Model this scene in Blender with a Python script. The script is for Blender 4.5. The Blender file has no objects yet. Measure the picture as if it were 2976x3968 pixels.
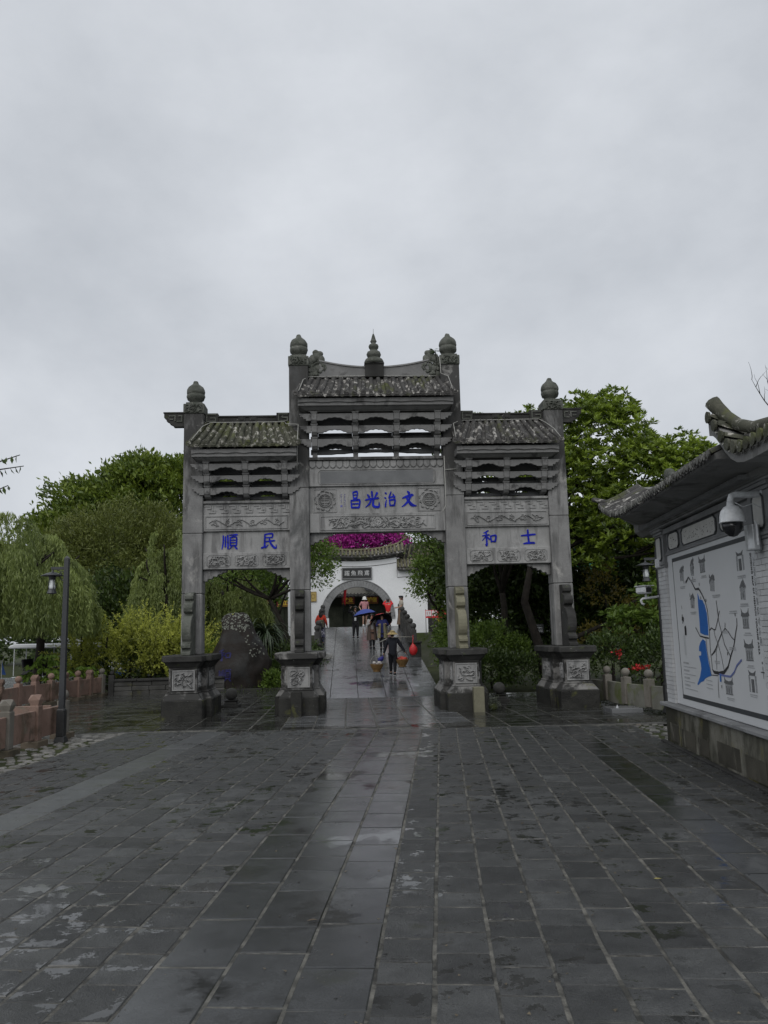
import bpy, bmesh, math, random
import numpy as np
from mathutils import Vector, Matrix, noise
from mathutils.bvhtree import BVHTree

sc = bpy.context.scene
COL = sc.collection
rad = math.radians
# ------------------------------------------------------------------ camera, light, exposure
CAM_Z = 2.05
pitch = math.atan(121.0 / 799.0); roll = 0.024
F = Vector((0, math.cos(pitch), math.sin(pitch))); R0 = Vector((1, 0, 0)); U0 = R0.cross(F)
Rv = R0 * math.cos(roll) - U0 * math.sin(roll); Uv = U0 * math.cos(roll) + R0 * math.sin(roll)
cam_d = bpy.data.cameras.new('camera'); cam = bpy.data.objects.new('camera', cam_d); COL.objects.link(cam)
cam_d.sensor_fit = 'VERTICAL'; cam_d.sensor_height = 36.0; cam_d.lens = 36.0 * 799 / 1024
cam_d.clip_start = 0.1; cam_d.clip_end = 2000
cam.matrix_world = Matrix(((Rv.x, Uv.x, -F.x, 0), (Rv.y, Uv.y, -F.y, 0), (Rv.z, Uv.z, -F.z, CAM_Z), (0, 0, 0, 1)))
sc.camera = cam

SUN_EL, SUN_AZ = rad(42), rad(194)
world = bpy.data.worlds.new('World'); sc.world = world; world.use_nodes = True
wn, wl = world.node_tree.nodes, world.node_tree.links; wn.clear()
wout = wn.new('ShaderNodeOutputWorld'); wbg = wn.new('ShaderNodeBackground'); wbg.inputs['Strength'].default_value = 0.1
sky = wn.new('ShaderNodeTexSky'); sky.sky_type = 'NISHITA'; sky.sun_disc = False
sky.sun_elevation = SUN_EL; sky.sun_rotation = SUN_AZ; sky.air_density = 1.0; sky.dust_density = 3.0
wtc = wn.new('ShaderNodeTexCoord')
wmap = wn.new('ShaderNodeMapping'); wmap.inputs['Scale'].default_value = (1.0, 1.0, 1.45); wmap.inputs['Location'].default_value = (0.9, 0.5, 0.15)
wl.new(wtc.outputs['Generated'], wmap.inputs['Vector'])
wno = wn.new('ShaderNodeTexNoise'); wno.inputs['Scale'].default_value = 2.0; wno.inputs['Detail'].default_value = 6; wno.inputs['Roughness'].default_value = 0.5
wno.inputs['Distortion'].default_value = 0.15
wl.new(wmap.outputs[0], wno.inputs['Vector'])
wr = wn.new('ShaderNodeValToRGB')
wr.color_ramp.elements[0].position = 0.30; wr.color_ramp.elements[0].color = (5.1, 5.4, 5.85, 1)
wr.color_ramp.elements[1].position = 0.70; wr.color_ramp.elements[1].color = (7.5, 7.8, 8.25, 1)
wn2 = wn.new('ShaderNodeTexNoise'); wn2.inputs['Scale'].default_value = 6.5; wn2.inputs['Detail'].default_value = 7; wn2.inputs['Roughness'].default_value = .6
wl.new(wmap.outputs[0], wn2.inputs['Vector'])
wma = wn.new('ShaderNodeMath'); wma.operation = 'MULTIPLY_ADD'; wl.new(wn2.outputs['Fac'], wma.inputs[0]); wma.inputs[1].default_value = .30; wl.new(wno.outputs['Fac'], wma.inputs[2])
wmb = wn.new('ShaderNodeMath'); wmb.operation = 'SUBTRACT'; wl.new(wma.outputs[0], wmb.inputs[0]); wmb.inputs[1].default_value = .15
wl.new(wmb.outputs[0], wr.inputs['Fac'])
wmx = wn.new('ShaderNodeMix'); wmx.data_type = 'RGBA'; wmx.inputs['Factor'].default_value = 0.95
wl.new(sky.outputs[0], wmx.inputs[6]); wl.new(wr.outputs[0], wmx.inputs[7])
wl.new(wmx.outputs[2], wbg.inputs['Color']); wl.new(wbg.outputs[0], wout.inputs[0])

sun_d = bpy.data.lights.new('sun', 'SUN'); sun = bpy.data.objects.new('sun', sun_d); COL.objects.link(sun)
sun_d.energy = 1.5; sun_d.angle = rad(60); sun_d.color = (1.0, 0.97, 0.93)
sd = Vector((math.sin(SUN_AZ) * math.cos(SUN_EL), math.cos(SUN_AZ) * math.cos(SUN_EL), math.sin(SUN_EL)))
sun.rotation_euler = sd.to_track_quat('Z', 'Y').to_euler(); sun.location = (0, 0, 30)
vs = sc.view_settings; vs.view_transform = 'Standard'; vs.look = 'None'; vs.exposure = 0.0; vs.gamma = 1.0; vs.use_curve_mapping = False
sc.cycles.max_bounces = 6; sc.cycles.diffuse_bounces = 3; sc.cycles.glossy_bounces = 3; sc.cycles.transparent_max_bounces = 4
sc.cycles.sample_clamp_indirect = 4.0

# ------------------------------------------------------------------ mesh builder
class MB:
    def __init__(s): s.v = []; s.f = []; s.m = []; s.M = None; s.mi = 0
    def add(s, vs_, fs, mi=None):
        n = len(s.v)
        for p in vs_:
            p = Vector(p)
            if s.M is not None: p = s.M @ p
            s.v.append((p.x, p.y, p.z))
        for f in fs:
            s.f.append(tuple(i + n for i in f)); s.m.append(s.mi if mi is None else mi)
        return s
    def box(s, x0, x1, y0, y1, z0, z1, mi=None):
        return s.frus(x0, x1, y0, y1, z0, x0, x1, y0, y1, z1, mi)
    def frus(s, a0, a1, b0, b1, z0, c0, c1, d0, d1, z1, mi=None):
        return s.add([(a0,b0,z0),(a1,b0,z0),(a1,b1,z0),(a0,b1,z0),(c0,d0,z1),(c1,d0,z1),(c1,d1,z1),(c0,d1,z1)],
                     [(3,2,1,0),(4,5,6,7),(0,1,5,4),(1,2,6,5),(2,3,7,6),(3,0,4,7)], mi)
    def cbox(s, c, sz, mi=None):
        return s.box(c[0]-sz[0]/2, c[0]+sz[0]/2, c[1]-sz[1]/2, c[1]+sz[1]/2, c[2]-sz[2]/2, c[2]+sz[2]/2, mi)
    def prism(s, poly, ax, t0, t1, mi=None):
        # poly of (p,q); ax 'y': (p,t,q); 'x': (t,p,q); 'z': (p,q,t)
        g = {'y': lambda p, q, t: (p, t, q), 'x': lambda p, q, t: (t, p, q), 'z': lambda p, q, t: (p, q, t)}[ax]
        n = len(poly)
        area = sum(poly[i][0]*poly[(i+1)%n][1]-poly[(i+1)%n][0]*poly[i][1] for i in range(n))
        if area < 0: poly = poly[::-1]
        vs_ = [g(p, q, t0) for p, q in poly] + [g(p, q, t1) for p, q in poly]
        fs = [tuple(range(n)), tuple(range(2*n-1, n-1, -1))] + [(i, n+i, n+(i+1) % n, (i+1) % n) for i in range(n)]
        if ax in ('x', 'z'): fs = [f[::-1] for f in fs]
        return s.add(vs_, fs, mi)
    def lathe(s, prof, n=12, c=(0, 0, 0), sx=1, sy=1, mi=None, rot=0, wob=0):
        vs_ = []; fs = []
        for r, z in prof:
            for k in range(n):
                a = 2*math.pi*k/n + rot
                rr = r*(1+wob*math.sin(a*5+z*3))
                vs_.append((c[0]+rr*math.cos(a)*sx, c[1]+rr*math.sin(a)*sy, c[2]+z))
        for i in range(len(prof)-1):
            for k in range(n):
                fs.append((i*n+k, i*n+(k+1) % n, (i+1)*n+(k+1) % n, (i+1)*n+k))
        if prof[0][0] > 1e-4: fs.append(tuple(range(n-1, -1, -1)))
        if prof[-1][0] > 1e-4: fs.append(tuple((len(prof)-1)*n+k for k in range(n)))
        return s.add(vs_, fs, mi)
    def ball(s, c, r, n=12, m=8, sz=1, sx=1, sy=1, mi=None):
        return s.lathe([(r*math.sin(math.pi*i/m)+1e-5, -r*sz*math.cos(math.pi*i/m)) for i in range(m+1)], n, c, sx, sy, mi)
    def tube(s, path, rr, n=6, mi=None):
        P = [Vector(p) for p in path]
        if not hasattr(rr, '__len__'): rr = [rr]*len(P)
        vs_ = []; fs = []
        t = (P[1]-P[0]).normalized(); up = Vector((0, 0, 1)) if abs(t.z) < .9 else Vector((1, 0, 0))
        a = t.cross(up).normalized()
        for i, p in enumerate(P):
            t = (P[min(i+1, len(P)-1)]-P[max(i-1, 0)]).normalized()
            a = (a - t*a.dot(t)).normalized(); b = t.cross(a)
            for k in range(n):
                th = 2*math.pi*k/n
                vs_.append(p + (a*math.cos(th)+b*math.sin(th))*rr[i])
        for i in range(len(P)-1):
            for k in range(n):
                fs.append((i*n+k, i*n+(k+1) % n, (i+1)*n+(k+1) % n, (i+1)*n+k))
        fs.append(tuple(range(n-1, -1, -1))); fs.append(tuple((len(P)-1)*n+k for k in range(n)))
        return s.add(vs_, fs, mi)
    def mesh(s, name, mats, bevel=0, smooth=False, org=None, jit=0, jsc=3.0):
        me = bpy.data.meshes.new(name)
        V = s.v
        if org: V = [(x-org[0], y-org[1], z-org[2]) for x, y, z in V]
        me.from_pydata(V, [], s.f)
        for m in mats: me.materials.append(m)
        if len(mats) > 1: me.polygons.foreach_set('material_index', s.m)
        if bevel:
            bm = bmesh.new(); bm.from_mesh(me)
            es = [e for e in bm.edges if len(e.link_faces) == 2 and e.calc_face_angle(0) > 0.5]
            bmesh.ops.bevel(bm, geom=es, offset=bevel, segments=1, affect='EDGES', clamp_overlap=True)
            bm.to_mesh(me); bm.free()
        if jit:
            for v in me.vertices:
                d = noise.noise_vector(v.co*jsc); v.co += d*jit
        if smooth:
            me.polygons.foreach_set('use_smooth', [True]*len(me.polygons))
        me.update()
        return me

def link(name, data, parent=None, loc=(0, 0, 0), rz=0.0, M=None):
    o = bpy.data.objects.new(name, data); COL.objects.link(o)
    if M is not None: o.matrix_local = M
    else: o.location = loc; o.rotation_euler = (0, 0, rz)
    if parent: o.parent = parent
    return o
def obj(name, mb, mats, parent=None, loc=(0, 0, 0), rz=0.0, **k):
    if not isinstance(mats, (list, tuple)): mats = [mats]
    return link(name, mb.mesh(name, mats, **k), parent, loc, rz)
def tag(o, label, cat, group=None):
    o['label'] = label; o['category'] = cat
    if group: o['group'] = group
    return o
def thing(name, label, cat, loc=(0, 0, 0), rz=0.0, group=None):
    return tag(link(name, None, None, loc, rz), label, cat, group)
def kind(o, k): o['kind'] = k; return o
def kids(o): return [c for c in bpy.data.objects if c.parent == o]
def dup(root, loc, rz, label=None, kids_=None):
    r = root.copy(); COL.objects.link(r); r.location = loc; r.rotation_euler = (0, 0, rz)
    if label: r['label'] = label
    for ch in kids(root):
        if ch is r: continue
        c = ch.copy(); COL.objects.link(c); c.parent = r
        for g in kids(ch):
            d = g.copy(); COL.objects.link(d); d.parent = c
    return r
rnd = random.Random(7)
def U(a, b): return rnd.uniform(a, b)

# ------------------------------------------------------------------ materials
def nt(name):
    m = bpy.data.materials.new(name); m.use_nodes = True
    n, l = m.node_tree.nodes, m.node_tree.links
    return m, n, l, n['Principled BSDF']
def noise_node(n, l, vec, scale, detail=4, rough=0.55, dist=0.0):
    t = n.new('ShaderNodeTexNoise'); t.inputs['Scale'].default_value = scale
    t.inputs['Detail'].default_value = detail; t.inputs['Roughness'].default_value = rough; t.inputs['Distortion'].default_value = dist
    l.new(vec, t.inputs['Vector']); return t.outputs['Fac']
def mapr(n, l, val, lo, hi, a=0.0, b=1.0):
    r = n.new('ShaderNodeMapRange'); l.new(val, r.inputs[0])
    for i, x in enumerate((lo, hi, a, b)): r.inputs[i+1].default_value = x
    return r.outputs[0]
def mixc(n, l, fac, a, b):
    x = n.new('ShaderNodeMix'); x.data_type = 'RGBA'
    if isinstance(fac, (int, float)): x.inputs[0].default_value = fac
    else: l.new(fac, x.inputs[0])
    for i, c in ((6, a), (7, b)):
        if isinstance(c, tuple): x.inputs[i].default_value = (*c, 1)
        else: l.new(c, x.inputs[i])
    return x.outputs[2]
def mul(n, l, a, b, op='MULTIPLY'):
    x = n.new('ShaderNodeMath'); x.operation = op
    for i, c in ((0, a), (1, b)):
        if isinstance(c, (int, float)): x.inputs[i].default_value = c
        else: l.new(c, x.inputs[i])
    return x.outputs[0]
def posn(n, l, sc_=(1, 1, 1)):
    g = n.new('ShaderNodeNewGeometry'); mp = n.new('ShaderNodeMapping'); mp.inputs['Scale'].default_value = sc_
    l.new(g.outputs['Position'], mp.inputs['Vector']); return mp.outputs[0]
def stone(name, c1, c2, scale=3.0, rough=0.75, bump=0.25, fine=60, spots=(), streak=None, var=0.12, wet=0.0, soot=None):
    """c1/c2 mottled; spots = (colour, scale, lo, hi[, vertical stretch]); streak = colour of vertical runs."""
    m, n, l, b = nt(name)
    p = posn(n, l)
    col = mixc(n, l, mapr(n, l, noise_node(n, l, p, scale, 6, .6), .35, .65), c1, c2)
    f2 = noise_node(n, l, p, fine, 3)
    col = mixc(n, l, mapr(n, l, f2, .3, .7, 0, .35), col, tuple(x*.55 for x in c1))
    if streak:
        ps = posn(n, l, (2.6, 2.6, .33))
        st = mapr(n, l, noise_node(n, l, ps, 1.5, 5, .65, .3), .52, .66, 0, .8)
        col = mixc(n, l, st, col, streak)
    if soot:      # black crust of lichen and soot on the parts that stand out in the rain
        sx = n.new('ShaderNodeSeparateXYZ'); l.new(p, sx.inputs[0])
        zz = mapr(n, l, sx.outputs['Z'], soot[1], soot[2], -.22, .16)
        sf = mul(n, l, noise_node(n, l, posn(n, l, (1.6, 1.6, .5)), 1.2, 6, .65, .4), zz, 'ADD')
        col = mixc(n, l, mapr(n, l, sf, .46, .60, 0, .85), col, soot[0])
    for s_ in spots:
        ps = posn(n, l, (1, 1, s_[4])) if len(s_) > 4 else p
        sp = mapr(n, l, noise_node(n, l, ps, s_[1], 5, .68, .4), s_[2], s_[3], 0, .9)
        col = mixc(n, l, sp, col, s_[0])
    if var:
        oi = n.new('ShaderNodeObjectInfo')
        hs = n.new('ShaderNodeHueSaturation'); l.new(mapr(n, l, oi.outputs['Random'], 0, 1, 1-var, 1+var), hs.inputs['Value'])
        l.new(col, hs.inputs['Color']); col = hs.outputs[0]
    l.new(col, b.inputs['Base Color'])
    rr = mapr(n, l, noise_node(n, l, p, scale*2, 3), .35, .65, max(.05, rough-wet-.08), rough+.08)
    l.new(rr, b.inputs['Roughness']); b.inputs['Specular IOR Level'].default_value = .2 if rough > .55 else .4
    bp = n.new('ShaderNodeBump'); bp.inputs['Strength'].default_value = bump; bp.inputs['Distance'].default_value = .02
    h = mul(n, l, noise_node(n, l, p, fine*.4, 5, .65), f2, 'ADD'); l.new(h, bp.inputs['Height']); l.new(bp.outputs[0], b.inputs['Normal'])
    return m
def plain(name, c, rough=.6, metal=0, var=0.0, nz=0.15, nsc=20, emis=None, spec=None):
    m, n, l, b = nt(name)
    p = posn(n, l)
    col = mixc(n, l, mapr(n, l, noise_node(n, l, p, nsc, 4), .3, .7, 0, 1), tuple(x*(1-nz) for x in c), tuple(min(1, x*(1+nz)) for x in c))
    if var:
        oi = n.new('ShaderNodeObjectInfo'); hs = n.new('ShaderNodeHueSaturation')
        l.new(mapr(n, l, oi.outputs['Random'], 0, 1, 1-var, 1+var), hs.inputs['Value']); l.new(col, hs.inputs['Color']); col = hs.outputs[0]
    l.new(col, b.inputs['Base Color']); b.inputs['Roughness'].default_value = rough; b.inputs['Metallic'].default_value = metal
    if spec is not None: b.inputs['Specular IOR Level'].default_value = spec
    return m
def paving(name, c1, c2, rough, pud_sc, lo, hi, bump=.5, pit=70, rvar=.12, var=.14, plo=.04):
    """wet stone; thin films of water lie in sharp-edged flaked patches"""
    m, n, l, b = nt(name)
    p = posn(n, l)
    big = noise_node(n, l, p, .55, 3)
    col = mixc(n, l, mapr(n, l, noise_node(n, l, p, 4, 6, .65), .3, .7), c1, c2)
    pit_ = noise_node(n, l, p, pit, 4, .7)
    col = mixc(n, l, mapr(n, l, pit_, .45, .72, 0, .6), col, tuple(x*.45 for x in c1))
    oi = n.new('ShaderNodeObjectInfo'); hs = n.new('ShaderNodeHueSaturation')
    l.new(mapr(n, l, oi.outputs['Random'], 0, 1, 1-var, 1+var), hs.inputs['Value']); l.new(col, hs.inputs['Color']); col = hs.outputs[0]
    fl = noise_node(n, l, p, pud_sc, 9, .72, .25)
    fl = mul(n, l, fl, mapr(n, l, big, .35, .65, -.06, .06), 'ADD')
    pm = mapr(n, l, fl, lo, hi)
    mg = mapr(n, l, noise_node(n, l, p, 1.3, 5, .6), .63, .72, 0, .55)
    col = mixc(n, l, mg, col, (.035, .038, .018))
    colw = mixc(n, l, pm, col, mixc(n, l, .5, col, (.016, .016, .014)))
    l.new(colw, b.inputs['Base Color'])
    r0 = mapr(n, l, noise_node(n, l, p, 2.2, 5), .3, .7, rough-rvar, rough+rvar)
    l.new(mapr(n, l, pm, 0, 1, .30 if rough > .3 else .5, .5), b.inputs['Specular IOR Level'])
    rm = n.new('ShaderNodeMix'); rm.data_type = 'FLOAT'; l.new(pm, rm.inputs[0]); l.new(r0, rm.inputs[2]); rm.inputs[3].default_value = plo
    l.new(rm.outputs[0], b.inputs['Roughness'])
    bp = n.new('ShaderNodeBump'); bp.inputs['Distance'].default_value = .012
    l.new(mapr(n, l, pm, 0, 1, bump, 0.02), bp.inputs['Strength'])
    l.new(mul(n, l, noise_node(n, l, p, pit*.35, 6, .7), pit_, 'ADD'), bp.inputs['Height']); l.new(bp.outputs[0], b.inputs['Normal'])
    return m
def leafmat(name, dark, light, trans=.25, rough=.5):
    m, n, l, b = nt(name)
    a = n.new('ShaderNodeAttribute'); a.attribute_name = 'tint'
    col = mixc(n, l, a.outputs['Fac'], dark, light)
    l.new(col, b.inputs['Base Color']); b.inputs['Roughness'].default_value = rough
    t = n.new('ShaderNodeBsdfTranslucent'); l.new(col, t.inputs['Color'])
    ms = n.new('ShaderNodeMixShader'); ms.inputs[0].default_value = trans
    l.new(b.outputs[0], ms.inputs[1]); l.new(t.outputs[0], ms.inputs[2]); l.new(ms.outputs[0], n['Material Output'].inputs['Surface'])
    return m

M_gate = stone('weathered_grey_stone', (.17, .17, .17), (.28, .28, .277), 1.6, .8, .3, 55,
               spots=[((.075, .077, .078), 1.1, .56, .70, .6), ((.36, .355, .34), 1.7, .58, .70, .7)], streak=(.065, .065, .064), var=.12, soot=((.030, .030, .029), 4.5, 7.4))
M_panel = stone('carved_grey_stone', (.235, .237, .235), (.32, .32, .318), 2.2, .8, .2, 70, spots=[((.10, .10, .10), 1.4, .54, .70, .5)], streak=(.12, .12, .12), var=.10)
M_panel_dk = stone('dark_panel_stone', (.13, .135, .14), (.17, .175, .18), 2.2, .8, .2, 70, var=.04)
M_dark = stone('blackened_stone', (.026, .026, .025), (.060, .060, .058), 2.5, .8, .4, 45, spots=[((.30, .30, .28), 9, .66, .72), ((.06, .075, .03), 3, .6, .72)], var=.1)
M_ornament = stone('lichened_ornament_stone', (.07, .078, .065), (.15, .155, .14), 5, .85, .7, 40, spots=[((.28, .28, .25), 12, .62, .70), ((.035, .035, .033), 4, .6, .7)], var=.1)
M_ped = stone('pedestal_stone', (.15, .15, .148), (.23, .225, .215), 1.8, .75, .35, 50, spots=[((.022, .022, .021), 1.3, .45, .54), ((.11, .11, .05), 2.4, .64, .74)], var=.1)
M_pedblk = stone('mossy_black_stone', (.016, .016, .015), (.042, .042, .038), 2.4, .65, .6, 35, spots=[((.20, .20, .19), 14, .67, .72), ((.085, .09, .028), 2.2, .58, .68)], var=.1)
M_pedyel = stone('yellow_stained_stone', (.16, .155, .11), (.23, .22, .16), 2.4, .75, .3, 45, spots=[((.05, .05, .035), 2.6, .58, .7)])
M_tile = stone('grey_roof_tile', (.048, .047, .046), (.085, .083, .08), 4, .75, .5, 30, spots=[((.33, .32, .30), 5.5, .555, .61), ((.07, .08, .025), 1.3, .56, .70)], var=.3)
M_tile_mossy = stone('mossy_roof_tile', (.052, .055, .04), (.09, .09, .07), 4, .8, .5, 30, spots=[((.085, .098, .024), .9, .50, .66), ((.33, .32, .29), 5.5, .55, .61)], var=.3)
M_blue = plain('blue_inscription_paint', (.006, .014, .30), .8, nz=.5, nsc=9, spec=.2)
M_fence = stone('pink_granite', (.19, .125, .10), (.27, .185, .15), 1.7, .7, .25, 60, spots=[((.09, .065, .045), 1.3, .50, .64), ((.15, .14, .11), 2.0, .58, .70), ((.05, .045, .035), 1.6, .60, .70, .4)], var=.16)
M_fence_gr = stone('grey_granite_post', (.15, .14, .12), (.22, .205, .18), 2.5, .7, .2, 80, spots=[((.10, .10, .05), 2.0, .58, .7)], var=.1)
M_white = stone('white_lime_plaster', (.74, .76, .78), (.80, .82, .84), .8, .85, .06, 30, spots=[((.55, .57, .58), .8, .6, .8, .4)], var=0)
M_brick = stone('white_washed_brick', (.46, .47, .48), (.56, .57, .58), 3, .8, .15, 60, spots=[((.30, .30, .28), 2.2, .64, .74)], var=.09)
M_brickside = stone('shaded_side_brick', (.33, .34, .35), (.42, .43, .44), 3, .8, .15, 60, var=.09)  # same whitewashed brick, with the shade of the pillar's return face put into its colour
M_plinth = stone('stained_plinth_render', (.13, .125, .10), (.22, .215, .185), 1.2, .75, .2, 60, spots=[((.025, .025, .017), 1.0, .40, .54, .5), ((.30, .30, .27), 5, .66, .72, .3), ((.13, .12, .05), 1.5, .58, .7)], var=0)
M_cornice = stone('grey_cornice_brick', (.20, .205, .21), (.28, .285, .29), 2.0, .8, .2, 60, spots=[((.08, .08, .08), 1.2, .58, .74)], var=.05)
M_wood = stone('tree_bark', (.014, .012, .010), (.034, .029, .024), 6, .85, .6, 30, var=.15)
M_soil = stone('soil_and_grass', (.028, .035, .014), (.055, .065, .022), 1.4, .9, .5, 25, var=0)
M_conc = stone('wet_concrete', (.13, .135, .14), (.18, .185, .19), 1.2, .35, .1, 50, var=0, wet=.15)
M_rock = stone('wet_boulder_rock', (.012, .0105, .009), (.030, .024, .021), 1.2, .6, .6, 30, spots=[((.035, .036, .036), .9, .5, .66), ((.085, .085, .028), 1.6, .64, .74)], var=0)
M_pave = paving('wet_rough_paving', (.040, .042, .043), (.085, .088, .088), .38, 3.2, .56, .575, 1.0, 75, var=.32, plo=.05)
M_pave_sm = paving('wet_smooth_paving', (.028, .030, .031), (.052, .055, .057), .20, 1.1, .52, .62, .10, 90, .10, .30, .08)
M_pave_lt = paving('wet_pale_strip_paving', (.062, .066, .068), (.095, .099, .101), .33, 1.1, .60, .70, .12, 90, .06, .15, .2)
M_terr = paving('wet_terrace_paving', (.022, .023, .021), (.045, .046, .043), .22, 1.5, .48, .56, .3, 60, .12, .25, .04)
M_deck = paving('wet_bridge_slab', (.088, .092, .096), (.13, .135, .14), .20, 2.2, .50, .64, .10, 60, .08, .14, .06)
M_grout = stone('grout_and_grit', (.05, .05, .045), (.19, .185, .165), 5, .7, .4, 60, spots=[((.03, .03, .028), 4, .5, .6)], var=0)
M_metal_dk = plain('dark_painted_metal', (.035, .038, .042), .4, .2)
M_whitepl = plain('white_painted_metal', (.62, .64, .66), .35)
M_black = plain('black_gloss', (.012, .013, .015), .15)
M_blackcloth = plain('black_cloth', (.014, .014, .017), .85)
M_skin = plain('skin', (.42, .26, .19), .6)
M_hair = plain('black_hair', (.016, .012, .011), .5)

# ------------------------------------------------------------------ frames
GA = rad(2.75)
GO = Vector((-0.19 * math.cos(GA), 22.5 - 0.19 * math.sin(GA), 0))
def GW(a, b, z=0): return Vector((GO.x + a*math.cos(GA) - b*math.sin(GA), GO.y + a*math.sin(GA) + b*math.cos(GA), z))
PH = math.atan(0.0669)
def PW(la, lo, z=0): return Vector((la*math.cos(PH) + lo*math.sin(PH), -la*math.sin(PH) + lo*math.cos(PH), z))
# ------------------------------------------------------------------ ground and paving
def sheet(name, pts, z, mat):
    mb = MB(); mb.add([(x, y, z) for x, y in pts], [tuple(range(len(pts)))])
    return kind(obj(name, mb, mat), 'structure')
sheet('ground', [(-900, -300), (900, -300), (900, 900), (-900, 900)], -0.06, M_soil)
sheet('left_path', [(-24, 2), (-7.0, 2), (-7.0, 18), (-8.5, 22), (-10.2, 30.4), (-12.8, 31.0), (-13.5, 48), (-34, 48)], -0.03, M_conc)

def cam_uv(P):
    d = Vector(P) - Vector((0, 0, CAM_Z)); z = d.dot(F)
    if z < .2: return None
    return (384 + 799*d.dot(Rv)/z, 512 - 799*d.dot(Uv)/z)
def in_frame(P, m=30):
    q = cam_uv(P)
    return q is not None and -m < q[0] < 768+m and -m < q[1] < 1024+m

def stone_meshes(name, mats, n=6, bev=.022, irr=.03):
    out = []
    for i in range(n):
        mb = MB()
        c = [(-.5+U(0, irr), -.5+U(0, irr)), (.5-U(0, irr), -.5+U(0, irr)), (.5-U(0, irr), .5-U(0, irr)), (-.5+U(0, irr), .5-U(0, irr))]
        m = [((c[k][0]+c[(k+1) % 4][0])/2 + U(-irr, irr)*.5, (c[k][1]+c[(k+1) % 4][1])/2 + U(-irr, irr)*.5) for k in range(4)]
        ring = [c[0], m[0], c[1], m[1], c[2], m[2], c[3], m[3]]
        lo = [(x, y, -.04) for x, y in ring]
        mid = [(x, y, -.007) for x, y in ring]
        top = [(x*(1-bev*1.6), y*(1-bev*1.6), U(-.0012, .0012)) for x, y in ring]
        fs = [tuple(range(16, 24))] + [(k, (k+1) % 8, 8+(k+1) % 8, 8+k) for k in range(8)] + [(8+k, 8+(k+1) % 8, 16+(k+1) % 8, 16+k) for k in range(8)]
        mb.add(lo+mid+top, fs)
        out.append(mb.mesh(name, mats))
    return out

def lay(parent_name, piece, cells, frame, mats_by, limit, base_rz, hgt=0.0, bed=None):
    """cells: (x0,x1,y0,y1,matkey) in frame coords; nearest in view become objects, others one joined part"""
    bedobj = bed
    ms = {k: stone_meshes(piece, [v], irr=.03 if k == 'rough' else .012) for k, v in mats_by.items()}
    ranked = []
    for c in cells:
        w = frame((c[0]+c[1])/2, (c[2]+c[3])/2)
        vis = in_frame(w)
        d = (w - Vector((0, 0, CAM_Z))).length
        area = (c[1]-c[0])*(c[3]-c[2])*CAM_Z/d**3
        ranked.append((-(area if vis else area*1e-3), c, w, vis))
    ranked.sort(key=lambda r: r[0])
    rest = {k: MB() for k in mats_by}
    n = 0
    inv = bedobj.matrix_world.inverted()
    for _, c, w, vis in ranked:
        sx, sy = (c[1]-c[0]), (c[3]-c[2])
        me = rnd.choice(ms[c[4]])
        z = hgt + U(-.003, .003)
        fl = rnd.choice((0, math.pi))
        if n < limit and vis:
            o = link(piece, me, bedobj)
            o.location = (w.x, w.y, z); o.rotation_euler = (U(-.006, .006), U(-.006, .006), base_rz+fl+U(-.004, .004)); o.scale = (sx-.014, sy-.005, 1)
            n += 1
        else:
            M = Matrix.Translation((w.x, w.y, z)) @ Matrix.Rotation(base_rz+fl, 4, 'Z') @ Matrix.Diagonal((sx-.011, sy-.011, 1, 1))
            mb = rest[c[4]]; mb.M = M
            mb.add([v.co for v in me.vertices], [tuple(p.vertices) for p in me.polygons])
    for k, mb in rest.items():
        if mb.v: mb.M = None; kind(obj(piece, mb, mats_by[k], bedobj), 'stuff')
    return n

def rows(y0, y1, a, b):
    out = []; y = y0
    while y < y1-.12:
        h = U(a, b); e = min(y+h, y1)
        if y1-e < .15: e = y1
        out.append((y, e)); y = e
    return out
cells = []
def cols(x0, x1, n, key, a, b, y0=2.4, y1=17.75):
    w = (x1-x0)/n
    for i in range(n):
        for r in rows(y0 + U(0, .2), y1, a, b): cells.append((x0+i*w, x0+(i+1)*w, r[0], r[1], key))
cols(-.47, 2.43, 8, 'rough', .3, .52)
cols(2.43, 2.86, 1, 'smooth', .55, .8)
cols(2.86, 3.98, 3, 'rough', .3, .5)
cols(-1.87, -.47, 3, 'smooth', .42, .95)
cols(-4.77, -1.87, 8, 'rough', .3, .52)
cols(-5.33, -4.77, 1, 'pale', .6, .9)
cols(-7.0, -5.33, 5, 'rough', .28, .45)
bed = MB(); pts = [PW(*p) for p in ((-7.05, 1.5), (4.0, 1.5), (4.0, 17.8), (-7.05, 17.8))]
bed.add([(p.x, p.y, -.006) for p in pts], [(0, 1, 2, 3)])
plaza = kind(obj('plaza_paving', bed, M_grout), 'structure')
lay('plaza_paving', 'paving_stone', cells, lambda x, y: PW(x, y), {'rough': M_pave, 'smooth': M_pave_sm, 'pale': M_pave_lt}, 300, -PH, bed=plaza)

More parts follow.
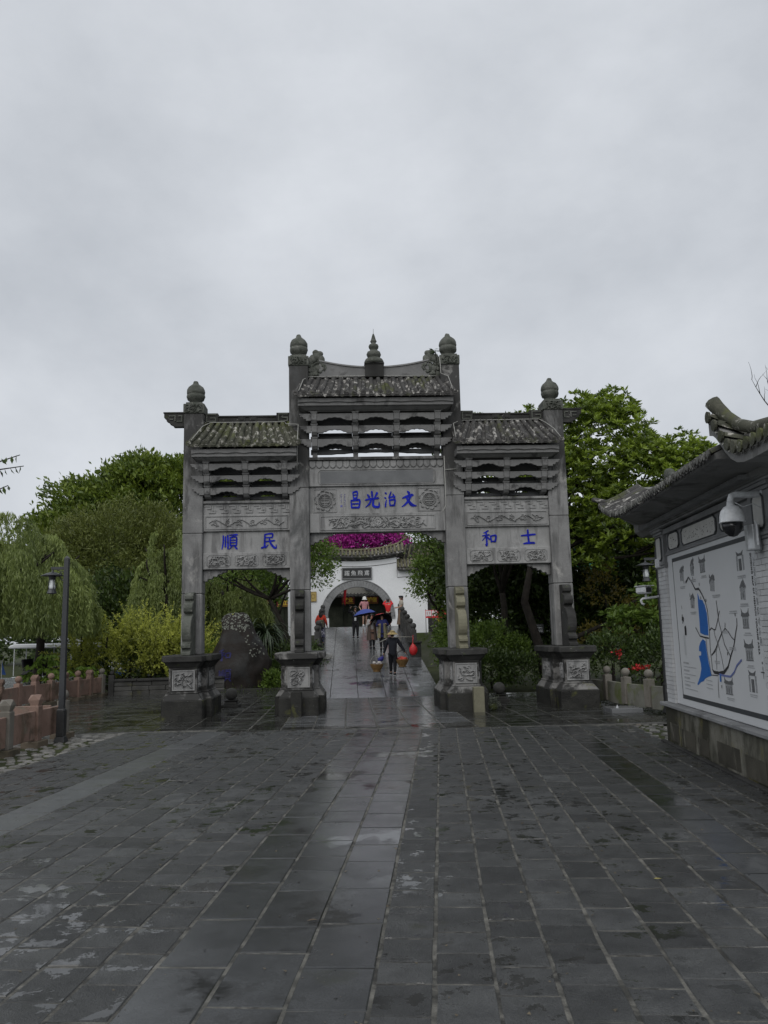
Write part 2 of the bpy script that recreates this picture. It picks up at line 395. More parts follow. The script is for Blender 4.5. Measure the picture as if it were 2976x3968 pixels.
# terrace between plaza and bridge, laid square to the gate
cells = []
nx = 24; x0, x1 = -10.3, 6.9
y0, y1 = -4.85, 8.4
wx = (x1-x0)/nx
yy = rows(y0, y1, .52, .68)
for j, r in enumerate(yy):
    for i in range(nx):
        xa = x0+i*wx
        if r[0] > 3.95 and -2.35 < xa+wx/2 < 2.2: continue
        if r[0] > 4.3 and xa > 2: continue
        w = GW(xa+wx/2, (r[0]+r[1])/2)
        lo = w.x*math.sin(PH)+w.y*math.cos(PH)
        if lo < 17.95: continue
        cells.append((xa, xa+wx, r[0], r[1], 'c' if -2.5 < xa+wx/2 < 2.2 and r[0] > -4.0 else 't'))
bed = MB(); pts = [GW(*p) for p in ((-10.3, -5.2), (6.95, -5.2), (6.95, 4.6), (2.1, 4.6), (2.1, 8.4), (-10.3, 8.4))]
bed.add([(p.x, p.y, -.015) for p in pts], [(0, 1, 2, 3, 4, 5)])
terr = kind(obj('gate_terrace', bed, M_grout), 'structure')
lay('gate_terrace', 'terrace_slab', cells, lambda a, b: GW(a, b), {'t': M_terr, 'c': M_deck}, 300, GA, hgt=-.006, bed=terr)

# rough cobbled verges: irregular flat stones
def verge(name, region, n, big, lim):
    bedm = MB(); bedm.add([(p.x, p.y, -.024) for p in region], [tuple(range(len(region)))])
    vb = kind(obj(name, bedm, M_soil), 'structure')
    ms = []
    for i in range(6):
        mb = MB(); k = rnd.randint(5, 7)
        pl = [(.5*math.cos(2*math.pi*j/k+U(-.25, .25))*U(.8, 1.1), .5*math.sin(2*math.pi*j/k+U(-.25, .25))*U(.8, 1.1)) for j in range(k)]
        mb.add([(x, y, -.04) for x, y in pl]+[(x, y, .004) for x, y in pl]+[(x*.82, y*.82, .02+U(-.003, .003)) for x, y in pl],
               [tuple(range(2*k, 3*k))]+[(j, (j+1) % k, k+(j+1) % k, k+j) for j in range(k)]+[(k+j, k+(j+1) % k, 2*k+(j+1) % k, 2*k+j) for j in range(k)])
        ms.append(mb.mesh('cobble', [M_cob]))
    P0, P1, P2, P3 = region[:4]
    placed = []; t = 0
    while len(placed) < n and t < n*40:
        t += 1
        u, v = U(0, 1), U(0, 1)
        p = (P0*(1-u)+P1*u)*(1-v)+(P3*(1-u)+P2*u)*v
        r = big*U(.55, 1.1)
        if all((p-q).length > (r+s)*.47 for q, s in placed):
            placed.append((p, r))
    for p, r in placed[:lim]:
        o = link('cobble', rnd.choice(ms), vb); o.location = (p.x, p.y, -.02); o.scale = (r, r*U(.6, .95), 1); o.rotation_euler = (U(-.04, .04), U(-.04, .04), U(0, 6.28))
M_cob = stone('cobble_stone', (.10, .098, .09), (.21, .205, .19), 3, .5, .5, 50, spots=[((.16, .11, .06), 2, .6, .72)], var=.35, wet=.15)
verge('cobbled_verge_left', [PW(-7.05, 10.5), PW(-7.05, 17.7), PW(-8.7, 17.3), PW(-8.2, 10.5)], 170, .30, 170)
verge('cobbled_verge_right', [PW(3.45, 17.75), PW(4.6, 17.9), PW(4.6, 15.3), PW(4.02, 15.2)], 42, .25, 42)
kerb = MB()
for i in range(9):
    kerb.M = Matrix.Translation(GW(-9.6+i*.84, 8.55)) @ Matrix.Rotation(GA, 4, 'Z'); kerb.box(-.41, .41, -.09, .09, -.05, .10)
kerb.M = None
kind(obj('lawn_kerb', kerb, M_dark, bevel=.01), 'structure')

# ------------------------------------------------------------------ the stone gate
gate = thing('stone_gate', 'grey carved stone memorial gateway of four pillars and three tiled roofs over the wet plaza', 'gateway', GO, GA)
def cable(path, name='cable', parent=None, r=.011, mat=None):
    mb = MB(); mb.tube(path, r, 5); return obj(name, mb, mat or M_cable, parent, smooth=True)
M_cable = plain('pale_cable', (.33, .33, .31), .6)

def relief(name, w, h, depth, strokes, parent, mat, x, y, z, res=.013, back=.012, chamf=.0):
    """carved panel facing -y: a heightfield raised along strokes [(x,y,halfwidth)...] given in metres about its centre"""
    nx, ny = max(8, int(w/res)), max(8, int(h/res))
    X, Y = np.meshgrid(np.linspace(-w/2, w/2, nx), np.linspace(-h/2, h/2, ny))
    H = np.zeros_like(X)
    for st in strokes:
        for i in range(max(1, len(st)-1)):
            a = st[i]; b = st[min(i+1, len(st)-1)]
            dx, dy = b[0]-a[0], b[1]-a[1]; L2 = dx*dx+dy*dy+1e-9
            t = np.clip(((X-a[0])*dx+(Y-a[1])*dy)/L2, 0, 1)
            d = np.hypot(X-a[0]-t*dx, Y-a[1]-t*dy); r = a[2]+t*(b[2]-a[2])
            H = np.maximum(H, np.clip((r-d)/(r*.55+1e-6), 0, 1)**.6*np.minimum(1.0, .55+r*12))
    H *= ((np.abs(X) < w/2*.985) & (np.abs(Y) < h/2*.97))
    V = np.stack([X, -H*depth*1.7, Y], -1).reshape(-1, 3)
    idx = np.arange(nx*ny).reshape(ny, nx)
    Fc = np.stack([idx[:-1, :-1], idx[:-1, 1:], idx[1:, 1:], idx[1:, :-1]], -1).reshape(-1, 4)
    me = bpy.data.meshes.new(name); me.from_pydata(V.tolist(), [], Fc.tolist()); me.materials.append(mat); me.update()
    return link(name, me, parent, (x, y, z))
def spiral(cx, cy, r, turns, a0, w0, w1, sgn=1, n=14):
    return [(cx+r*(1-.85*i/n)*math.cos(a0+sgn*turns*6.283*i/n), cy+r*(1-.85*i/n)*math.sin(a0+sgn*turns*6.283*i/n), w0+(w1-w0)*i/n) for i in range(n+1)]
def scroll_strokes(w, h, n, seed):
    R = random.Random(seed); st = []
    st.append([(-w/2*.94+i*w*.94/40, .28*h*math.sin(i*n*math.pi/40), .011) for i in range(41)])
    for k in range(n):
        cx = -w/2*.94+(k+.5)*w*.94/n; s = 1 if k % 2 == 0 else -1
        st.append(spiral(cx, -s*.06*h, .27*h, 1.2, s*1.57, .013, .006, s))
        for q in range(4):
            a = R.uniform(0, 6.28); rr = .36*h; x, y = cx+rr*1.3*math.cos(a), rr*math.sin(a)
            st.append([(cx+.6*rr*math.cos(a), .6*rr*math.sin(a), .010), (x, max(-.4*h, min(.4*h, y)), .018), (x+R.uniform(-.05, .05), max(-.42*h, min(.42*h, y+R.uniform(-.03, .03))), .006)])
    return st
def beast_strokes(w, h, seed, dens=1.0):
    R = random.Random(seed); st = []
    n = int(7*dens*max(1, w/h))
    for k in range(n):
        x, y = R.uniform(-.40, .40)*w, R.uniform(-.36, .36)*h; a = R.uniform(0, 6.28); p = []; wd = R.uniform(.012, .026)
        for i in range(7):
            p.append((x, y, wd*(1-.11*i))); a += R.uniform(-1.1, 1.1); x += .045*math.cos(a); y += .045*math.sin(a)
            x = max(-.44*w, min(.44*w, x)); y = max(-.42*h, min(.42*h, y))
        st.append(p)
    for k in range(int(3*dens*max(1, w/h))):
        st.append(spiral(R.uniform(-.4, .4)*w, R.uniform(-.3, .3)*h, R.uniform(.03, .055), 1.1, R.uniform(0, 6), .011, .006, R.choice((1, -1))))
    return st
def medallion_strokes(r):
    st = [[(r*.62*math.cos(i*.2618), r*.62*math.sin(i*.2618), .014) for i in range(25)], [(r*.47*math.cos(i*.2618), r*.47*math.sin(i*.2618), .008) for i in range(25)]]
    for yy_ in (-.2, 0.02, .22): st.append([(-r*.34, yy_*r, .009), (r*.34, yy_*r, .009)])
    st.append([(0, -.42*r, .008), (0, .42*r, .008)]); st.append([(-r*.2, -.36*r, .008), (-r*.2, -.2*r, .008)]); st.append([(r*.2, -.36*r, .008), (r*.2, -.2*r, .008)])
    for k in range(12):
        a = k*math.pi/6+.26; rr = r*(.86+.1*(k % 2))
        st.append([(rr*math.cos(a-.16), rr*math.sin(a-.16), .012), (rr*1.08*math.cos(a), rr*1.08*math.sin(a), .024), (rr*math.cos(a+.2), rr*math.sin(a+.2), .010)])
    return st
def frame_(mb, x0, x1, z0, z1, yf, t=.028, d=.03):
    """raised border around a panel; front at yf"""
    mb.box(x0, x1, yf, yf+d, z1-t, z1); mb.box(x0, x1, yf, yf+d, z0, z0+t)
    mb.box(x0, x0+t, yf+.002, yf+d, z0+t, z1-t); mb.box(x1-t, x1, yf+.002, yf+d, z0+t, z1-t)

HP = .275
def finial(x, zb, big):
    mb = MB(); s = 1.0 if big else 1.0
    mb.lathe([(.13, 0), (.15, .04), (.16, .07), (.235, .12), (.262, .20), (.255, .26), (.235, .275), (.252, .29), (.262, .34), (.25, .42), (.205, .50), (.13, .56), (.085, .60), (.07, .65), (.05, .68), (0, .69)], 20, (x, 0, zb))
    return obj('finial', mb, M_ornament, gate, smooth=True, jit=.014, jsc=9)
for i, (x, top) in enumerate([(-5.155, 8.68), (-2.19, 10.07), (2.19, 10.07), (5.155, 8.68)]):
    zs_ = [1.59, 3.28+U(-.05, .05), 5.2+U(-.5, .5), top-.34] if abs(x) > 3 else [1.59, 3.28, 5.9+U(-.4, .4), 7.9, top-.34]
    mb = MB(); mb.box(x-HP, x+HP, -HP, HP, zs_[0], zs_[1]-.003)
    p = obj('pillar', mb, M_gate, gate, bevel=.022, jit=.004, jsc=5)
    for za_, zb_ in zip(zs_[1:-1], zs_[2:]):
        mb = MB(); q_ = U(-.004, .004); mb.box(x-HP+q_, x+HP+q_, -HP+q_, HP+q_, za_+.003, zb_-.003); obj('pillar_block', mb, M_gate, p, bevel=.018, jit=.004, jsc=5)
    mb = MB(); mb.box(x-HP-.02, x+HP+.02, -HP-.02, HP+.02, top-.34, top-.06); mb.box(x-HP+.04, x+HP-.04, -HP+.04, HP-.04, top-.06, top)
    cb = obj('pillar_cap', mb, M_ornament, gate, bevel=.015, jit=.006, jsc=12)
    relief('cap_carving', .5, .24, .03, beast_strokes(.5, .24, 40+i), cb, M_ornament, x, -HP-.021, top-.2)
    finial(x, top, abs(x) < 3)
    # pedestal: cross-shaped plan, long from front to back
    def cross(mb, wa, ba, wb, bb, z0, wa2, ba2, wb2, bb2, z1):
        mb.frus(x-wa, x+wa, -ba, ba, z0, x-wa2, x+wa2, -ba2, ba2, z1)
        mb.frus(x-wb, x+wb, -bb, bb, z0+.001, x-wb2, x+wb2, -bb2, bb2, z1+.002)
    mb = MB(); cross(mb, .34, 1.20, .50, .66, .66, .34, 1.20, .50, .66, 1.25)
    mb2 = MB()
    pd = obj('pedestal', mb, M_ped, gate, bevel=.012)
    mb = MB(); cross(mb, .52, 1.37, .66, .82, -.05, .52, 1.37, .66, .82, .46)
    obj('plinth_block', mb, M_pedblk, pd, bevel=.02, jit=.008, jsc=4)
    mb = MB(); cross(mb, .50, 1.35, .64, .80, .461, .38, 1.24, .54, .70, .62); cross(mb, .38, 1.24, .54, .70, .63, .36, 1.22, .52, .68, .668)
    obj('splayed_course', mb, M_ped, pd, bevel=.008)
    mb = MB(); cross(mb, .35, 1.21, .51, .67, 1.252, .36, 1.22, .52, .68, 1.29); cross(mb, .37, 1.23, .53, .69, 1.295, .46, 1.33, .62, .78, 1.42)
    obj('splayed_cornice', mb, M_dark, pd, bevel=.008)
    mb = MB(); cross(mb, .50, 1.38, .66, .83, 1.425, .50, 1.38, .66, .83, 1.588)
    obj('cap_slab', mb, M_dark if i != 1 else M_ped, pd, bevel=.02, jit=.007, jsc=5)
    for s in (-1, 1):
        pn = MB(); frame_(pn, x-.29, x+.29, .70, 1.22, -1.228, .035, .03)
        o = obj('panel_frame', pn, M_panel, pd, bevel=.006)
        if s == 1: o.matrix_local = Matrix.Rotation(math.pi, 4, 'Z') @ Matrix.Translation((-2*x, 0, 0))
    relief('carved_panel', .50, .44, .045, beast_strokes(.50, .44, 60+i, 1.5), pd, M_panel, x, -1.215, .96)
    for s in (-1, 1):       # side carvings on the wide middle block and the flank
        for (yb, wd) in ((-.93, .40), (0, .9), (.93, .4)):
            xo = .50 if yb == 0 else .34
            r_ = relief('side_carving', wd*.8, .4, .03, beast_strokes(wd*.8, .4, 80+i+int(yb*3), 1.2), pd, M_panel, 0, 0, 0, .018)
            r_.matrix_local = Matrix.Translation((x+s*(xo+.006), yb, .96)) @ Matrix.Rotation(s*math.pi/2, 4, 'Z')
    if abs(x) < 3:
        mb = MB(); xx = x-.05 if x < 0 else x+.26
        mb.box(xx-.14, xx+.14, -1.60, -1.385, -.05, .62); obj('stone_prop', mb, M_pedyel if x > 0 else M_pedblk, pd, bevel=.015)
    # drum stones front and back
    for s in (-1, 1):
        pf = [(-.275, 1.59), (-1.02, 1.59), (-1.02, 1.68), (-.92, 1.70), (-.92, 1.76), (-1.0, 1.78), (-1.0, 1.86), (-.90, 1.90)]
        pf += [(-.62-.37*math.cos(a), 2.24+.40*math.sin(a)) for a in np.linspace(-.85, 1.5, 11)]
        pf += [(-.62, 2.68), (-.74, 2.74), (-.77, 2.84), (-.72, 2.96), (-.60, 3.0), (-.56, 3.03), (-.64, 3.08), (-.65, 3.17), (-.58, 3.24), (-.42, 3.27), (-.275, 3.27)]
        if s == 1: pf = [(-p, q) for p, q in pf]
        mb = MB(); mb.prism(pf, 'x', x-.12, x+.12)
        dm = obj('drum_stone', mb, [M_ornament, M_dark, M_pedyel, M_dark][i] if s == -1 else M_dark, gate, bevel=.012)
        if s == -1:
            for t in (-1, 1):
                st = [[(.30*math.cos(k*.35), .32*math.sin(k*.35), .02) for k in range(19)]]+[spiral(0, 0, .2, 1.5, 0, .03, .012)]+[spiral(.02, .65, .12, 1.2, 2, .03, .01)]+[spiral(-.1, -.45, .12, 1, 0, .03, .01)]
                r_ = relief('drum_carving', .72, 1.5, .03, st, dm, M_panel, 0, 0, 0, .02)
                r_.matrix_local = Matrix.Translation((x+t*.122, -.62, 2.35)) @ Matrix.Rotation(t*math.pi/2, 4, 'Z')
                # trim to the drum outline: clip vertices outside
                me = r_.data
                bm = bmesh.new(); bm.from_mesh(me)
                def inside(px, pz):
                    c = False; n_ = len(pf)
                    for q in range(n_):
                        x1_, z1_ = pf[q]; x2_, z2_ = pf[(q+1) % n_]
                        if (z1_ > pz) != (z2_ > pz) and px < (x2_-x1_)*(pz-z1_)/(z2_-z1_)+x1_: c = not c
                    return c
                bmesh.ops.delete(bm, geom=[v for v in bm.verts if not inside((r_.matrix_local @ v.co).y, (r_.matrix_local @ v.co).z)], context='VERTS')
                bm.to_mesh(me); bm.free()

def scallop(x0, x1, zt, zb, n=5, amp=.05):
    """board outline with a stepped, waved underside"""
    w = x1-x0; p = [(x0, zt), (x0, zb), (x0+.16*w, zb), (x0+.20*w, zb+amp*.9), (x0+.26*w, zb+amp*.9)]
    for i in range(13):
        t = i/12; p.append((x0+w*(.27+.46*t), zb+amp*(1.3+.55*abs(math.sin(3*math.pi*t))+.9*math.sin(math.pi*t))))
    p += [(x1-.26*w, zb+amp*.9), (x1-.20*w, zb+amp*.9), (x1-.16*w, zb), (x1, zb), (x1, zt)]
    return p

def cloud_bracket(x, s, zt, L, Hh):
    p = [(0, 0), (L, 0), (L, -.05), (L*.9, -.09), (L*.82, -.07), (L*.74, -.13), (L*.62, -.13), (L*.55, -.20), (L*.42, -.18), (L*.34, -.26), (L*.2, -.25), (L*.14, -Hh), (0, -Hh)]
    mb = MB(); mb.prism([(x+s*q[0], zt+q[1]) for q in p], 'y', -.07, .07)
    o = obj('corner_bracket', mb, M_gate, gate, bevel=.008)
    st = [spiral(L*.22, -.13, .07, 1.1, 0, .014, .006), spiral(L*.5, -.09, .05, 1.1, 2, .012, .005), spiral(L*.75, -.05, .03, 1, 2, .010, .005)]
    return o

def bay(cx, hw, Z, cols_, side):
    """Z: dict of measured levels"""
    P = gate
    # lintel with carved panel(s)
    zb, zt = Z['lintel']
    mb = MB(); mb.box(cx-hw, cx+hw, -.20, .20, zb, zt)
    ln = obj('lintel', mb, M_panel, P, bevel=.012)
    if side:
        for k in (-1, 0, 1):
            fx = cx+k*.77
            fr = MB()
            o8 = [(-.32, -.10), (-.26, -.16), (.26, -.16), (.32, -.10), (.32, .10), (.26, .16), (-.26, .16), (-.32, .10)]
            zc = (zb+zt)/2
            for j in range(8):
                a, b = o8[j], o8[(j+1) % 8]
                fr.tube([(fx+a[0], -.205, zc+a[1]), (fx+b[0], -.205, zc+b[1])], .013, 4)
            obj('panel_frame', fr, M_panel, ln)
            relief('carved_panel', .58, .29, .035, beast_strokes(.58, .29, 100+k+int(cx), 1.4), ln, M_panel, fx, -.203, zc)
    else:
        fr = MB(); frame_(fr, cx-1.62, cx+1.62, 4.93, 5.34, -.222, .025, .03); obj('panel_frame', fr, M_panel, ln, bevel=.004)
        st = beast_strokes(3.1, .34, 5, 1.6)+[[(.09*math.cos(i*.4), .09*math.sin(i*.4)+.02, .03) for i in range(17)]]
        for s_ in (-1, 1):
            st.append([(s_*(.35+i*.09), .05*math.sin(i*1.1), .035-.0025*i) for i in range(9)])
            for q in range(7): st.append([(0, .02, .012), (s_*.17*math.cos(q*.5-1.4), .02+.17*math.sin(q*.5-1.4), .008)])
        relief('carved_panel', 3.15, .35, .035, st, ln, M_panel, cx, -.203, 5.135)
    for s in (-1, 1): cloud_bracket(cx+s*hw, -s, zb, .66, .32)
    # name board, recessed
    zb2, zt2 = Z['board']
    mb = MB(); mb.box(cx-hw, cx+hw, -.12, .12, zb2, zt2)
    nb = obj('name_board', mb, M_panel, P)
    if side:
        zb3, zt3 = Z['scroll']
        mb = MB(); mb.box(cx-hw, cx+hw, -.19, .19, zb3, zt3); sb = obj('scroll_beam', mb, M_panel, P, bevel=.01)
        fr = MB(); frame_(fr, cx-1.15, cx+1.15, zb3+.05, zt3-.05, -.212, .022, .03); obj('panel_frame', fr, M_panel, sb, bevel=.004)
        relief('carved_panel', 2.24, .29, .03, scroll_strokes(2.2, .27, 6, 3+int(cx)), sb, M_panel, cx, -.193, (zb3+zt3)/2)
        zb4, zt4 = Z['fret']
        mb = MB(); mb.box(cx-hw, cx+hw, -.17, .17, zb4, zt4); fb = obj('fret_beam', mb, M_panel, P)
        fr = MB(); n = 7; w = 2*hw/n
        for k in range(n):
            x0 = cx-hw+k*w; h = zt4-zb4; y0, y1 = -.195, -.165; t = .026
            fr.box(x0+.02, x0+w*.62, y0, y1, zt4-.05-t, zt4-.05); fr.box(x0+w*.62-t, x0+w*.62, y0, y1, zt4-.15, zt4-.05-t)
            fr.box(x0+w*.30, x0+w*.62-t, y0, y1, zt4-.15, zt4-.15+t); fr.box(x0+w*.45, x0+w*.98, y0, y1, zb4+.03, zb4+.03+t)
            fr.box(x0+w*.98-t, x0+w*.98, y0, y1, zb4+.03+t, zb4+.13); fr.box(x0+w*.70, x0+w*.98-t, y0, y1, zb4+.13-t, zb4+.13)
            fr.box(x0+w*.70, x0+w*.70+t, y0, y1, zb4+.13, zt4-.05)
        obj('fret_pattern', fr, M_panel, fb)
        mb = MB(); mb.box(cx-hw-.0, cx+hw+.0, -.24, .24, zt4, zt4+.07); obj('ledge', mb, M_gate, P, bevel=.008)
    else:
        for s in (-1, 1):
            fr = MB(); frame_(fr, cx+s*1.48-.33, cx+s*1.48+.33, 5.45, 6.13, -.142, .025, .03); obj('panel_frame', fr, M_panel, nb, bevel=.004)
            relief('medallion', .60, .62, .032, medallion_strokes(.29), nb, M_panel, cx+s*1.48, -.123, 5.79, .011)
        mb = MB(); mb.box(cx-hw, cx+hw, -.19, .19, 6.19, 6.69); ub = obj('upper_beam', mb, M_panel, P, bevel=.01)
        fr = MB(); mb = MB(); mb.box(cx-1.6, cx+1.6, -.202, -.185, 6.27, 6.62); obj('plain_panel', mb, M_panel_dk, ub)
        oo = [(-1.66, 6.33), (-1.60, 6.25), (1.60, 6.25), (1.66, 6.33), (1.66, 6.58), (1.60, 6.66), (-1.60, 6.66), (-1.66, 6.58)]
        for j in range(8):
            a, b = oo[j], oo[(j+1) % 8]; fr.tube([(a[0], -.195, a[1]), (b[0], -.195, b[1])], .016, 4)
        obj('panel_frame', fr, M_panel, ub)
        mb = MB(); mb.box(cx-hw, cx+hw, -.18, .18, 6.693, 6.93)
        pb = obj('petal_beam', mb, M_panel, P); fr = MB(); n = 20
        for k in range(n):
            xc = cx-hw+(k+.5)*2*hw/n; w = hw/n*.92
            fr.prism([(xc-w, 6.925), (xc-w, 6.80), (xc-w*.75, 6.745), (xc, 6.705), (xc+w*.75, 6.745), (xc+w, 6.80), (xc+w, 6.925)], 'y', -.215, -.17)
        obj('petal_row', fr, M_panel, pb, bevel=.012)
        mb = MB(); mb.box(cx-hw, cx+hw, -.27, .27, 6.932, 7.02); obj('ledge', mb, M_gate, P, bevel=.01)
    # bracket set: three tiers of waved boards stepping outward, with stacked blocks on the column lines
    z0 = Z['ledge']
    ext = hw+.0
    xs = [cx+c for c in cols_]
    tiers = Z['tiers']
    for k, (a, b) in enumerate(tiers):
        off = .30+.13*k
        for s in (-1, 1):
            for i in range(len(xs)-1):
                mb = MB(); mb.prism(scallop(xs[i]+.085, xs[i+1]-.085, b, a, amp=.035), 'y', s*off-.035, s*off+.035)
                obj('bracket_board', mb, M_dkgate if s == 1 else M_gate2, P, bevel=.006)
            for e in (-1, 1):      # curled ears beyond the outer columns
                xe = xs[0] if e == -1 else xs[-1]
                q = [(.085, b), (.085, a), (.22, a), (.22, a+.05), (.28, a+.04), (.31, a+.10), (.37, a+.10), (.40, a+.15), (.36, b-.05), (.42, b-.03), (.42, b)]
                mb = MB(); mb.prism([(xe+e*p, z) for p, z in q], 'y', s*off-.035, s*off+.035)
                if s == -1 or k == 2: obj('bracket_ear', mb, M_gate2, P, bevel=.005)
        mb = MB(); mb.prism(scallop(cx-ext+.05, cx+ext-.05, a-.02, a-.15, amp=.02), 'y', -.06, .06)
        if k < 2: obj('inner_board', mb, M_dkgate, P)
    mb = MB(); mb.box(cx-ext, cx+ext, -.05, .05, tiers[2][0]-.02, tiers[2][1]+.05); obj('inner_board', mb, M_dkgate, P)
    for x in xs:
        mb = MB(); zc = z0
        mb.box(x-.07, x+.07, -.09, .09, z0, tiers[2][1])
        for k, (a, b) in enumerate(tiers):
            off = .30+.13*k
            y = off+.045
            mb.prism([(-y, b+.01), (-y, a+.03), (-y+.07, a-.05), (-y+.16, a-.09), (y-.16, a-.09), (y-.07, a-.05), (y, a+.03), (y, b+.01)], 'x', x-.078, x+.078)
            nz = tiers[k+1][0] if k < 2 else tiers[2][1]+.1
            mb.frus(x-.085, x+.085, -y-.01, y+.01, b+.012, x-.105, x+.105, -y-.03, y+.03, b+.06)
            if k < 2: mb.box(x-.06, x+.06, -y+.02, y-.02, b+.062, nz-.09)
        obj('bracket_block', mb, M_gate2, P, bevel=.008)
    for s in (-1, 1):
        mb = MB(); mb.box(cx-ext, cx+ext, s*.53-.06, s*.53+.06, tiers[2][1]+.062, tiers[2][1]+.16); obj('purlin', mb, M_gate2, P)
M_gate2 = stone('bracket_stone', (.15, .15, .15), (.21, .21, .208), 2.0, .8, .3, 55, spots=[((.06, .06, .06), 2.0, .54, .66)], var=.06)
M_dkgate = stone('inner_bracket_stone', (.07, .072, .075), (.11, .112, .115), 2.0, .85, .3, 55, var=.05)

bay(0, 1.915, dict(lintel=(4.87, 5.405), board=(5.408, 6.187), ledge=7.02, tiers=[(7.30, 7.53), (7.68, 7.88), (8.00, 8.20)]), (-1.75, -.585, .585, 1.75), False)
for cx in (-3.67, 3.67):
    bay(cx, 1.205, dict(lintel=(3.90, 4.36), board=(4.363, 4.955), scroll=(4.96, 5.44), fret=(5.443, 5.74), ledge=5.81, tiers=[(5.97, 6.17), (6.30, 6.49), (6.61, 6.80)]), (-1.08, 0, 1.08), True)

def roof(cx, hw, zr, ze, hwt, mat, seed, cornice, rows_):
    """short two-way tiled roof; ridge along x"""
    R = random.Random(seed)
    ye, yt = .92, .07
    c0, c1 = cornice
    mb = MB()
    mb.frus(cx-hw+.28, cx+hw-.28, -.62, .62, c0, cx-hw+.1, cx+hw-.1, -.76, .76, c0+.09); mb.box(cx-hw+.06, cx+hw-.06, -.80, .80, c0+.092, c1-.03)
    cn = obj('cornice', mb, M_gate2, gate, bevel=.01)
    fr = MB()
    for s in (-1, 1):
        p = [(cx-hw+.06, c0+.30)]
        n = 26
        for i in range(n+1):
            t = i/n; p.append((cx-hw+.06+t*(2*hw-.12), c0+.17+.028*abs(math.sin(t*math.pi*6))))
        p.append((cx+hw-.06, c0+.30)); fr.prism(p, 'y', s*.82-.02, s*.82+.02)
    obj('cornice_trim', fr, M_gate2, cn, bevel=.004)
    def prof(t):   # t 0 ridge ..1 eave
        return (yt+(ye-yt)*t, zr-(zr-ze)*(t*.80+.20*(1-(1-t)**2)) if False else zr-(zr-ze)*(1.25*t-.25*t*t))
    nseg = 5; pitchx = 2*hw/rows_
    body = MB()
    for s in (-1, 1):
        pts = []
        nxx = rows_*4
        for j in range(nseg*2+1):
            t = j/(nseg*2); y, z = prof(t); h_ = hwt+(hw-hwt)*min(1, t*1.15)
            for i in range(nxx+1):
                u = i/nxx; xx = cx-h_+2*h_*u
                pts.append((xx, s*y, z-.03-.028*math.cos(2*math.pi*u*rows_)*-1))
        w = nxx+1
        fs = [(j*w+i, j*w+i+1, (j+1)*w+i+1, (j+1)*w+i) for j in range(nseg*2) for i in range(nxx)]
        body.add(pts, fs)
        # underside
        y, z = prof(1); body.add([(cx-hw, s*y, z-.075), (cx+hw, s*y, z-.075), (cx+hw, s*.06, zr-.22), (cx-hw, s*.06, zr-.22)], [(0, 1, 2, 3)])
        for e in (-1, 1):
            q = []
            for j in range(6):
                t = j/5; y, z = prof(t); h_ = hwt+(hw-hwt)*min(1, t*1.15); q.append((cx+e*(h_+.0), s*y, z+.01))
            y, z = prof(1)
            q += [(cx+e*hw, s*y, z-.075), (cx+e*hw, s*.06, zr-.22)]
            body.add(q, [tuple(range(len(q)))])
        body.box(cx-hw, cx+hw, s*ye-.012, s*ye+.012, prof(1)[1]-.075, prof(1)[1]-.02)
    rf = obj('roof', body, mat, gate)
    # cover tiles
    tm = []
    for v in range(3):
        mb = MB(); L = .235; n = 6
        vs_ = []
        for (yy_, r) in ((0, .058), (.03, .066), (L, .062)):
            for k in range(n+1):
                a = math.pi*k/n; vs_.append((r*math.cos(a), -yy_, r*math.sin(a)*1.05))
        fs = [(i*(n+1)+k, i*(n+1)+k+1, (i+1)*(n+1)+k+1, (i+1)*(n+1)+k) for i in range(2) for k in range(n)]+[tuple(range(n+1)), tuple(range(3*(n+1)-1, 2*(n+1)-1, -1))]
        mb.add(vs_, fs); tm.append(mb.mesh('roof_tile', [mat], smooth=False))
    endm = MB(); endm.lathe([(.001, 0), (.055, 0), (.075, .004), (.078, .02), (.07, .028), (.001, .028)], 12)
    ende = endm.mesh('tile_end', [mat])
    dripm = MB(); dripm.prism([(-.075, .02), (-.05, -.035), (0, -.065), (.05, -.035), (.075, .02)], 'y', -.01, .01); drip = dripm.mesh('drip_tile', [mat])
    rest = MB()
    for i in range(rows_+1):
        for s in (-1, 1):
            for j in range(nseg):
                t0, t1 = j/nseg, (j+1)/nseg
                y0_, z0_ = prof(t0); y1_, z1_ = prof(t1)
                h0 = hwt+(hw-hwt)*min(1, t0*1.15); h1 = hwt+(hw-hwt)*min(1, t1*1.15)
                u = i/rows_
                A = Vector((cx-h0+2*h0*u, s*y0_, z0_)); B = Vector((cx-h1+2*h1*u, s*y1_, z1_)); d = (B-A); L = d.length; d.normalize()
                Yv = -d; Xv = Yv.cross(Vector((0, 0, 1))).normalized(); Zv = Xv.cross(Yv)
                M = Matrix(((Xv.x, Yv.x, Zv.x, A.x+R.uniform(-.006, .006)), (Xv.y, Yv.y, Zv.y, A.y), (Xv.z, Yv.z, Zv.z, A.z-.012+R.uniform(-.004, .006)), (0, 0, 0, 1))) @ Matrix.Diagonal((1, L/.222, 1, 1))
                me = R.choice(tm)
                if s == -1: link('roof_tile', me, rf, M=M)
                else: rest.M = M; rest.add([v.co for v in me.vertices], [tuple(p.vertices) for p in me.polygons])
            y, z = prof(1); xx = cx-hw+2*hw*i/rows_
            M = Matrix.Translation((xx+R.uniform(-.006, .006), s*(y+.004), z+.022)) @ Matrix.Rotation(math.pi/2 if s == -1 else -math.pi/2, 4, 'X')
            if s == -1:
                link('tile_end', ende, rf, M=M)
                if i < rows_: link('drip_tile', drip, rf, M=Matrix.Translation((xx+pitchx/2, s*(y+.012), z-.035+R.uniform(-.01, .01))))
            else: rest.M = M; rest.add([v.co for v in ende.vertices], [tuple(p.vertices) for p in ende.polygons])
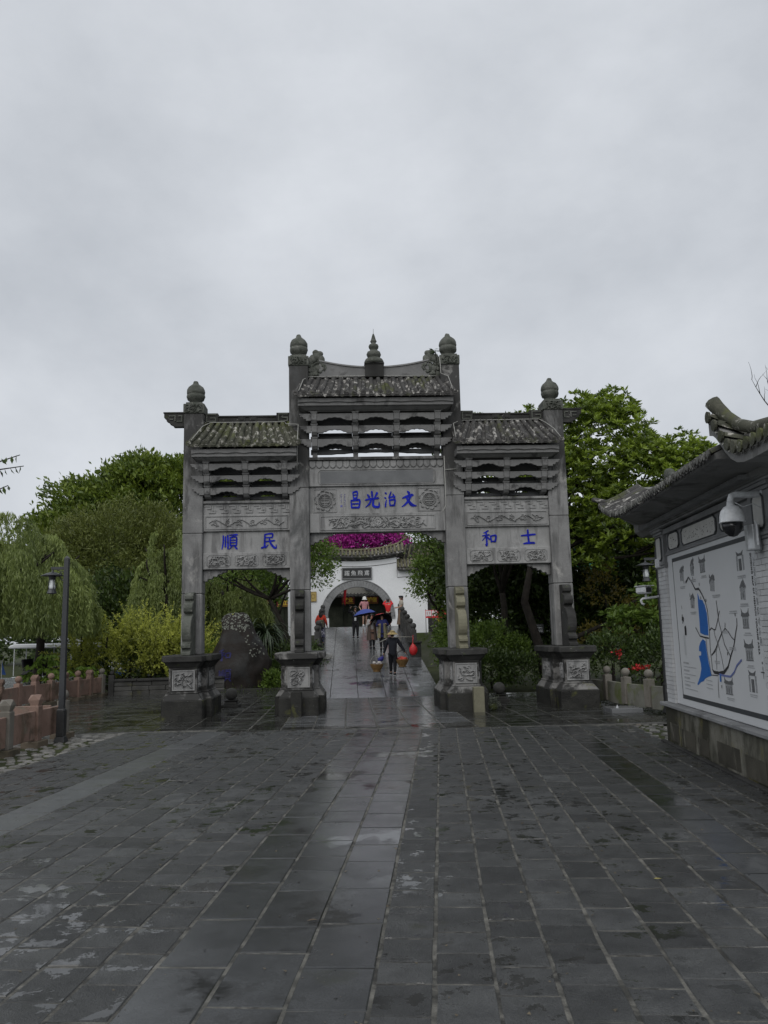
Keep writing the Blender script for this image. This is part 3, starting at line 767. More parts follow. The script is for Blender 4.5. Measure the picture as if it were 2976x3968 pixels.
    rest.M = None; kind(obj('roof_tile', rest, mat, rf), 'stuff')
    return rf, prof
rf0, pr0 = roof(0, 2.24, 9.43, 8.68, 2.03, M_tile, 1, (8.28, 8.60), 19)
roof(-3.67, 1.50, 8.09, 7.28, 1.17, M_tile_mossy, 2, (6.86, 7.18), 13)
roof(3.67, 1.50, 8.09, 7.28, 1.17, M_tile, 3, (6.86, 7.18), 13)

# ridges
mb = MB()
n = 24
for y0_, y1_, dz, zt_ in ((-.085, .085, 0, 0), (-.115, .115, .0, .05)):
    for i in range(n):
        xa, xb = -1.60+3.2*i/n, -1.60+3.2*(i+1)/n
        za, zb_ = 9.70+.16*(abs(xa)/1.4)**2, 9.70+.16*(abs(xb)/1.4)**2
        if zt_ == 0: mb.add([(xa, y0_, 9.42), (xb, y0_, 9.42), (xb, y1_, 9.42), (xa, y1_, 9.42), (xa, y0_, za), (xb, y0_, zb_), (xb, y1_, zb_), (xa, y1_, za)], [(3, 2, 1, 0), (4, 5, 6, 7), (0, 1, 5, 4), (2, 3, 7, 6)])
        else: mb.add([(xa, y0_, za), (xb, y0_, zb_), (xb, y1_, zb_), (xa, y1_, za), (xa, y0_*.8, za+.05), (xb, y0_*.8, zb_+.05), (xb, y1_*.8, zb_+.05), (xa, y1_*.8, za+.05)], [(3, 2, 1, 0), (4, 5, 6, 7), (0, 1, 5, 4), (2, 3, 7, 6)])
obj('ridge', mb, [M_gate2], gate)
mb = MB(); mb.box(-.27, .27, -.2, .2, 9.40, 9.78); mb.box(-.29, .29, -.22, .22, 9.782, 9.83)
gb = obj('finial_base', mb, M_dark, gate, bevel=.012)
mb = MB(); mb.lathe([(.27, 9.83), (.29, 9.90), (.25, 9.98), (.13, 10.01), (.19, 10.06), (.215, 10.13), (.19, 10.20), (.11, 10.25), (.10, 10.28), (.135, 10.32), (.15, 10.38), (.13, 10.43), (.06, 10.47), (.075, 10.50), (.10, 10.53), (.075, 10.58), (.05, 10.66), (.03, 10.74), (.02, 10.76), (.006, 10.78), (.005, 10.92), (0, 10.93)], 18, (-.0, 0, 0))
obj('gourd_finial', mb, M_ornament, gb, smooth=True, jit=.008, jsc=10)
def fish(s):
    mb = MB(); R = random.Random(5)
    def e(x, z, r, sz=1.0, y=0): mb.ball((s*x, y, z), r, 10, 7, sz=sz, sy=.62)
    # rearing dragon-fish: head biting the ridge, body curling up to a rounded tail
    for x, z, r, q in ((1.86, 9.52, .15, 1), (1.70, 9.53, .16, .9), (1.56, 9.58, .13, 1), (1.50, 9.70, .10, 1), (1.62, 9.74, .15, 1), (1.80, 9.70, .17, 1), (1.92, 9.78, .12, 1.1), (1.88, 9.90, .13, 1.1), (1.78, 10.0, .14, 1), (1.66, 10.08, .15, 1), (1.60, 10.16, .11, .9), (1.70, 10.20, .10, .9), (1.56, 9.98, .13, 1.2), (1.50, 9.90, .08, 1), (1.95, 9.62, .09, 1.1), (1.42, 9.56, .07, 1)):
        e(x, z, r, q)
    for k in range(9):
        a = R.uniform(0, 6.28); e(1.70+.2*math.cos(a), 9.75+.24*math.sin(a), .05, 1, -.09)
    for t in (-.07, .07):
        mb.tube([(s*1.45, t, 9.62), (s*1.40, t, 9.70), (s*1.43, t, 9.80), (s*1.5, t, 9.84)], [.03, .035, .03, .01], 6)
        mb.tube([(s*(1.62+.16*math.cos(a)), t*1.3, 9.74+.14*math.sin(a)) for a in np.linspace(0, 5, 12)], .022, 5)
    return obj('dragon_fish_ornament', mb, M_ornament, gate, smooth=True, jit=.02, jsc=8)
fish(-1); fish(1)
for s in (-1, 1):
    cx = s*3.67; mb = MB()
    mb.box(cx-1.2, cx+1.2, -.07, .07, 8.06, 8.26); mb.box(cx-1.2, cx+1.2, -.10, .10, 8.262, 8.31)
    for e in (-1, 1): mb.box(cx+e*1.02-.19, cx+e*1.02+.19, -.11, .11, 8.08, 8.38)
    for k in (-.16, .16): mb.box(cx+k-.11, cx+k+.11, -.09, .09, 8.14, 8.30); mb.box(cx+k-.06, cx+k+.06, -.105, .105, 8.17, 8.25)
    rg = obj('ridge', mb, M_dark, gate, bevel=.008)
    for e in (-1, 1):
        xc = cx+e*1.02; fr = MB()
        fr.box(xc-.14, xc+.14, -.135, -.11, 8.32, 8.35); fr.box(xc-.14, xc-.11, -.135, -.11, 8.12, 8.319); fr.box(xc-.109, xc+.14, -.135, -.11, 8.12, 8.15); fr.box(xc+.11, xc+.14, -.135, -.11, 8.151, 8.25); fr.box(xc-.03, xc+.109, -.135, -.11, 8.22, 8.25)
        obj('fret_pattern', fr, M_ornament, rg)
    # stepped wing beyond the outer pillar
    x0 = s*5.43; q = [(0, 8.39), (.60, 8.39), (.60, 8.27), (.53, 8.22), (.53, 8.17), (.44, 8.13), (.44, 8.09), (.33, 8.04), (.33, 8.0), (0, 8.0)]
    mb = MB(); mb.prism([(x0+s*p, z) for p, z in q], 'y', -.09, .09); mb.box(min(x0, x0+s*.62), max(x0, x0+s*.62), -.11, .11, 8.391, 8.43)
    wg = obj('ridge_wing', mb, M_dark, gate, bevel=.006)
    fr = MB()
    for a, b, c, d in ((.08, .2, 8.30, 8.33), (.08, .11, 8.14, 8.299), (.111, .24, 8.14, 8.17), (.27, .3, 8.16, 8.33), (.301, .46, 8.30, 8.33), (.34, .44, 8.2, 8.23)): fr.box(min(x0+s*a, x0+s*b), max(x0+s*a, x0+s*b), -.115, -.092, c, d)
    obj('fret_pattern', fr, M_ornament, wg)
# thin lighting cables clipped along roofs and pillars
cable([(-2.15, -.9, 8.78), (-2.12, -.7, 8.95), (-2.05, -.35, 9.28), (-1.9, -.14, 9.43), (0, -.13, 9.45), (1.85, -.14, 9.43)], parent=gate)
cable([(1.90, -.30, 9.95), (1.92, -.3, 9.45), (2.1, -.5, 9.3), (2.17, -.88, 8.8)], parent=gate)
cable([(-5.1, -.9, 7.40), (-5.02, -.7, 7.6), (-4.9, -.3, 7.95), (-4.7, -.13, 8.1), (-2.6, -.13, 8.1), (-2.55, -.35, 7.98), (-2.2, -.4, 7.95), (-2.2, -.85, 7.4), (-2.23, -.6, 6.6)], parent=gate)
cable([(2.2, -.9, 7.4), (2.2, -.5, 7.9), (2.45, -.14, 8.08), (4.75, -.13, 8.1), (4.9, -.3, 7.95), (5.05, -.6, 7.7), (5.15, -.9, 7.38)], parent=gate)
cable([(1.93, -.30, 6.6), (2.25, -.29, 6.62), (2.27, -.29, 6.6)], parent=gate)
cable([(1.93, -.29, 7.0), (1.935, -.29, 5.6), (1.88, -.22, 5.45), (1.83, -.215, 5.42)], parent=gate, r=.013)

# ------------------------------------------------------------------ brush lettering
GL = {
 'wen': [[(42,98,9),(50,90,13),(50,80,9)],[(8,58,6),(30,66,11),(66,76,14),(78,76,8)],[(62,74,12),(45,42,11),(22,18,9),(2,6,4)],[(34,60,8),(48,38,13),(68,16,16),(98,10,3)]],
 'zhi': [[(8,92,6),(18,88,11)],[(4,62,6),(14,60,10)],[(10,8,10),(12,28,9),(20,50,4)],[(56,98,7),(48,80,10),(38,62,8),(60,66,8),(80,70,10)],[(70,84,7),(84,64,12)],[(42,50,8),(46,14,9)],[(44,46,8),(66,50,9),(86,48,10),(78,12,10)],[(48,14,8),(78,16,8)]],
 'guang': [[(48,98,10),(50,70,11)],[(20,80,8),(30,66,12)],[(82,90,12),(66,64,6)],[(4,48,6),(30,54,9),(90,60,10)],[(42,54,10),(32,28,9),(4,6,4)],[(58,54,10),(54,20,12),(66,8,12),(92,8,11),(94,34,4)]],
 'chang': [[(30,96,8),(34,60,8)],[(30,94,8),(70,98,10),(64,60,9)],[(34,79,6),(62,81,6)],[(34,61,7),(64,62,7)],[(12,48,9),(16,6,10)],[(12,46,9),(60,50,10),(92,46,12),(82,4,12)],[(22,27,7),(78,29,7)],[(18,6,9),(80,6,9)]],
 'he': [[(44,98,9),(12,84,4)],[(4,66,6),(50,72,9)],[(30,88,8),(32,4,10),(22,10,4)],[(30,66,7),(2,34,3)],[(34,62,6),(52,42,9)],[(60,64,8),(64,24,8)],[(60,62,8),(96,66,10),(90,24,9)],[(64,28,8),(90,28,8)]],
 'shi': [[(4,62,8),(50,66,11),(96,70,10)],[(48,100,9),(52,10,11)],[(18,8,8),(50,12,12),(88,12,12)]],
 'shun': [[(10,90,7),(10,50,8),(2,4,4)],[(24,84,7),(24,20,8)],[(38,92,8),(40,6,8)],[(50,94,6),(98,96,8)],[(74,94,6),(66,80,6)],[(54,78,7),(54,26,7)],[(54,78,7),(92,80,8),(92,26,8)],[(56,62,5),(90,62,5)],[(56,46,5),(90,46,5)],[(54,28,6),(92,28,6)],[(66,24,7),(48,2,3)],[(80,24,6),(96,6,10)]],
 'min': [[(24,94,7),(72,98,9),(72,74,8)],[(26,74,6),(72,74,7)],[(24,94,8),(24,14,10),(46,28,4)],[(26,48,7),(88,54,8)],[(52,72,7),(60,40,10),(82,12,12),(98,8,8),(98,28,3)],[(2,8,10),(24,16,8)]],
}
def brush(key, w, h, depth=.012):
    mb = MB()
    for si, st in enumerate(GL[key]):
        pts = []
        n = len(st)
        for i in range(n-1):
            p0 = st[max(i-1, 0)]; p1 = st[i]; p2 = st[i+1]; p3 = st[min(i+2, n-1)]
            for j in range(6):
                t = j/6
                pts.append(tuple(.5*(2*p1[k]+(p2[k]-p0[k])*t+(2*p0[k]-5*p1[k]+4*p2[k]-p3[k])*t*t+(3*p1[k]-p0[k]-3*p2[k]+p3[k])*t**3) for k in range(3)))
        pts.append(st[-1])
        L = []; Rr = []
        for i, p in enumerate(pts):
            a = pts[max(i-1, 0)]; b = pts[min(i+1, len(pts)-1)]
            dx, dy = b[0]-a[0], b[1]-a[1]; q = math.hypot(dx, dy)+1e-6; nx_, ny_ = -dy/q, dx/q
            r = p[2]*.62
            L.append((p[0]+nx_*r, p[1]+ny_*r)); Rr.append((p[0]-nx_*r, p[1]-ny_*r))
        def cap(p, ang, r): return [(p[0]+r*.9*math.cos(ang+t), p[1]+r*.9*math.sin(ang+t)) for t in (-.8, 0, .8)]
        a0 = math.atan2(pts[0][1]-pts[1][1], pts[0][0]-pts[1][0]); a1 = math.atan2(pts[-1][1]-pts[-2][1], pts[-1][0]-pts[-2][0])
        c0 = cap(pts[0], a0, pts[0][2]*.62); c1 = cap(pts[-1], a1, pts[-1][2]*.62)
        f = -depth-si*.0012
        S = lambda q: ((q[0]/100-.5)*w, (q[1]/100-.5)*h)
        Ls = [S(q) for q in L]; Rs = [S(q) for q in Rr]
        m = len(Ls)
        vs_ = [(x, f, z) for x, z in Ls]+[(x, f, z) for x, z in Rs]+[(x, 0, z) for x, z in Ls]+[(x, 0, z) for x, z in Rs]
        fs = [(i, m+i, m+i+1, i+1) for i in range(m-1)]+[(i, i+1, 2*m+i+1, 2*m+i) for i in range(m-1)]+[(m+i, 3*m+i, 3*m+i+1, m+i+1) for i in range(m-1)]
        b_ = 4*m
        for c, l, r_ in ((c0, 0, m), (c1, m-1, 2*m-1)):
            k = len(vs_); vs_ += [(S(q)[0], f, S(q)[1]) for q in c]
            fs.append((l, k, k+1, k+2, r_))
        mb.add(vs_, fs)
    return mb
def glyph(key, x, z, w, h, parent, y=-.1215, mat=None):
    return obj('character', brush(key, w, h), mat or M_blue, parent, (x, y, z))
boards = [o for o in gate.children if o.name.startswith('name_board')]
nbC, nbL, nbR = boards[0], boards[1], boards[2]
glyph('chang', -.625, 5.795, .31, .49, nbC); glyph('guang', -.14, 5.795, .43, .48, nbC)
glyph('zhi', .375, 5.79, .36, .47, nbC); glyph('wen', .905, 5.79, .44, .47, nbC)
glyph('shun', -4.15, 4.665, .44, .44, nbL); glyph('min', -3.06, 4.665, .42, .44, nbL)
glyph('he', 3.15, 4.64, .41, .43, nbR); glyph('shi', 4.27, 4.64, .43, .42, nbR)
mb = MB(); R = random.Random(3)
for cx_, n in ((-.92, 9), (-1.02, 6)):
    z = 5.96
    for k in range(n):
        for q in range(3):
            a = R.uniform(0, 3.1); l = R.uniform(.008, .017); x_ = cx_+R.uniform(-.012, .012); z_ = z+R.uniform(-.01, .01)
            mb.tube([(x_-l*math.cos(a), -.124-k*.0001, z_-l*math.sin(a)), (x_+l*math.cos(a), -.124, z_+l*math.sin(a))], .0035, 4)
        z -= .042
mb.box(-1.045, -.99, -.127, -.12, 5.60, 5.655)
obj('signature', mb, plain('faded_blue_paint', (.10, .10, .30), .6), nbC)
# ------------------------------------------------------------------ text helper
def text_mesh(s, size, depth, bold=0.0, name='lettering', mats=(), space=1.0):
    cu = bpy.data.curves.new(name, 'FONT'); cu.body = s; cu.size = size; cu.extrude = depth/2; cu.offset = bold
    cu.align_x = 'CENTER'; cu.align_y = 'CENTER'; cu.space_character = space; cu.resolution_u = 3
    o = bpy.data.objects.new(name, cu); COL.objects.link(o)
    dg = bpy.context.evaluated_depsgraph_get()
    me = bpy.data.meshes.new_from_object(o.evaluated_get(dg)); me.name = name
    bpy.data.objects.remove(o); bpy.data.curves.remove(cu)
    me.materials.clear()
    for m in mats: me.materials.append(m)
    return me
def basis(X, Y, loc):
    X = Vector(X); Y = Vector(Y); Z = X.cross(Y)
    return Matrix(((X.x, Y.x, Z.x, loc[0]), (X.y, Y.y, Z.y, loc[1]), (X.z, Y.z, Z.z, loc[2]), (0, 0, 0, 1)))

# ------------------------------------------------------------------ the map screen wall (built in plaza axes: x across, y along)
WO = (4.4, 11.0, 0.0)
wall = thing('screen_wall', 'white brick screen wall with tiled upturned eaves carrying the large painted tourist map', 'wall', PW(4.4, 11.0), -PH)
def wob(name, mb, mats, parent=None, **k): 
    return obj(name, mb, mats, parent or wall, org=WO if (parent is None or parent is wall) else WO, **k)
mb = MB(); mb.box(4.14, 4.75, 5.5, 15.16, .70, 3.78); body = wob('wall_body', mb, M_white)
mb = MB(); mb.box(4.02, 4.9, 5.4, 15.2, -.05, .63); plinth = wob('plinth', mb, M_plinth, bevel=.012, jit=.004, jsc=3)
M_plinth_dk = stone('damp_dark_plinth_slab', (.035, .034, .028), (.085, .08, .065), 1.6, .6, .2, 60, spots=[((.15, .145, .12), 2.2, .58, .66, .4)], var=.2)
for y0, y1, z0, z1 in ((14.45, 14.95, .06, .36), (13.55, 14.25, .04, .33), (12.9, 13.4, .05, .30), (11.6, 12.5, .05, .36), (10.7, 11.4, .04, .33), (9.4, 10.3, .05, .36)):
    mb = MB(); mb.box(4.011, 4.018, y0, y1, z0, z1); wob('stone_slab_facing', mb, M_plinth_dk, plinth, bevel=.003)
mb = MB(); mb.box(3.90, 3.985, 5.4, 15.22, -.05, .035); wob('base_kerb', mb, M_dark, plinth, jit=.01, jsc=5, bevel=.01)
mb = MB(); mb.box(3.955, 4.95, 5.3, 15.33, .633, .695); wob('ledge', mb, M_cornice, bevel=.012)
# board: white surface in a raised plaster frame
MX = 4.128
mb = MB(); mb.box(4.115, 4.139, 10.66, 14.715, .715, 3.30); board = wob('map_board', mb, plain('map_board_white', (.56, .575, .59), .45, nz=.03, nsc=1.5), jit=0)
M_band = plain('map_black_band', (.045, .05, .055), .5); M_ink = plain('map_black_ink', (.03, .03, .033), .5)
M_lake = plain('map_lake_blue', (.018, .125, .42), .45, nz=.05); M_river = plain('map_river_blue', (.13, .16, .36), .5); M_sk = plain('map_sketch_grey', (.26, .27, .28), .6, nz=.35, nsc=40)
M_sk2 = plain('map_sketch_dark', (.11, .115, .12), .6, nz=.4, nsc=40); M_cap = plain('map_caption_grey', (.36, .37, .38), .6)
K = .985
def mp(y, z, la=4.2):   # measured on a plane at 4.2 -> the board plane 4.115, seen from the camera at (0,0,2.05)
    k = 4.112/4.2; return (y*k, 2.05+(z-2.05)*k)
lay_ = [0]
def flat(poly, mat, name, parent=None, t=.003, raw=False):
    lay_[0] += 1
    q = [p if raw else mp(*p) for p in poly]; x = 4.115-.0012-.00002*lay_[0]
    m = MB(); m.prism(q, 'x', x-t+.0004*(lay_[0] % 5), 4.116); return wob(name, m, mat, parent or board)
def ribbon(pts, w, mat, name, parent=None):
    lay_[0] += 1; m = MB(); pts = [mp(*p) for p in pts]; x = 4.115-.004-.00012*(lay_[0] % 40)
    if not hasattr(w, '__len__'): w = [w]*len(pts)
    n = len(pts); L = []; R_ = []
    for i, p in enumerate(pts):
        a = pts[max(0, i-1)]; b = pts[min(n-1, i+1)]; dx, dz = b[0]-a[0], b[1]-a[1]; q = math.hypot(dx, dz)+1e-6
        L.append((p[0]-dz/q*w[i]/2, p[1]+dx/q*w[i]/2)); R_.append((p[0]+dz/q*w[i]/2, p[1]-dx/q*w[i]/2))
    vs_ = [(x, *p) for p in L]+[(x, *p) for p in R_]
    m.add(vs_, [(i, i+1, n+i+1, n+i) for i in range(n-1)]); return wob(name, m, mat, parent or board)
flat([(14.70, 3.25), (14.70, 3.185), (10.95, 3.185), (10.95, 3.25)], M_band, 'border_band')
flat([(14.68, .865), (14.68, .795), (10.95, .80), (10.95, .87)], M_band, 'border_band')
flat([(14.72, 3.25), (14.70, 3.25), (14.65, .80), (14.67, .80)], M_band, 'border_line')
flat([(13.44, 2.57), (13.39, 2.52), (13.37, 2.47), (13.22, 2.45), (13.13, 2.37), (13.06, 2.24), (13.05, 2.08), (13.07, 1.89), (13.26, 1.9), (13.46, 1.93), (13.45, 2.08), (13.45, 2.25), (13.45, 2.41)], M_lake, 'lake')
flat([(13.36, 1.83), (13.24, 1.8), (13.22, 1.64), (13.17, 1.47), (13.11, 1.33), (13.07, 1.27), (13.25, 1.24), (13.39, 1.21), (13.49, 1.16), (13.62, 1.14), (13.78, 1.08), (13.82, 1.09), (13.65, 1.22), (13.55, 1.35), (13.55, 1.43), (13.62, 1.56), (13.5, 1.57), (13.49, 1.63), (13.59, 1.64), (13.57, 1.71), (13.48, 1.78)], M_lake, 'lake')
r1 = [(14.02, 2.78), (13.94, 2.81), (13.85, 2.86), (13.7, 2.78), (13.53, 2.64), (13.35, 2.64), (13.22, 2.55), (13.08, 2.42), (13.01, 2.28), (13.0, 2.1), (13.0, 1.94), (13.02, 1.78), (13.03, 1.64), (13.01, 1.51), (13.01, 1.37), (12.94, 1.33), (12.7, 1.325), (12.49, 1.35), (12.3, 1.44), (12.16, 1.59), (11.99, 1.75), (11.88, 1.92), (11.8, 2.04), (11.78, 2.14)]
ribbon(r1, [.04, .035, .03, .025, .03, .04, .03, .025, .02, .018, .018, .018, .018, .018, .025, .045, .05, .05, .035, .03, .028, .025, .02, .02], M_ink, 'road')
for r_, w_ in (([(13.67, 2.02), (13.48, 1.88), (13.26, 1.86), (13.05, 1.85)], .022), ([(12.98, 1.97), (12.9, 2.01), (12.78, 1.98), (12.72, 1.98), (12.59, 2.11), (12.47, 2.26)], .018), ([(12.57, 2.42), (12.55, 2.24), (12.54, 2.12), (12.45, 1.93), (12.29, 2.0), (12.17, 1.95), (12.05, 1.87), (11.94, 1.83)], .018),
               ([(12.27, 2.08), (12.29, 2.0)], .014), ([(12.45, 1.93), (12.62, 1.81), (12.82, 1.65), (12.99, 1.59)], .02), ([(12.78, 1.97), (12.76, 1.89), (12.65, 1.77), (12.56, 1.61), (12.48, 1.38)], .014), ([(12.45, 1.93), (12.37, 1.76), (12.16, 1.59)], .016), ([(12.9, 1.63), (12.68, 1.74), (12.76, 1.65), (12.8, 1.37)], .012),
               ([(13.19, 1.85), (13.19, 1.64), (13.12, 1.45), (13.08, 1.28), (12.76, 1.285), (12.8, 1.12), (12.81, 0.95)], .014)):
    ribbon(r_, w_, M_ink, 'road')
ribbon([(12.71, 1.31), (12.48, 1.30), (12.23, 1.30), (12.07, 1.37), (11.94, 1.47), (11.73, 1.56)], .03, M_river, 'river'); ribbon([(12.66, 1.31), (12.67, 1.20)], .06, M_lake, 'river')
for p in [(14.1, 2.79), (13.61, 2.83), (13.3, 2.71), (13.28, 2.49), (13.04, 2.44), (11.83, 2.19), (12.27, 1.63), (12.64, 1.13)]: ribbon([(p[0], p[1]-.022), (p[0], p[1]+.022)], .022, M_ink, 'place_mark')
R = random.Random(11)
def sketch(y, z, w, h, st):
    """small grey drawing of a hall: body, columns, upturned roof"""
    y, z = mp(y, z); m = MB(); m2 = MB(); x = 4.1125
    def q(mm, pts, dx=0): mm.prism([(y-a*w/2, z+b*h/2) for a, b in pts], 'x', x-.0006-dx, x+.002)
    if st == 'hall':
        q(m, [(-.7, -.95), (.7, -.95), (.75, .2), (-.75, .2)]); q(m2, [(-1, .25), (-.85, .55), (-.9, .98), (-.6, .6), (.0, .5), (.6, .6), (.9, .98), (.85, .55), (1, .25), (.6, .15), (-.6, .15)], .001)
        for k in (-.45, 0, .45): q(m2, [(k-.08, -.8), (k+.08, -.8), (k+.08, -.05), (k-.08, -.05)], .001)
        q(m2, [(-.72, -.95), (.72, -.95), (.72, -.86), (-.72, -.86)], .0014)
    elif st == 'gate':
        q(m, [(-.85, -.95), (-.55, -.95), (-.5, .6), (-.85, .5)]); q(m, [(.85, -.95), (.55, -.95), (.5, .6), (.85, .5)]); q(m2, [(-.3, -.95), (.3, -.95), (.3, .2), (-.3, .2)]); q(m2, [(-.6, .5), (.6, .5), (.8, .98), (.3, .75), (-.3, .75), (-.8, .98)], .001)
    else:
        q(m, [(-.55, -.8), (.5, -.9), (.6, .1), (.2, .5), (-.5, .3)]); q(m2, [(-.65, .25), (-.1, .8), (.35, .95), (.75, .3), (.5, .2), (.1, .5), (-.3, .2)], .0022)
        for k in range(9):
            a, b = R.uniform(-.7, .5), R.uniform(-.9, .6); s1, s2 = R.uniform(.15, .4), R.uniform(.1, .35)
            q(m if k % 2 else m2, [(a, b), (a+s1, b+.08), (a+s1, b+s2+.1), (a+s1*.4, b+s2+.25), (a, b+s2)], .0003*k)
    o = wob('sketch', m, M_sk, board); wob('sketch', m2, M_sk2, board)
    return o
for a in ((14.21, 2.94, .36, .27, 'old'), (13.62, 3.0, .26, .30, 'old'), (13.09, 3.02, .33, .28, 'hall'), (12.7, 2.69, .36, .28, 'old'), (13.74, 2.45, .36, .26, 'old'), (11.47, 2.93, .32, .28, 'gate'), (11.47, 2.52, .32, .30, 'old'), (11.46, 2.13, .30, .28, 'hall'), (11.43, 1.7, .34, .30, 'hall'), (11.40, 1.28, .32, .30, 'gate'), (12.34, 1.16, .38, .26, 'hall')): sketch(*a)
Xd, Yd = (0, 0, -1), (0, -1, 0)
def wtext(s, size, y, z, X, Y, mat, bold=0.0, space=1.0, parent=None, x=4.1095, name='lettering', k=True):
    if k: y, z = mp(y, z)
    me = text_mesh(s, size, .002, bold, name, [mat], space)
    return link(name, me, parent or board, M=basis(X, Y, (x-WO[0], y-WO[1], z)))
wtext('GUIDING MAP OF HESHUN TOURISM AREA', .062, 11.075, 2.33, Xd, Yd, M_ink, .001, 1.12)
wtext('和顺旅游景区导览图', .125, 10.965, 2.35, Xd, Yd, M_sk, .0, 1.05)
for yy_, zz in ((14.2, 2.72), (13.6, 2.80), (13.05, 2.83), (12.55, 2.50), (13.72, 2.27), (11.45, 2.72), (11.45, 2.33), (11.42, 1.93), (11.42, 1.49), (11.40, 1.10), (12.3, .985), (11.9, 2.24), (12.3, 1.96), (12.05, 1.72), (12.75, 1.50)):
    for q in range(2):
        L_ = R.uniform(.10, .17); ribbon([(yy_+L_, zz-.025*q), (yy_-L_, zz-.028*q)], .010 if q else .016, M_cap, 'caption_line')
for i in range(8):
    zz = 1.42-i*.062; L_ = R.uniform(.45, .72) if i % 2 else .3
    ribbon([(14.5, zz), (14.5-L_, zz-.012*L_)], .012 if i % 2 else .028, M_cap, 'caption_line')
for i in range(3): ribbon([(13.35, 1.19-i*.06), (13.05, 1.185-i*.06)], .012, M_cap, 'caption_line')
o = obj('calligraphy', brush('he', .10, .15, .002), M_ink, board); o.matrix_local = basis((0, -1, 0), (1, 0, 0), (0, 0, 0)) @ Matrix.Identity(4)
y_, z_ = mp(14.34, 2.17); o.matrix_local = Matrix(((0, 1, 0, 4.112-WO[0]), (-1, 0, 0, y_-WO[1]), (0, 0, 1, z_), (0, 0, 0, 1)))
y_, z_ = mp(14.24, 1.97); o = obj('calligraphy', brush('shun', .10, .16, .002), M_ink, board); o.matrix_local = Matrix(((0, 1, 0, 4.112-WO[0]), (-1, 0, 0, y_-WO[1]), (0, 0, 1, z_), (0, 0, 0, 1)))
ribbon([(14.36, 2.40), (14.33, 2.34)], .012, M_ink, 'calligraphy')
for k in (14.36, 14.30): ribbon([(k, 1.9), (k-.01, 1.55)], .011, M_cap, 'caption_line')
ribbon([(11.0, 1.50), (11.0, 1.34)], .010, M_ink, 'compass'); ribbon([(11.07, 1.42), (10.93, 1.42)], .012, M_ink, 'compass'); ribbon([(11.0, 1.56), (11.0, 1.53)], .02, M_ink, 'compass')

# frieze of painted panels above the board
mb = MB(); mb.box(4.09, 4.14, 10.66, 14.715, 3.302, 3.345); mb.box(4.06, 4.14, 10.66, 14.715, 3.69, 3.78); mb.box(4.10, 4.139, 10.66, 14.715, 3.3455, 3.375); wob('frieze_moulding', mb, M_cornice, bevel=.006)
mb = MB(); mb.box(4.125, 4.139, 10.66, 14.715, 3.376, 3.689); wob('frieze_ground', mb, M_cornice)
M_paint = plain('painted_panel_white', (.52, .52, .50), .6, nz=.08, nsc=6); M_ink2 = plain('faded_ink_wash', (.17, .17, .16), .7, nz=.3)
for y0, y1 in ((13.93, 14.55), (12.05, 13.74), (11.25, 11.87)):
    o8 = [(y0, 3.44), (y0+.05, 3.41), (y0+.08, 3.385), (y1-.08, 3.385), (y1-.05, 3.41), (y1, 3.44), (y1, 3.62), (y1-.05, 3.65), (y1-.08, 3.675), (y0+.08, 3.675), (y0+.05, 3.65), (y0, 3.62)]
    m = MB(); m.prism(o8, 'x', 4.112, 4.124); pn = wob('painted_panel', m, M_paint)
    m = MB()
    for j in range(12):
        a, b = o8[j], o8[(j+1) % 12]; m.tube([(4.108, *a), (4.108, *b)], .014, 4)
    wob('panel_frame', m, M_band, pn)
    m = MB()
    for j in range(int(26*(y1-y0))):
        c = (4.1105, R.uniform(y0+.12, y1-.12), R.uniform(3.43, 3.60)); a = R.uniform(0, 3.14); l = R.uniform(.01, .035)
        m.tube([c, (4.1105, c[1]+l*math.cos(a), c[2]+l*math.sin(a)*.7)], R.uniform(.002, .007), 4)
    wob('ink_painting', m, M_ink2, pn)

# brick pillars, each course laid brick by brick
def bricks(y0, y1, z0, z1, name='brick_pillar'):
    mb = MB(); mb.box(4.085, 4.75, y0+.012, y1-.012, z0, z1); pl = wob(name, mb, M_grout2)
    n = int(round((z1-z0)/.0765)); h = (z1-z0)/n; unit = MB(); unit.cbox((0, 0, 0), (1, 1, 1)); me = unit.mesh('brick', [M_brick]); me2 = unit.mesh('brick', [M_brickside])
    for k in range(n):
        zc = z0+(k+.5)*h
        w = y1-y0
        js = [0, w] if w < .6 and k % 2 else ([0, w*.5, w] if w < .6 else ([0, w*.33, w*.66, w] if k % 2 else [0, w*.17, w*.5, w*.83, w]))
        for a, b in zip(js[:-1], js[1:]):
            q = link('brick', me, pl); q.location = (4.105-WO[0]+U(-.003, .003), y0+(a+b)/2-WO[1], zc); q.scale = (.07, b-a-.007, h-.007); q.rotation_euler = (0, 0, U(-.004, .004))
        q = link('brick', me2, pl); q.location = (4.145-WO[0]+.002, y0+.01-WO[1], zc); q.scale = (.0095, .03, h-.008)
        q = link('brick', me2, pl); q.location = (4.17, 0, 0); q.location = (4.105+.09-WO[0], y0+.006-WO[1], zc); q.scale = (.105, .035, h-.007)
    return pl
M_grout2 = stone('pillar_mortar', (.33, .33, .33), (.40, .40, .40), 3, .85, .2, 60, var=0)
bricks(14.72, 15.20, .70, 3.10)
bricks(9.95, 10.62, .70, 3.10)
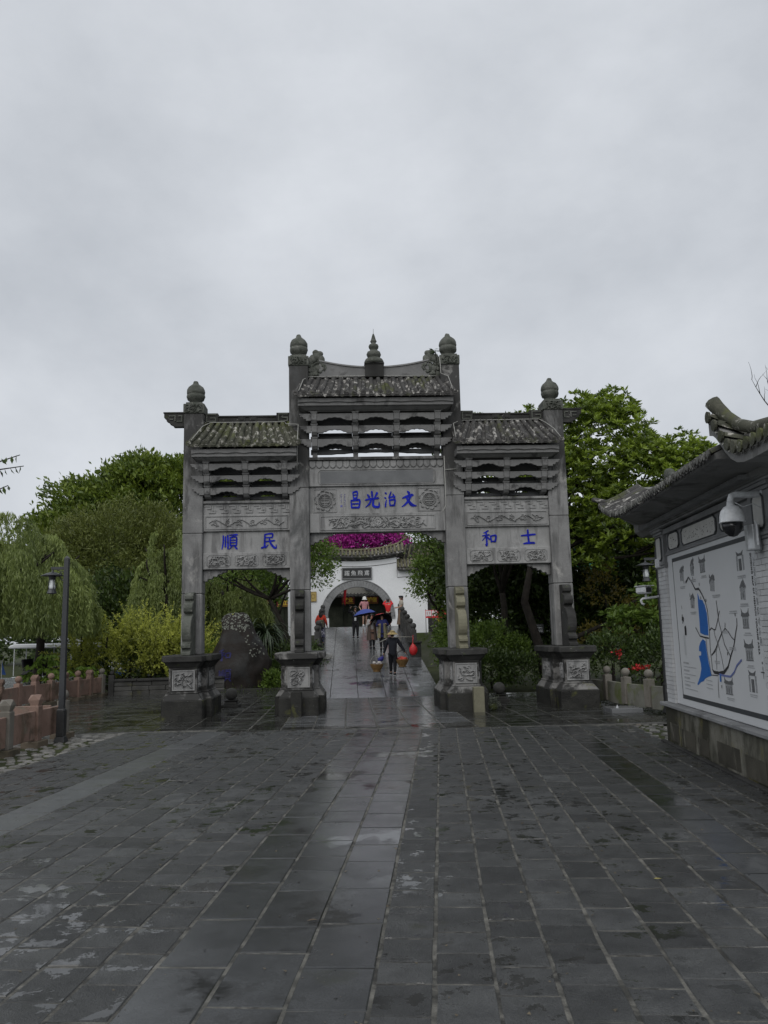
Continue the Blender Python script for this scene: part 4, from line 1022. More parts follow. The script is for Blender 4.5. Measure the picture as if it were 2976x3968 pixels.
for y0, y1 in ((14.70, 15.22), (9.93, 10.64)):
    mb = MB(); mb.box(4.045, 4.77, y0-.01, y1+.01, 3.102, 3.14); mb.box(4.03, 4.77, y0-.025, y1+.025, 3.142, 3.19); mb.box(4.055, 4.76, y0, y1, 3.192, 3.70); mb.box(4.03, 4.77, y0-.025, y1+.025, 3.702, 3.75); mb.box(4.0, 4.77, y0-.05, y1+.05, 3.752, 3.80)
    cp = wob('capital', mb, M_cornice, bevel=.006)
    yc = (y0+y1)/2; o8 = [(yc-.17, 3.28), (yc-.13, 3.24), (yc+.13, 3.24), (yc+.17, 3.28), (yc+.17, 3.62), (yc+.13, 3.66), (yc-.13, 3.66), (yc-.17, 3.62)]
    m = MB(); m.prism(o8, 'x', 4.042, 4.056); wob('painted_panel', m, M_paint, cp)
    m = MB()
    for j in range(8):
        a, b = o8[j], o8[(j+1) % 8]; m.tube([(4.04, *a), (4.04, *b)], .013, 4)
    wob('panel_frame', m, M_band, cp)

# under-eave courses, soffit and tiled roofs
def tip_z(y, ya, yb, za, rise, ln=2.2):    # eave height along y, rising towards the ends
    t = max(0, (ya+ln-y)/ln) if ya is not None else 0; s = max(0, (y-(yb-ln))/ln) if yb is not None else 0
    return za+rise*(t**2.2)+rise*(s**2.2)
def eave_roof(y0, y1, x_eave, x_wall, x_ridge, ze, zr, rise, up_a, up_b, pitch_, label, x_far, drop=0.0):
    ez = lambda y: tip_z(y, y0 if up_a else None, y1 if up_b else None, ze, rise)
    ny = int((y1-y0)/.12); ys = [y0+(y1-y0)*i/ny for i in range(ny+1)]
    mb = MB()
    # closed slab: soffit from wall top out to the eave, tiled slope back to the ridge
    secs = []
    for y in ys:
        e = ez(y); d = e-ze
        secs.append([(x_wall, y, 3.80), (x_wall-.12, y, 3.86+d*.1), (x_wall-.14, y, 3.93+d*.3), (x_eave+.16, y, 3.99+d*.8), (x_eave+.02, y, e-.03), (x_eave, y, e+.04), (x_eave+.35, y, e+.20), (x_eave+.75, y, e+.42-d*.1), (x_ridge, y, zr+d*.5), (x_far, y, e+.05), (x_far, y, 3.8)])
    k = len(secs[0]); vs_ = [p for s_ in secs for p in s_]
    fs = [(i*k+j, i*k+(j+1) % k, (i+1)*k+(j+1) % k, (i+1)*k+j) for i in range(len(secs)-1) for j in range(k)]
    fs += [tuple(range(k-1, -1, -1)), tuple((len(secs)-1)*k+j for j in range(k))]
    mb.add(vs_, fs); rf = wob('roof', mb, M_soffit)
    n = int((y1-y0)/pitch_)
    tm = []
    mb = MB(); vs_ = []
    for (xx, r) in ((0, .062), (.5, .06), (1, .055)):
        for q in range(7):
            a = math.pi*q/6; vs_.append((xx, r*math.cos(a), r*math.sin(a)))
    mb.add(vs_, [(i*7+q, i*7+q+1, (i+1)*7+q+1, (i+1)*7+q) for i in range(2) for q in range(6)]+[tuple(range(6, -1, -1))]); tme = mb.mesh('roof_tile', [M_tile], smooth=False)
    mb = MB(); mb.lathe([(.001, 0), (.046, 0), (.052, .02), (.001, .025)], 10); ec = mb.mesh('tile_end', [M_tile_pale])
    mb = MB(); mb.prism([(-.06, .0), (-.055, -.015), (-.03, -.05), (0, -.062), (.03, -.05), (.055, -.015), (.06, 0), (.03, -.03), (0, -.04), (-.03, -.03)], 'x', -.02, .006); dr = mb.mesh('drip_tile', [M_tile])
    for i in range(n+1):
        y = y0+.06+(y1-y0-.12)*i/n; e = ez(y); y2_ = y+.12*(ez(y+.06)-ez(y-.06))/.12
        A = Vector((x_eave-.03-WO[0], y-WO[1], e+.045)); B = Vector((x_eave+.36-WO[0], y-WO[1], e+.21)); C_ = Vector((x_eave+.76-WO[0], y-WO[1], e+.43))
        for a_, b_ in ((A, B), (B, C_)):
            d = b_-a_; L_ = d.length; X_ = d.normalized(); Y_ = Vector((0, 0, 1)).cross(X_).normalized(); Z_ = X_.cross(Y_)
            link('roof_tile', tme, rf, M=Matrix(((X_.x, Y_.x, Z_.x, a_.x), (X_.y, Y_.y, Z_.y, a_.y+U(-.008, .008)), (X_.z, Y_.z, Z_.z, a_.z), (0, 0, 0, 1))) @ Matrix.Diagonal((L_, 1, 1, 1)))
        link('tile_end', ec, rf, M=Matrix.Translation((A.x-.012, A.y, A.z+.005)) @ Matrix.Rotation(-math.pi/2+U(-.1, .1), 4, 'Y'))
        if i < n: link('drip_tile', dr, rf, M=Matrix.Translation((A.x-.004, A.y+(y1-y0-.12)/n/2, ez(y+.06)+.035+U(-.006, .006))) @ Matrix.Rotation(U(-.15, .15), 4, 'Z'))
    dn = MB(); dn.prism([(-.058, -.03), (.058, -.03), (0, .11)], 'z', -.035, .02) ; dn2 = dn.mesh('dentil', [M_cornice])
    yy_ = y0+.7
    while yy_ < y1-.7:
        link('dentil', dn2, rf, M=Matrix.Translation((x_wall-.165-WO[0]+.02, yy_-WO[1], 3.895)) @ Matrix.Rotation(math.pi/2, 4, 'Z')); yy_ += .125
    return rf, ez
M_soffit = stone('eave_soffit_render', (.17, .17, .166), (.25, .25, .245), 1.2, .85, .2, 40, spots=[((.055, .055, .05), 1.2, .5, .66)], var=0)
M_tile_pale = stone('pale_edged_tile', (.07, .07, .065), (.30, .30, .28), 12, .75, .4, 40, spots=[((.05, .05, .045), 6, .55, .62)], var=.35)
mb = MB(); mb.box(3.99, 4.05, 9.5, 15.3, 3.803, 3.84); mb.box(3.955, 4.05, 9.5, 15.35, 3.842, 3.868); wob('cornice_course', mb, M_cornice)
rfA, ezA = eave_roof(9.5, 16.15, 3.30, 4.05, 4.45, 4.02, 4.62, .42, False, True, .135, 'far', 5.4)
# ridge with raised knob end and the hip running down to the upturned corner
mb = MB(); mb.tube([(4.45, 9.4, 4.68), (4.45, 12.5, 4.66), (4.45, 14.3, 4.69), (4.45, 14.9, 4.75), (4.45, 15.25, 4.87)], [.075, .075, .075, .08, .10], 8); mb.ball((4.45, 15.3, 4.90), .12, 10, 7, 1.1); mb.tube([(4.45, 15.3, 4.60), (4.45, 15.28, 4.85)], .06, 6)
wob('ridge', mb, M_ornament, smooth=True, jit=.012, jsc=8)
mb = MB(); mb.tube([(4.40, 15.05, 4.66), (4.1, 15.35, 4.52), (3.75, 15.72, 4.46), (3.42, 16.02, 4.50), (3.22, 16.2, 4.60), (3.16, 16.26, 4.62)], [.06, .065, .065, .06, .05, .045], 8); wob('hip_ridge', mb, M_tile, smooth=True)
# nearer, higher roof with its own upturned corner; its end eave turns away from the plaza
NEAR = []
mb = MB(); secs = []
def nz(u, v):    # u along the wall (distance from the corner), v away from the plaza
    return 3.86+.60*math.exp(-(u*u+v*v)/.26)
g = 18
pts = []; 
Y1_ = 9.62
for i in range(g+1):
    for j in range(g+1):
        u = 3.6*(i/g)**1.6; v = 2.0*(j/g)**1.4
        du = min(u, v*1.3)
        pts.append((3.30+v, Y1_-u, nz(u, v)+max(0, min(min(u, 1.6)*1.0, v)-.35)*.75+.05))
fs = [(i*(g+1)+j, i*(g+1)+j+1, (i+1)*(g+1)+j+1, (i+1)*(g+1)+j) for i in range(g) for j in range(g)]
low = [(x+(.0 if True else 0), y, min(z-.06, 3.76+(nz(Y1_-y, x-3.30)-3.86)*.9)) for x, y, z in pts]
mb.add(pts, fs); mb.add(low, [f[::-1] for f in fs])
E_ = [j for j in range(g+1)]
m_ = len(pts)
mb.add([pts[j] for j in E_]+[low[j] for j in E_], [(j, j+1, g+1+j+1, g+1+j) for j in range(g)])
E2 = [i*(g+1) for i in range(g+1)]
mb.add([pts[j] for j in E2]+[low[j] for j in E2], [(j, j+1, g+1+j+1, g+1+j) for j in range(g)])
rfB = wob('roof', mb, M_soffit)
big = MB(); big.lathe([(.001, 0), (.065, 0), (.072, .03), (.001, .035)], 12); bigm = big.mesh('tile_end', [M_tile_mossy])
tt = MB(); vs_ = []
for (xx, r) in ((0, .066), (.5, .066), (1, .062)):
    for q in range(7):
        a = math.pi*q/6; vs_.append((r*math.cos(a), -xx, r*math.sin(a)))
tt.add(vs_, [(i*7+q, i*7+q+1, (i+1)*7+q+1, (i+1)*7+q) for i in range(2) for q in range(6)]+[tuple(range(7))]); ttm = tt.mesh('roof_tile', [M_tile_mossy])
def sz(u, v): return nz(u, v)+max(0, min(min(u, 1.6)*1.0, v)-.35)*.75+.06
def ntile(A, B):
    A = Vector((A[0]-WO[0], A[1]-WO[1], A[2])); B = Vector((B[0]-WO[0], B[1]-WO[1], B[2])); d = B-A; L_ = d.length; Y_ = -d.normalized(); X_ = Y_.cross(Vector((0, 0, 1))).normalized(); Z_ = X_.cross(Y_)
    link('roof_tile', ttm, rfB, M=Matrix(((X_.x, Y_.x, Z_.x, A.x), (X_.y, Y_.y, Z_.y, A.y), (X_.z, Y_.z, Z_.z, A.z), (0, 0, 0, 1))) @ Matrix.Diagonal((1, L_, 1, 1)))
for i in range(11):      # end eave tiles (run along y)
    v = .10+.18*i
    for k in range(4):
        u0, u1 = k*.3-.02, (k+1)*.3
        if u1 < v+.25 or k == 0: ntile((3.30+v, Y1_-u0, sz(max(0, u0), v)), (3.30+v, Y1_-u1, sz(u1, v)))
    link('tile_end', bigm, rfB, M=Matrix.Translation((3.30+v-WO[0], Y1_+.025-WO[1], sz(0, v)+.01)) @ Matrix.Rotation(-math.pi/2, 4, 'X'))
for i in range(16):     # plaza-side eave tiles
    u = .12+.18*i
    for k in range(3):
        v0, v1 = k*.3-.02, (k+1)*.3
        if v1 < u+.25 or k == 0: ntile((3.30+v0, Y1_-u, sz(u, max(0, v0))), (3.30+v1, Y1_-u, sz(u, v1)))
    link('tile_end', bigm, rfB, M=Matrix.Translation((3.275-WO[0], Y1_-u-WO[1], sz(u, 0)+.01)) @ Matrix.Rotation(-math.pi/2, 4, 'Y'))
def wavy(path_fn, n, amp, name, parent):
    mb = MB(); P = []
    for i in range(n*6+1):
        t = i/(n*6); p = path_fn(t); P.append((p[0], p[1], p[2]-amp*abs(math.sin(math.pi*t*n))))
    mb.tube(P, .014, 4); return wob(name, mb, M_tile_pale, parent)
wavy(lambda t: (3.27, Y1_-.03-2.4*t, nz(.03+2.4*t, 0)+.06), 13, .07, 'drip_edge', rfB)
mb = MB(); mb.tube([(3.62, 7.2, 4.15), (3.60, 8.5, 4.16), (3.56, 8.95, 4.22), (3.50, 9.2, 4.32), (3.44, 9.38, 4.46), (3.38, 9.52, 4.62), (3.35, 9.57, 4.70)], [.075, .075, .07, .07, .075, .085, .09], 10)
wob('hip_ridge', mb, M_tile_mossy, smooth=True, jit=.008, jsc=9)

# ------------------------------------------------------------------ devices on the screen wall
def PWo(la, lo, z): return PW(la, lo, z)
dc = thing('dome_camera', 'white dome security camera with black globe hanging from a bracket on the near brick pillar', 'security camera', PWo(4.06, 10.2, 3.66), -PH)
mb = MB(); mb.tube([(0, 0, 0), (-.12, 0, 0), (-.30, 0, .01), (-.36, 0, -.01), (-.375, 0, -.06), (-.375, 0, -.10)], [.042, .042, .04, .04, .04, .04], 10); mb.cbox((.0, 0, 0), (.03, .14, .16)); obj('bracket', mb, M_whitepl, dc, smooth=False)
mb = MB(); mb.lathe([(.045, -.08), (.05, -.13), (.09, -.15), (.13, -.20), (.145, -.27), (.148, -.33), (.155, -.335), (.155, -.345), (.12, -.35)], 24, (-.375, 0, 0)); obj('housing', mb, M_whitepl, dc, smooth=True)
mb = MB(); mb.lathe([(.001, -.53), (.05, -.515), (.095, -.47), (.125, -.41), (.128, -.351)], 20, (-.375, 0, 0)); obj('lens_dome', mb, M_black, dc, smooth=True)
mb = MB(); mb.tube([(-.34, -.05, -.1), (-.25, -.06, -.16), (-.12, -.05, -.12), (.02, -.04, -.2), (.0, -.06, -.4)], .006, 5); obj('cable', mb, M_whitepl, dc)
ub = thing('utility_box', 'pale grey metal junction box fixed under the dome camera on the near pillar', 'box', PWo(3.97, 10.33, 2.97), -PH)
mb = MB(); mb.lathe([(.001, .0), (.115, .0), (.12, .02), (.12, .30), (.115, .32), (.001, .33)], 8, (0, 0, 0), sx=.75, sy=1.0, rot=.39); obj('case', mb, plain('galvanised', (.50, .52, .54), .35, .3), ub, bevel=.004)
mb = MB(); mb.tube([(0, -.13, .3), (-.02, -.17, .34), (-.02, -.2, .3), (-.02, -.2, .05)], .015, 6); mb.tube([(.03, 0, -.03), (.04, 0, -.01)], .03, 6); obj('conduit', mb, M_whitepl, ub)
bc = thing('bullet_camera', 'white bullet security camera with black lens window on the far pillar, facing the plaza', 'security camera', PWo(4.08, 15.3, 2.60), -PH)
mb = MB(); mb.tube([(0, 0, 0), (-.2, 0, -.02), (-.30, 0, -.03), (-.335, 0, -.06), (-.32, 0, -.12), (-.28, 0, -.14)], .022, 8); mb.tube([(-.24, 0, -.02), (-.24, 0, .05)], .02, 6); obj('arm', mb, M_whitepl, bc, smooth=True)
mb = MB(); mb.M = Matrix.Translation((-.27, 0, .13)) @ Matrix.Rotation(rad(20), 4, 'Z'); mb.box(-.085, .085, -.16, .16, -.07, .065); obj('housing', mb, M_whitepl, bc, bevel=.03)
mb = MB(); mb.M = Matrix.Translation((-.27, 0, .13)) @ Matrix.Rotation(rad(20), 4, 'Z'); mb.box(-.062, .062, -.166, -.155, -.048, .045); obj('lens_window', mb, M_black, bc, bevel=.004)
mb = MB(); mb.M = Matrix.Translation((-.27, 0, .13)) @ Matrix.Rotation(rad(20), 4, 'Z'); mb.box(-.1, .1, -.19, .15, .067, .08); obj('sun_shield', mb, M_whitepl, bc)
jb = thing('junction_box', 'small white junction box at the top of the far brick pillar', 'box', PWo(4.05, 15.1, 3.12), -PH)
mb = MB(); mb.box(-.03, .02, -.16, .1, .0, .17); obj('case', mb, M_whitepl, jb, bevel=.01)
mb = MB(); mb.box(-.036, -.031, -.12, .06, .02, .15); obj('cover', mb, M_whitepl, jb)

# ------------------------------------------------------------------ street lamps
def lamp():
    t = thing('street_lamp', 'dark square post lamp with a hanging lantern standing by the pink railing', 'street lamp', (-6.79, 17, 0), 0, 'lantern street lamps')
    mb = MB(); mb.frus(-.055, .055, -.055, .055, .55, -.045, .045, -.045, .045, 3.78); mb.frus(-.05, .05, -.05, .05, 3.781, -.01, .01, -.01, .01, 3.84); obj('post', mb, M_metal_dk, t)
    mb = MB(); mb.frus(-.12, .12, -.12, .12, -.02, -.085, .085, -.085, .085, .10); mb.box(-.08, .08, -.08, .08, .101, .63); mb.frus(-.08, .08, -.08, .08, .631, -.06, .06, -.06, .06, .66); obj('base_sleeve', mb, M_black2, t, bevel=.01)
    mb = MB(); mb.frus(-.32, .05, -.022, .022, 3.55, -.34, .05, -.022, .022, 3.61)
    mb.tube([(-.05, 0, 3.30), (-.13, 0, 3.36), (-.16, 0, 3.44), (-.13, 0, 3.50), (-.10, 0, 3.47), (-.12, 0, 3.43)], .013, 5); mb.tube([(-.05, 0, 3.50), (-.2, 0, 3.54)], .01, 5)
    obj('arm', mb, M_metal_dk, t, bevel=.004)
    mb = MB(); mb.lathe([(.012, 3.60), (.02, 3.52), (.03, 3.50), (.12, 3.475), (.235, 3.425), (.235, 3.418), (.11, 3.44), (.03, 3.45)], 20, (-.30, 0, 0)); obj('hood', mb, M_metal_dk, t, smooth=True)
    mb = MB(); mb.lathe([(.05, 3.44), (.075, 3.41), (.07, 3.36), (.06, 3.34)], 10, (-.30, 0, 0)); mb.lathe([(.06, 3.14), (.075, 3.13), (.10, 3.06), (.105, 3.05), (.03, 3.03), (.001, 3.03)][::-1], 10, (-.30, 0, 0))
    for k in range(4):
        a = math.pi/4+k*math.pi/2; mb.tube([(-.30+.055*math.cos(a), .055*math.sin(a), 3.35), (-.30+.085*math.cos(a), .085*math.sin(a), 3.25), (-.30+.07*math.cos(a), .07*math.sin(a), 3.13)], .007, 4)
    obj('lantern_cage', mb, M_metal_dk, t)
    mb = MB(); mb.lathe([(.045, 3.34), (.05, 3.30), (.065, 3.20), (.066, 3.15), (.05, 3.14)], 12, (-.30, 0, 0)); obj('glass_chimney', mb, plain('frosted_lamp_glass', (.62, .65, .66), .25), t, smooth=True)
    return t
M_black2 = plain('black_iron_sleeve', (.02, .021, .022), .45, nz=.3)
lp = lamp()
dup(lp, (6.55, 19.2, .08), 0, 'dark post lamp with hanging lantern half hidden behind the map wall')

# ------------------------------------------------------------------ railings of pink granite
def post_mesh(headtype, mat, w=.2, h=.78):
    mb = MB(); a = w/2
    mb.box(-a, a, -a, a, .10, h)
    bm_ = mb.mesh('post_shaft', [mat], bevel=.012)
    mb = MB()
    if headtype == 'facet':
        b = a*1.12
        mb.frus(-a*.8, a*.8, -a*.8, a*.8, h, -a*.8, a*.8, -a*.8, a*.8, h+.015)
        z0, z1 = h+.015, h+.215
        zm = (z0+z1)/2
        v = [(-b*.62, -b*.62, z0), (b*.62, -b*.62, z0), (b*.62, b*.62, z0), (-b*.62, b*.62, z0), (0, -b, zm), (b, 0, zm), (0, b, zm), (-b, 0, zm), (-b*.62, -b*.62, z1), (b*.62, -b*.62, z1), (b*.62, b*.62, z1), (-b*.62, b*.62, z1)]
        v = [(-b*.7, -b*.7, z0), (b*.7, -b*.7, z0), (b*.7, b*.7, z0), (-b*.7, b*.7, z0), (-b*1.0, -b*1.0, zm), (b*1.0, -b*1.0, zm), (b*1.0, b*1.0, zm), (-b*1.0, b*1.0, zm), (0, -b*.98, z1), (b*.98, 0, z1), (0, b*.98, z1), (-b*.98, 0, z1)]
        f = [(3, 2, 1, 0), (8, 9, 10, 11)]
        for k in range(4):
            k2 = (k+1) % 4
            f += [(k, k2, 4+k2), (k, 4+k2, 4+k)] if False else [(k, k2, 4+k2, 4+k), (4+k, 4+k2, 8+k), (4+k2, 8+k2, 8+k)]
        mb.add(v, f); hd = mb.mesh('post_head', [mat])
    else:
        mb.lathe([(a*.7, h), (a*.62, h+.025)], 12); mb.ball((0, 0, h+.125), .108, 16, 10); hd = mb.mesh('post_head', [mat], smooth=True)
    mb = MB(); mb.box(-.24, .24, -.17, .17, -.05, .105); ft = mb.mesh('foot_block', [M_pedblk2], bevel=.012)
    return bm_, hd, ft
M_pedblk2 = stone('mossy_foot_block', (.10, .085, .06), (.16, .13, .10), 2.4, .75, .3, 45, spots=[((.05, .05, .035), 2.2, .5, .66)], var=.15)
PM = {('facet', 0): post_mesh('facet', M_fence), ('ball', 0): post_mesh('ball', M_fence), ('facet', 1): post_mesh('facet', M_fence_gr), ('ball', 1): post_mesh('ball', M_fence_gr)}
def railing(label, pts, group=None, foot=True, pw=.2, name='stone_railing', plow=.14, ptop=.67, pm=None, mats=None):
    """pts: (x,y,head,grey)"""
    t = thing(name, label, 'railing', (pts[0][0], pts[0][1], 0), 0, group)
    o0 = Vector((pts[0][0], pts[0][1], 0))
    for i, p in enumerate(pts):
        P_ = Vector((p[0], p[1], 0))-o0
        q = pts[i+1] if i+1 < len(pts) else pts[i-1]
        ang = math.atan2(q[1]-p[1], q[0]-p[0])
        if p[2]:
            sh, hd, ft = PM[(p[2], p[3])]
            ps = link('post', sh, t, P_, ang); h_ = link('post_head', hd, ps); 
            if foot: link('foot_block', ft, ps)
        if i+1 < len(pts):
            L_ = math.hypot(q[0]-p[0], q[1]-p[1])
            mb = MB(); mb.box(.10, L_-.10, -.045, .045, plow, ptop); mb.prism([(-.05, ptop), (.05, ptop), (.035, ptop+.02), (-.035, ptop+.02)], 'x', .101, L_-.101)
            obj('panel', mb, (mats or M_fence), t, P_, ang, bevel=.008)
    return t
railing('near pink granite railing with faceted and ball headed posts beside the lamp post', [(-7.04, 12.6, 'ball', 0), (-7.04, 13.85, 'facet', 0), (-7.04, 15.1, 'facet', 1), (-7.04, 16.33, 'facet', 0), (-7.0, 17.6, 'ball', 1)])
railing('pink granite railing returning left from the ball headed corner post behind the near railing', [(-7.12, 17.52, None, 0), (-8.35, 17.35, 'facet', 0), (-9.6, 17.2, 'ball', 0), (-10.9, 17.0, 'facet', 0)])
railing('long low pink granite railing further back in front of the parked shuttle cart', [(-11.1, 21.9, 'ball', 0), (-11.2, 23.5, 'facet', 0), (-11.35, 25.0, 'ball', 0), (-11.22, 25.9, 'facet', 0), (-11.05, 26.7, 'ball', 0), (-10.92, 27.5, 'facet', 0), (-10.8, 28.35, 'ball', 0), (-10.70, 29.2, 'facet', 0), (-10.58, 30.1, 'ball', 1)])
railing('mossy grey stone railing with ball headed posts curving behind the right pedestal', [(5.6, 23.9, 'ball', 1), (6.02, 22.4, 'ball', 1), (6.15, 21.1, 'ball', 1), (6.42, 20.1, 'ball', 1), (6.95, 18.95, 'ball', 1), (7.6, 18.0, 'ball', 1)], name='mossy_railing', plow=.06, ptop=.60, mats=stone('mossy_panel_stone', (.13, .13, .11), (.20, .20, .175), 2, .8, .3, 50, spots=[((.09, .11, .03), 1.3, .50, .66), ((.05, .05, .045), 2.2, .58, .7, .5)], var=.25), foot=False)

M_wallblk = stone('wet_wall_block', (.045, .045, .042), (.10, .10, .095), 2.5, .65, .4, 45, spots=[((.09, .09, .04), 2.2, .6, .72)], var=.3)
# old low wall behind the golden bush
lw = thing('low_stone_wall', 'dark mossy low wall of stacked stone blocks behind the golden bush', 'wall', (-10.3, 30.35, 0), math.atan2(.55, 3.9))
z = -.05
for k, (h, inset) in enumerate(((.20, 0), (.17, .02), (.17, .02), (.10, -.03))):
    x = 0
    while x < 4.1:
        w = U(.55, .85) if k < 3 else U(.9, 1.2); w = min(w, 4.15-x); mb = MB(); mb.box(x+.006, x+w-.006, -.16+inset+U(-.012, .012), .16, z+.004, z+h-.004); obj('stone_block', mb, M_wallblk if k < 3 else M_dark, lw, bevel=.015); x += w
        if w < .2: break
    z += h
for x in (0.02, 2.2):
    mb = MB(); mb.box(x-.1, x+.1, -.22, .12, -.05, .74); mb.ball((x, -.05, .82), .09, 10, 7); obj('post', mb, M_fence_gr if x > 1 else M_dark, lw, bevel=.01)


# ------------------------------------------------------------------ stone balls
def ballard(label, loc, r=.18):
    t = thing('stone_ball_bollard', label, 'bollard', loc, 0, 'stone ball bollards')
    mb = MB(); mb.box(-.26, .26, -.26, .26, -.05, .07); mb.frus(-.20, .20, -.20, .20, .071, -.16, .16, -.16, .16, .15); mb.frus(-.16, .16, -.16, .16, .151, -.2, .2, -.2, .2, .19); obj('pedestal_block', mb, M_dark, t, bevel=.012)
    mb = MB(); mb.ball((0, 0, .19+r*.95), r, 22, 14); obj('ball', mb, M_ballst, t, smooth=True)
M_ballst = stone('grey_granite_ball', (.05, .05, .047), (.10, .10, .095), 3, .7, .15, 80, var=0)
ballard('round stone ball on a stepped base in the left gate opening before the inscribed boulder', (-4.67, 24.3, 0))
ballard('dark round stone ball on a stepped base in the right gate opening before the shrubs', (3.27, 24.1, 0))
lb = thing('stone_slab_step', 'pale flat stone slab lying beside the right end pedestal', 'slab', (5.42, 20.25, 0), GA)
mb = MB(); mb.box(-.02, .75, -.35, .35, -.03, .10); obj('slab', mb, M_conc, lb, bevel=.01)
ws = thing('paper_scrap', 'small folded white paper scrap standing on the pale slab by the right pedestal', 'litter', (5.62, 20.15, .10), .3)
mb = MB(); mb.add([(-.03, 0, 0), (.03, 0, 0), (.003, .01, .08), (-.02, .04, 0)], [(0, 1, 2), (0, 2, 3)]); obj('paper', mb, M_whitepl, ws)

# ------------------------------------------------------------------ inscribed boulder
bo = thing('inscribed_boulder', 'large dark wet boulder with a lichen grey crown and two faded blue characters', 'boulder', (-5.75, 31.5, 0), 0)
lv = [(0, -6.95, -4.75, .6), (.25, -6.98, -4.60, .66), (.7, -6.90, -4.52, .68), (1.1, -6.80, -4.54, .62), (1.5, -6.68, -4.72, .55), (1.9, -6.58, -4.92, .48), (2.25, -6.48, -5.12, .42), (2.6, -6.42, -5.26, .36), (2.84, -6.34, -5.38, .29), (2.97, -6.2, -5.55, .18), (3.01, -5.98, -5.75, .02)]
mb = MB(); n = 36; vs_ = []
for (z, xl, xr, d) in lv:
    cx = (xl+xr)/2+5.75; hw = (xr-xl)/2
    for k in range(n):
        a = 2*math.pi*k/n; c, s_ = math.cos(a), math.sin(a)
        vs_.append((cx+hw*abs(c)**.8*(1 if c > 0 else -1), d*abs(s_)**.7*(1 if s_ > 0 else -1)*(1-.25*c), z))
mb.add(vs_, [(i*n+k, i*n+(k+1) % n, (i+1)*n+(k+1) % n, (i+1)*n+k) for i in range(len(lv)-1) for k in range(n)]+[tuple((len(lv)-1)*n+k for k in range(n))])
me = mb.mesh('rock', [M_rock]); bm = bmesh.new(); bm.from_mesh(me); bmesh.ops.subdivide_edges(bm, edges=bm.edges, cuts=1, use_grid_fill=True)
for v in bm.verts:
    rg_ = abs(noise.noise(v.co*1.9)); nn = noise.noise_vector(v.co*1.1)*.13+noise.noise_vector(v.co*4.1)*.045+Vector((v.co.x+.1, v.co.y, 0)).normalized()*(.03-.11*rg_); lich = max(0, v.co.z-2.2)
    v.co += nn+noise.noise_vector(v.co*14)*.04*min(1, lich*1.6)
bmesh.ops.recalc_face_normals(bm, faces=bm.faces); bm.to_mesh(me)
bvh = BVHTree.FromBMesh(bm); bm.free(); me.polygons.foreach_set('use_smooth', [True]*len(me.polygons)); rock = link('rock', me, bo)
M_bl2 = plain('faded_blue_carved_paint', (.010, .010, .09), .7, nz=.5, nsc=30)
for key, x, z, w, h in (('he', -.47, 1.36, .50, .42), ('shun', -.44, .60, .50, .46)):
    m_ = brush(key, w, h, .004)
    out = []
    for (px, py, pz) in m_.v:
        hit = bvh.ray_cast(Vector((x+px, -3, z+pz)), Vector((0, 1, 0)))[0]
        out.append((x+px, (hit.y if hit else -.5)+py-.004, z+pz))
    m_.v = out; obj('character', m_, M_bl2, bo)
# lichen crust on the crown: many small flakes
mb = MB(); R = random.Random(4)
for k in range(330):
    a = R.uniform(-.75, .65); zz = R.uniform(1.0, 3.1) if R.random() < .3 else R.uniform(2.3, 3.1); xx = -.05+a*.8+(.55 if zz < 2.2 else 0)
    hit, nr, _, _ = bvh.ray_cast(Vector((xx, -3, zz)), Vector((0, 1, 0)))
    if zz > 2.5 and R.random() < .5: hit, nr, _, _ = bvh.ray_cast(Vector((xx, R.uniform(-.3, .3), 5)), Vector((0, 0, -1)))
    if not hit: continue
    if zz < 2.2 and xx < .1+.4*(2.4-zz): continue
    r = R.uniform(.015, .045); t1 = nr.orthogonal().normalized(); t2 = nr.cross(t1); nv = R.randint(4, 6)
    c = [hit+nr*.012+(t1*math.cos(q*6.28/nv)+t2*math.sin(q*6.28/nv))*r*R.uniform(.6, 1.2) for q in range(nv)]
    mb.add(c, [tuple(range(nv))])
kind(obj('lichen', mb, plain('lichen_grey', (.17, .18, .155), .9, nz=.4, nsc=60), bo), 'stuff')
# ------------------------------------------------------------------ foliage
def leaves(name, P, D, S, tint, mat, parent, aspect=.42, fold=.25, curl=.0):
    """P base points (N,3), D leaf directions (N,3), S lengths; each leaf a folded 4-point blade"""
    N_ = len(P); rs = np.random.RandomState(N_ % 9973)
    D = D/np.linalg.norm(D, axis=1, keepdims=True)
    A = rs.normal(size=(N_, 3)); X = np.cross(D, A); X /= np.linalg.norm(X, axis=1, keepdims=True)+1e-9
    Nn = np.cross(X, D)
    S = S[:, None]
    mid = P+D*S*.5+Nn*S*fold*.35
    V = np.empty((N_, 4, 3)); V[:, 0] = P; V[:, 1] = mid+X*S*aspect*.5; V[:, 2] = P+D*S-Nn*S*curl; V[:, 3] = mid-X*S*aspect*.5
    V = V.reshape(-1, 3)
    i = np.arange(N_)*4
    T = np.stack([i, i+1, i+2, i, i+2, i+3], 1).reshape(-1, 3)
    me = bpy.data.meshes.new(name); me.vertices.add(len(V)); me.vertices.foreach_set('co', V.astype(np.float32).ravel())
    me.loops.add(len(T)*3); me.loops.foreach_set('vertex_index', T.astype(np.int32).ravel())
    me.polygons.add(len(T)); me.polygons.foreach_set('loop_start', np.arange(0, len(T)*3, 3, dtype=np.int32)); me.polygons.foreach_set('loop_total', np.full(len(T), 3, dtype=np.int32))
    at = me.attributes.new('tint', 'FLOAT', 'POINT'); at.data.foreach_set('value', np.repeat(tint, 4).astype(np.float32))
    me.materials.append(mat); me.update(); me.validate()
    return link(name, me, parent)

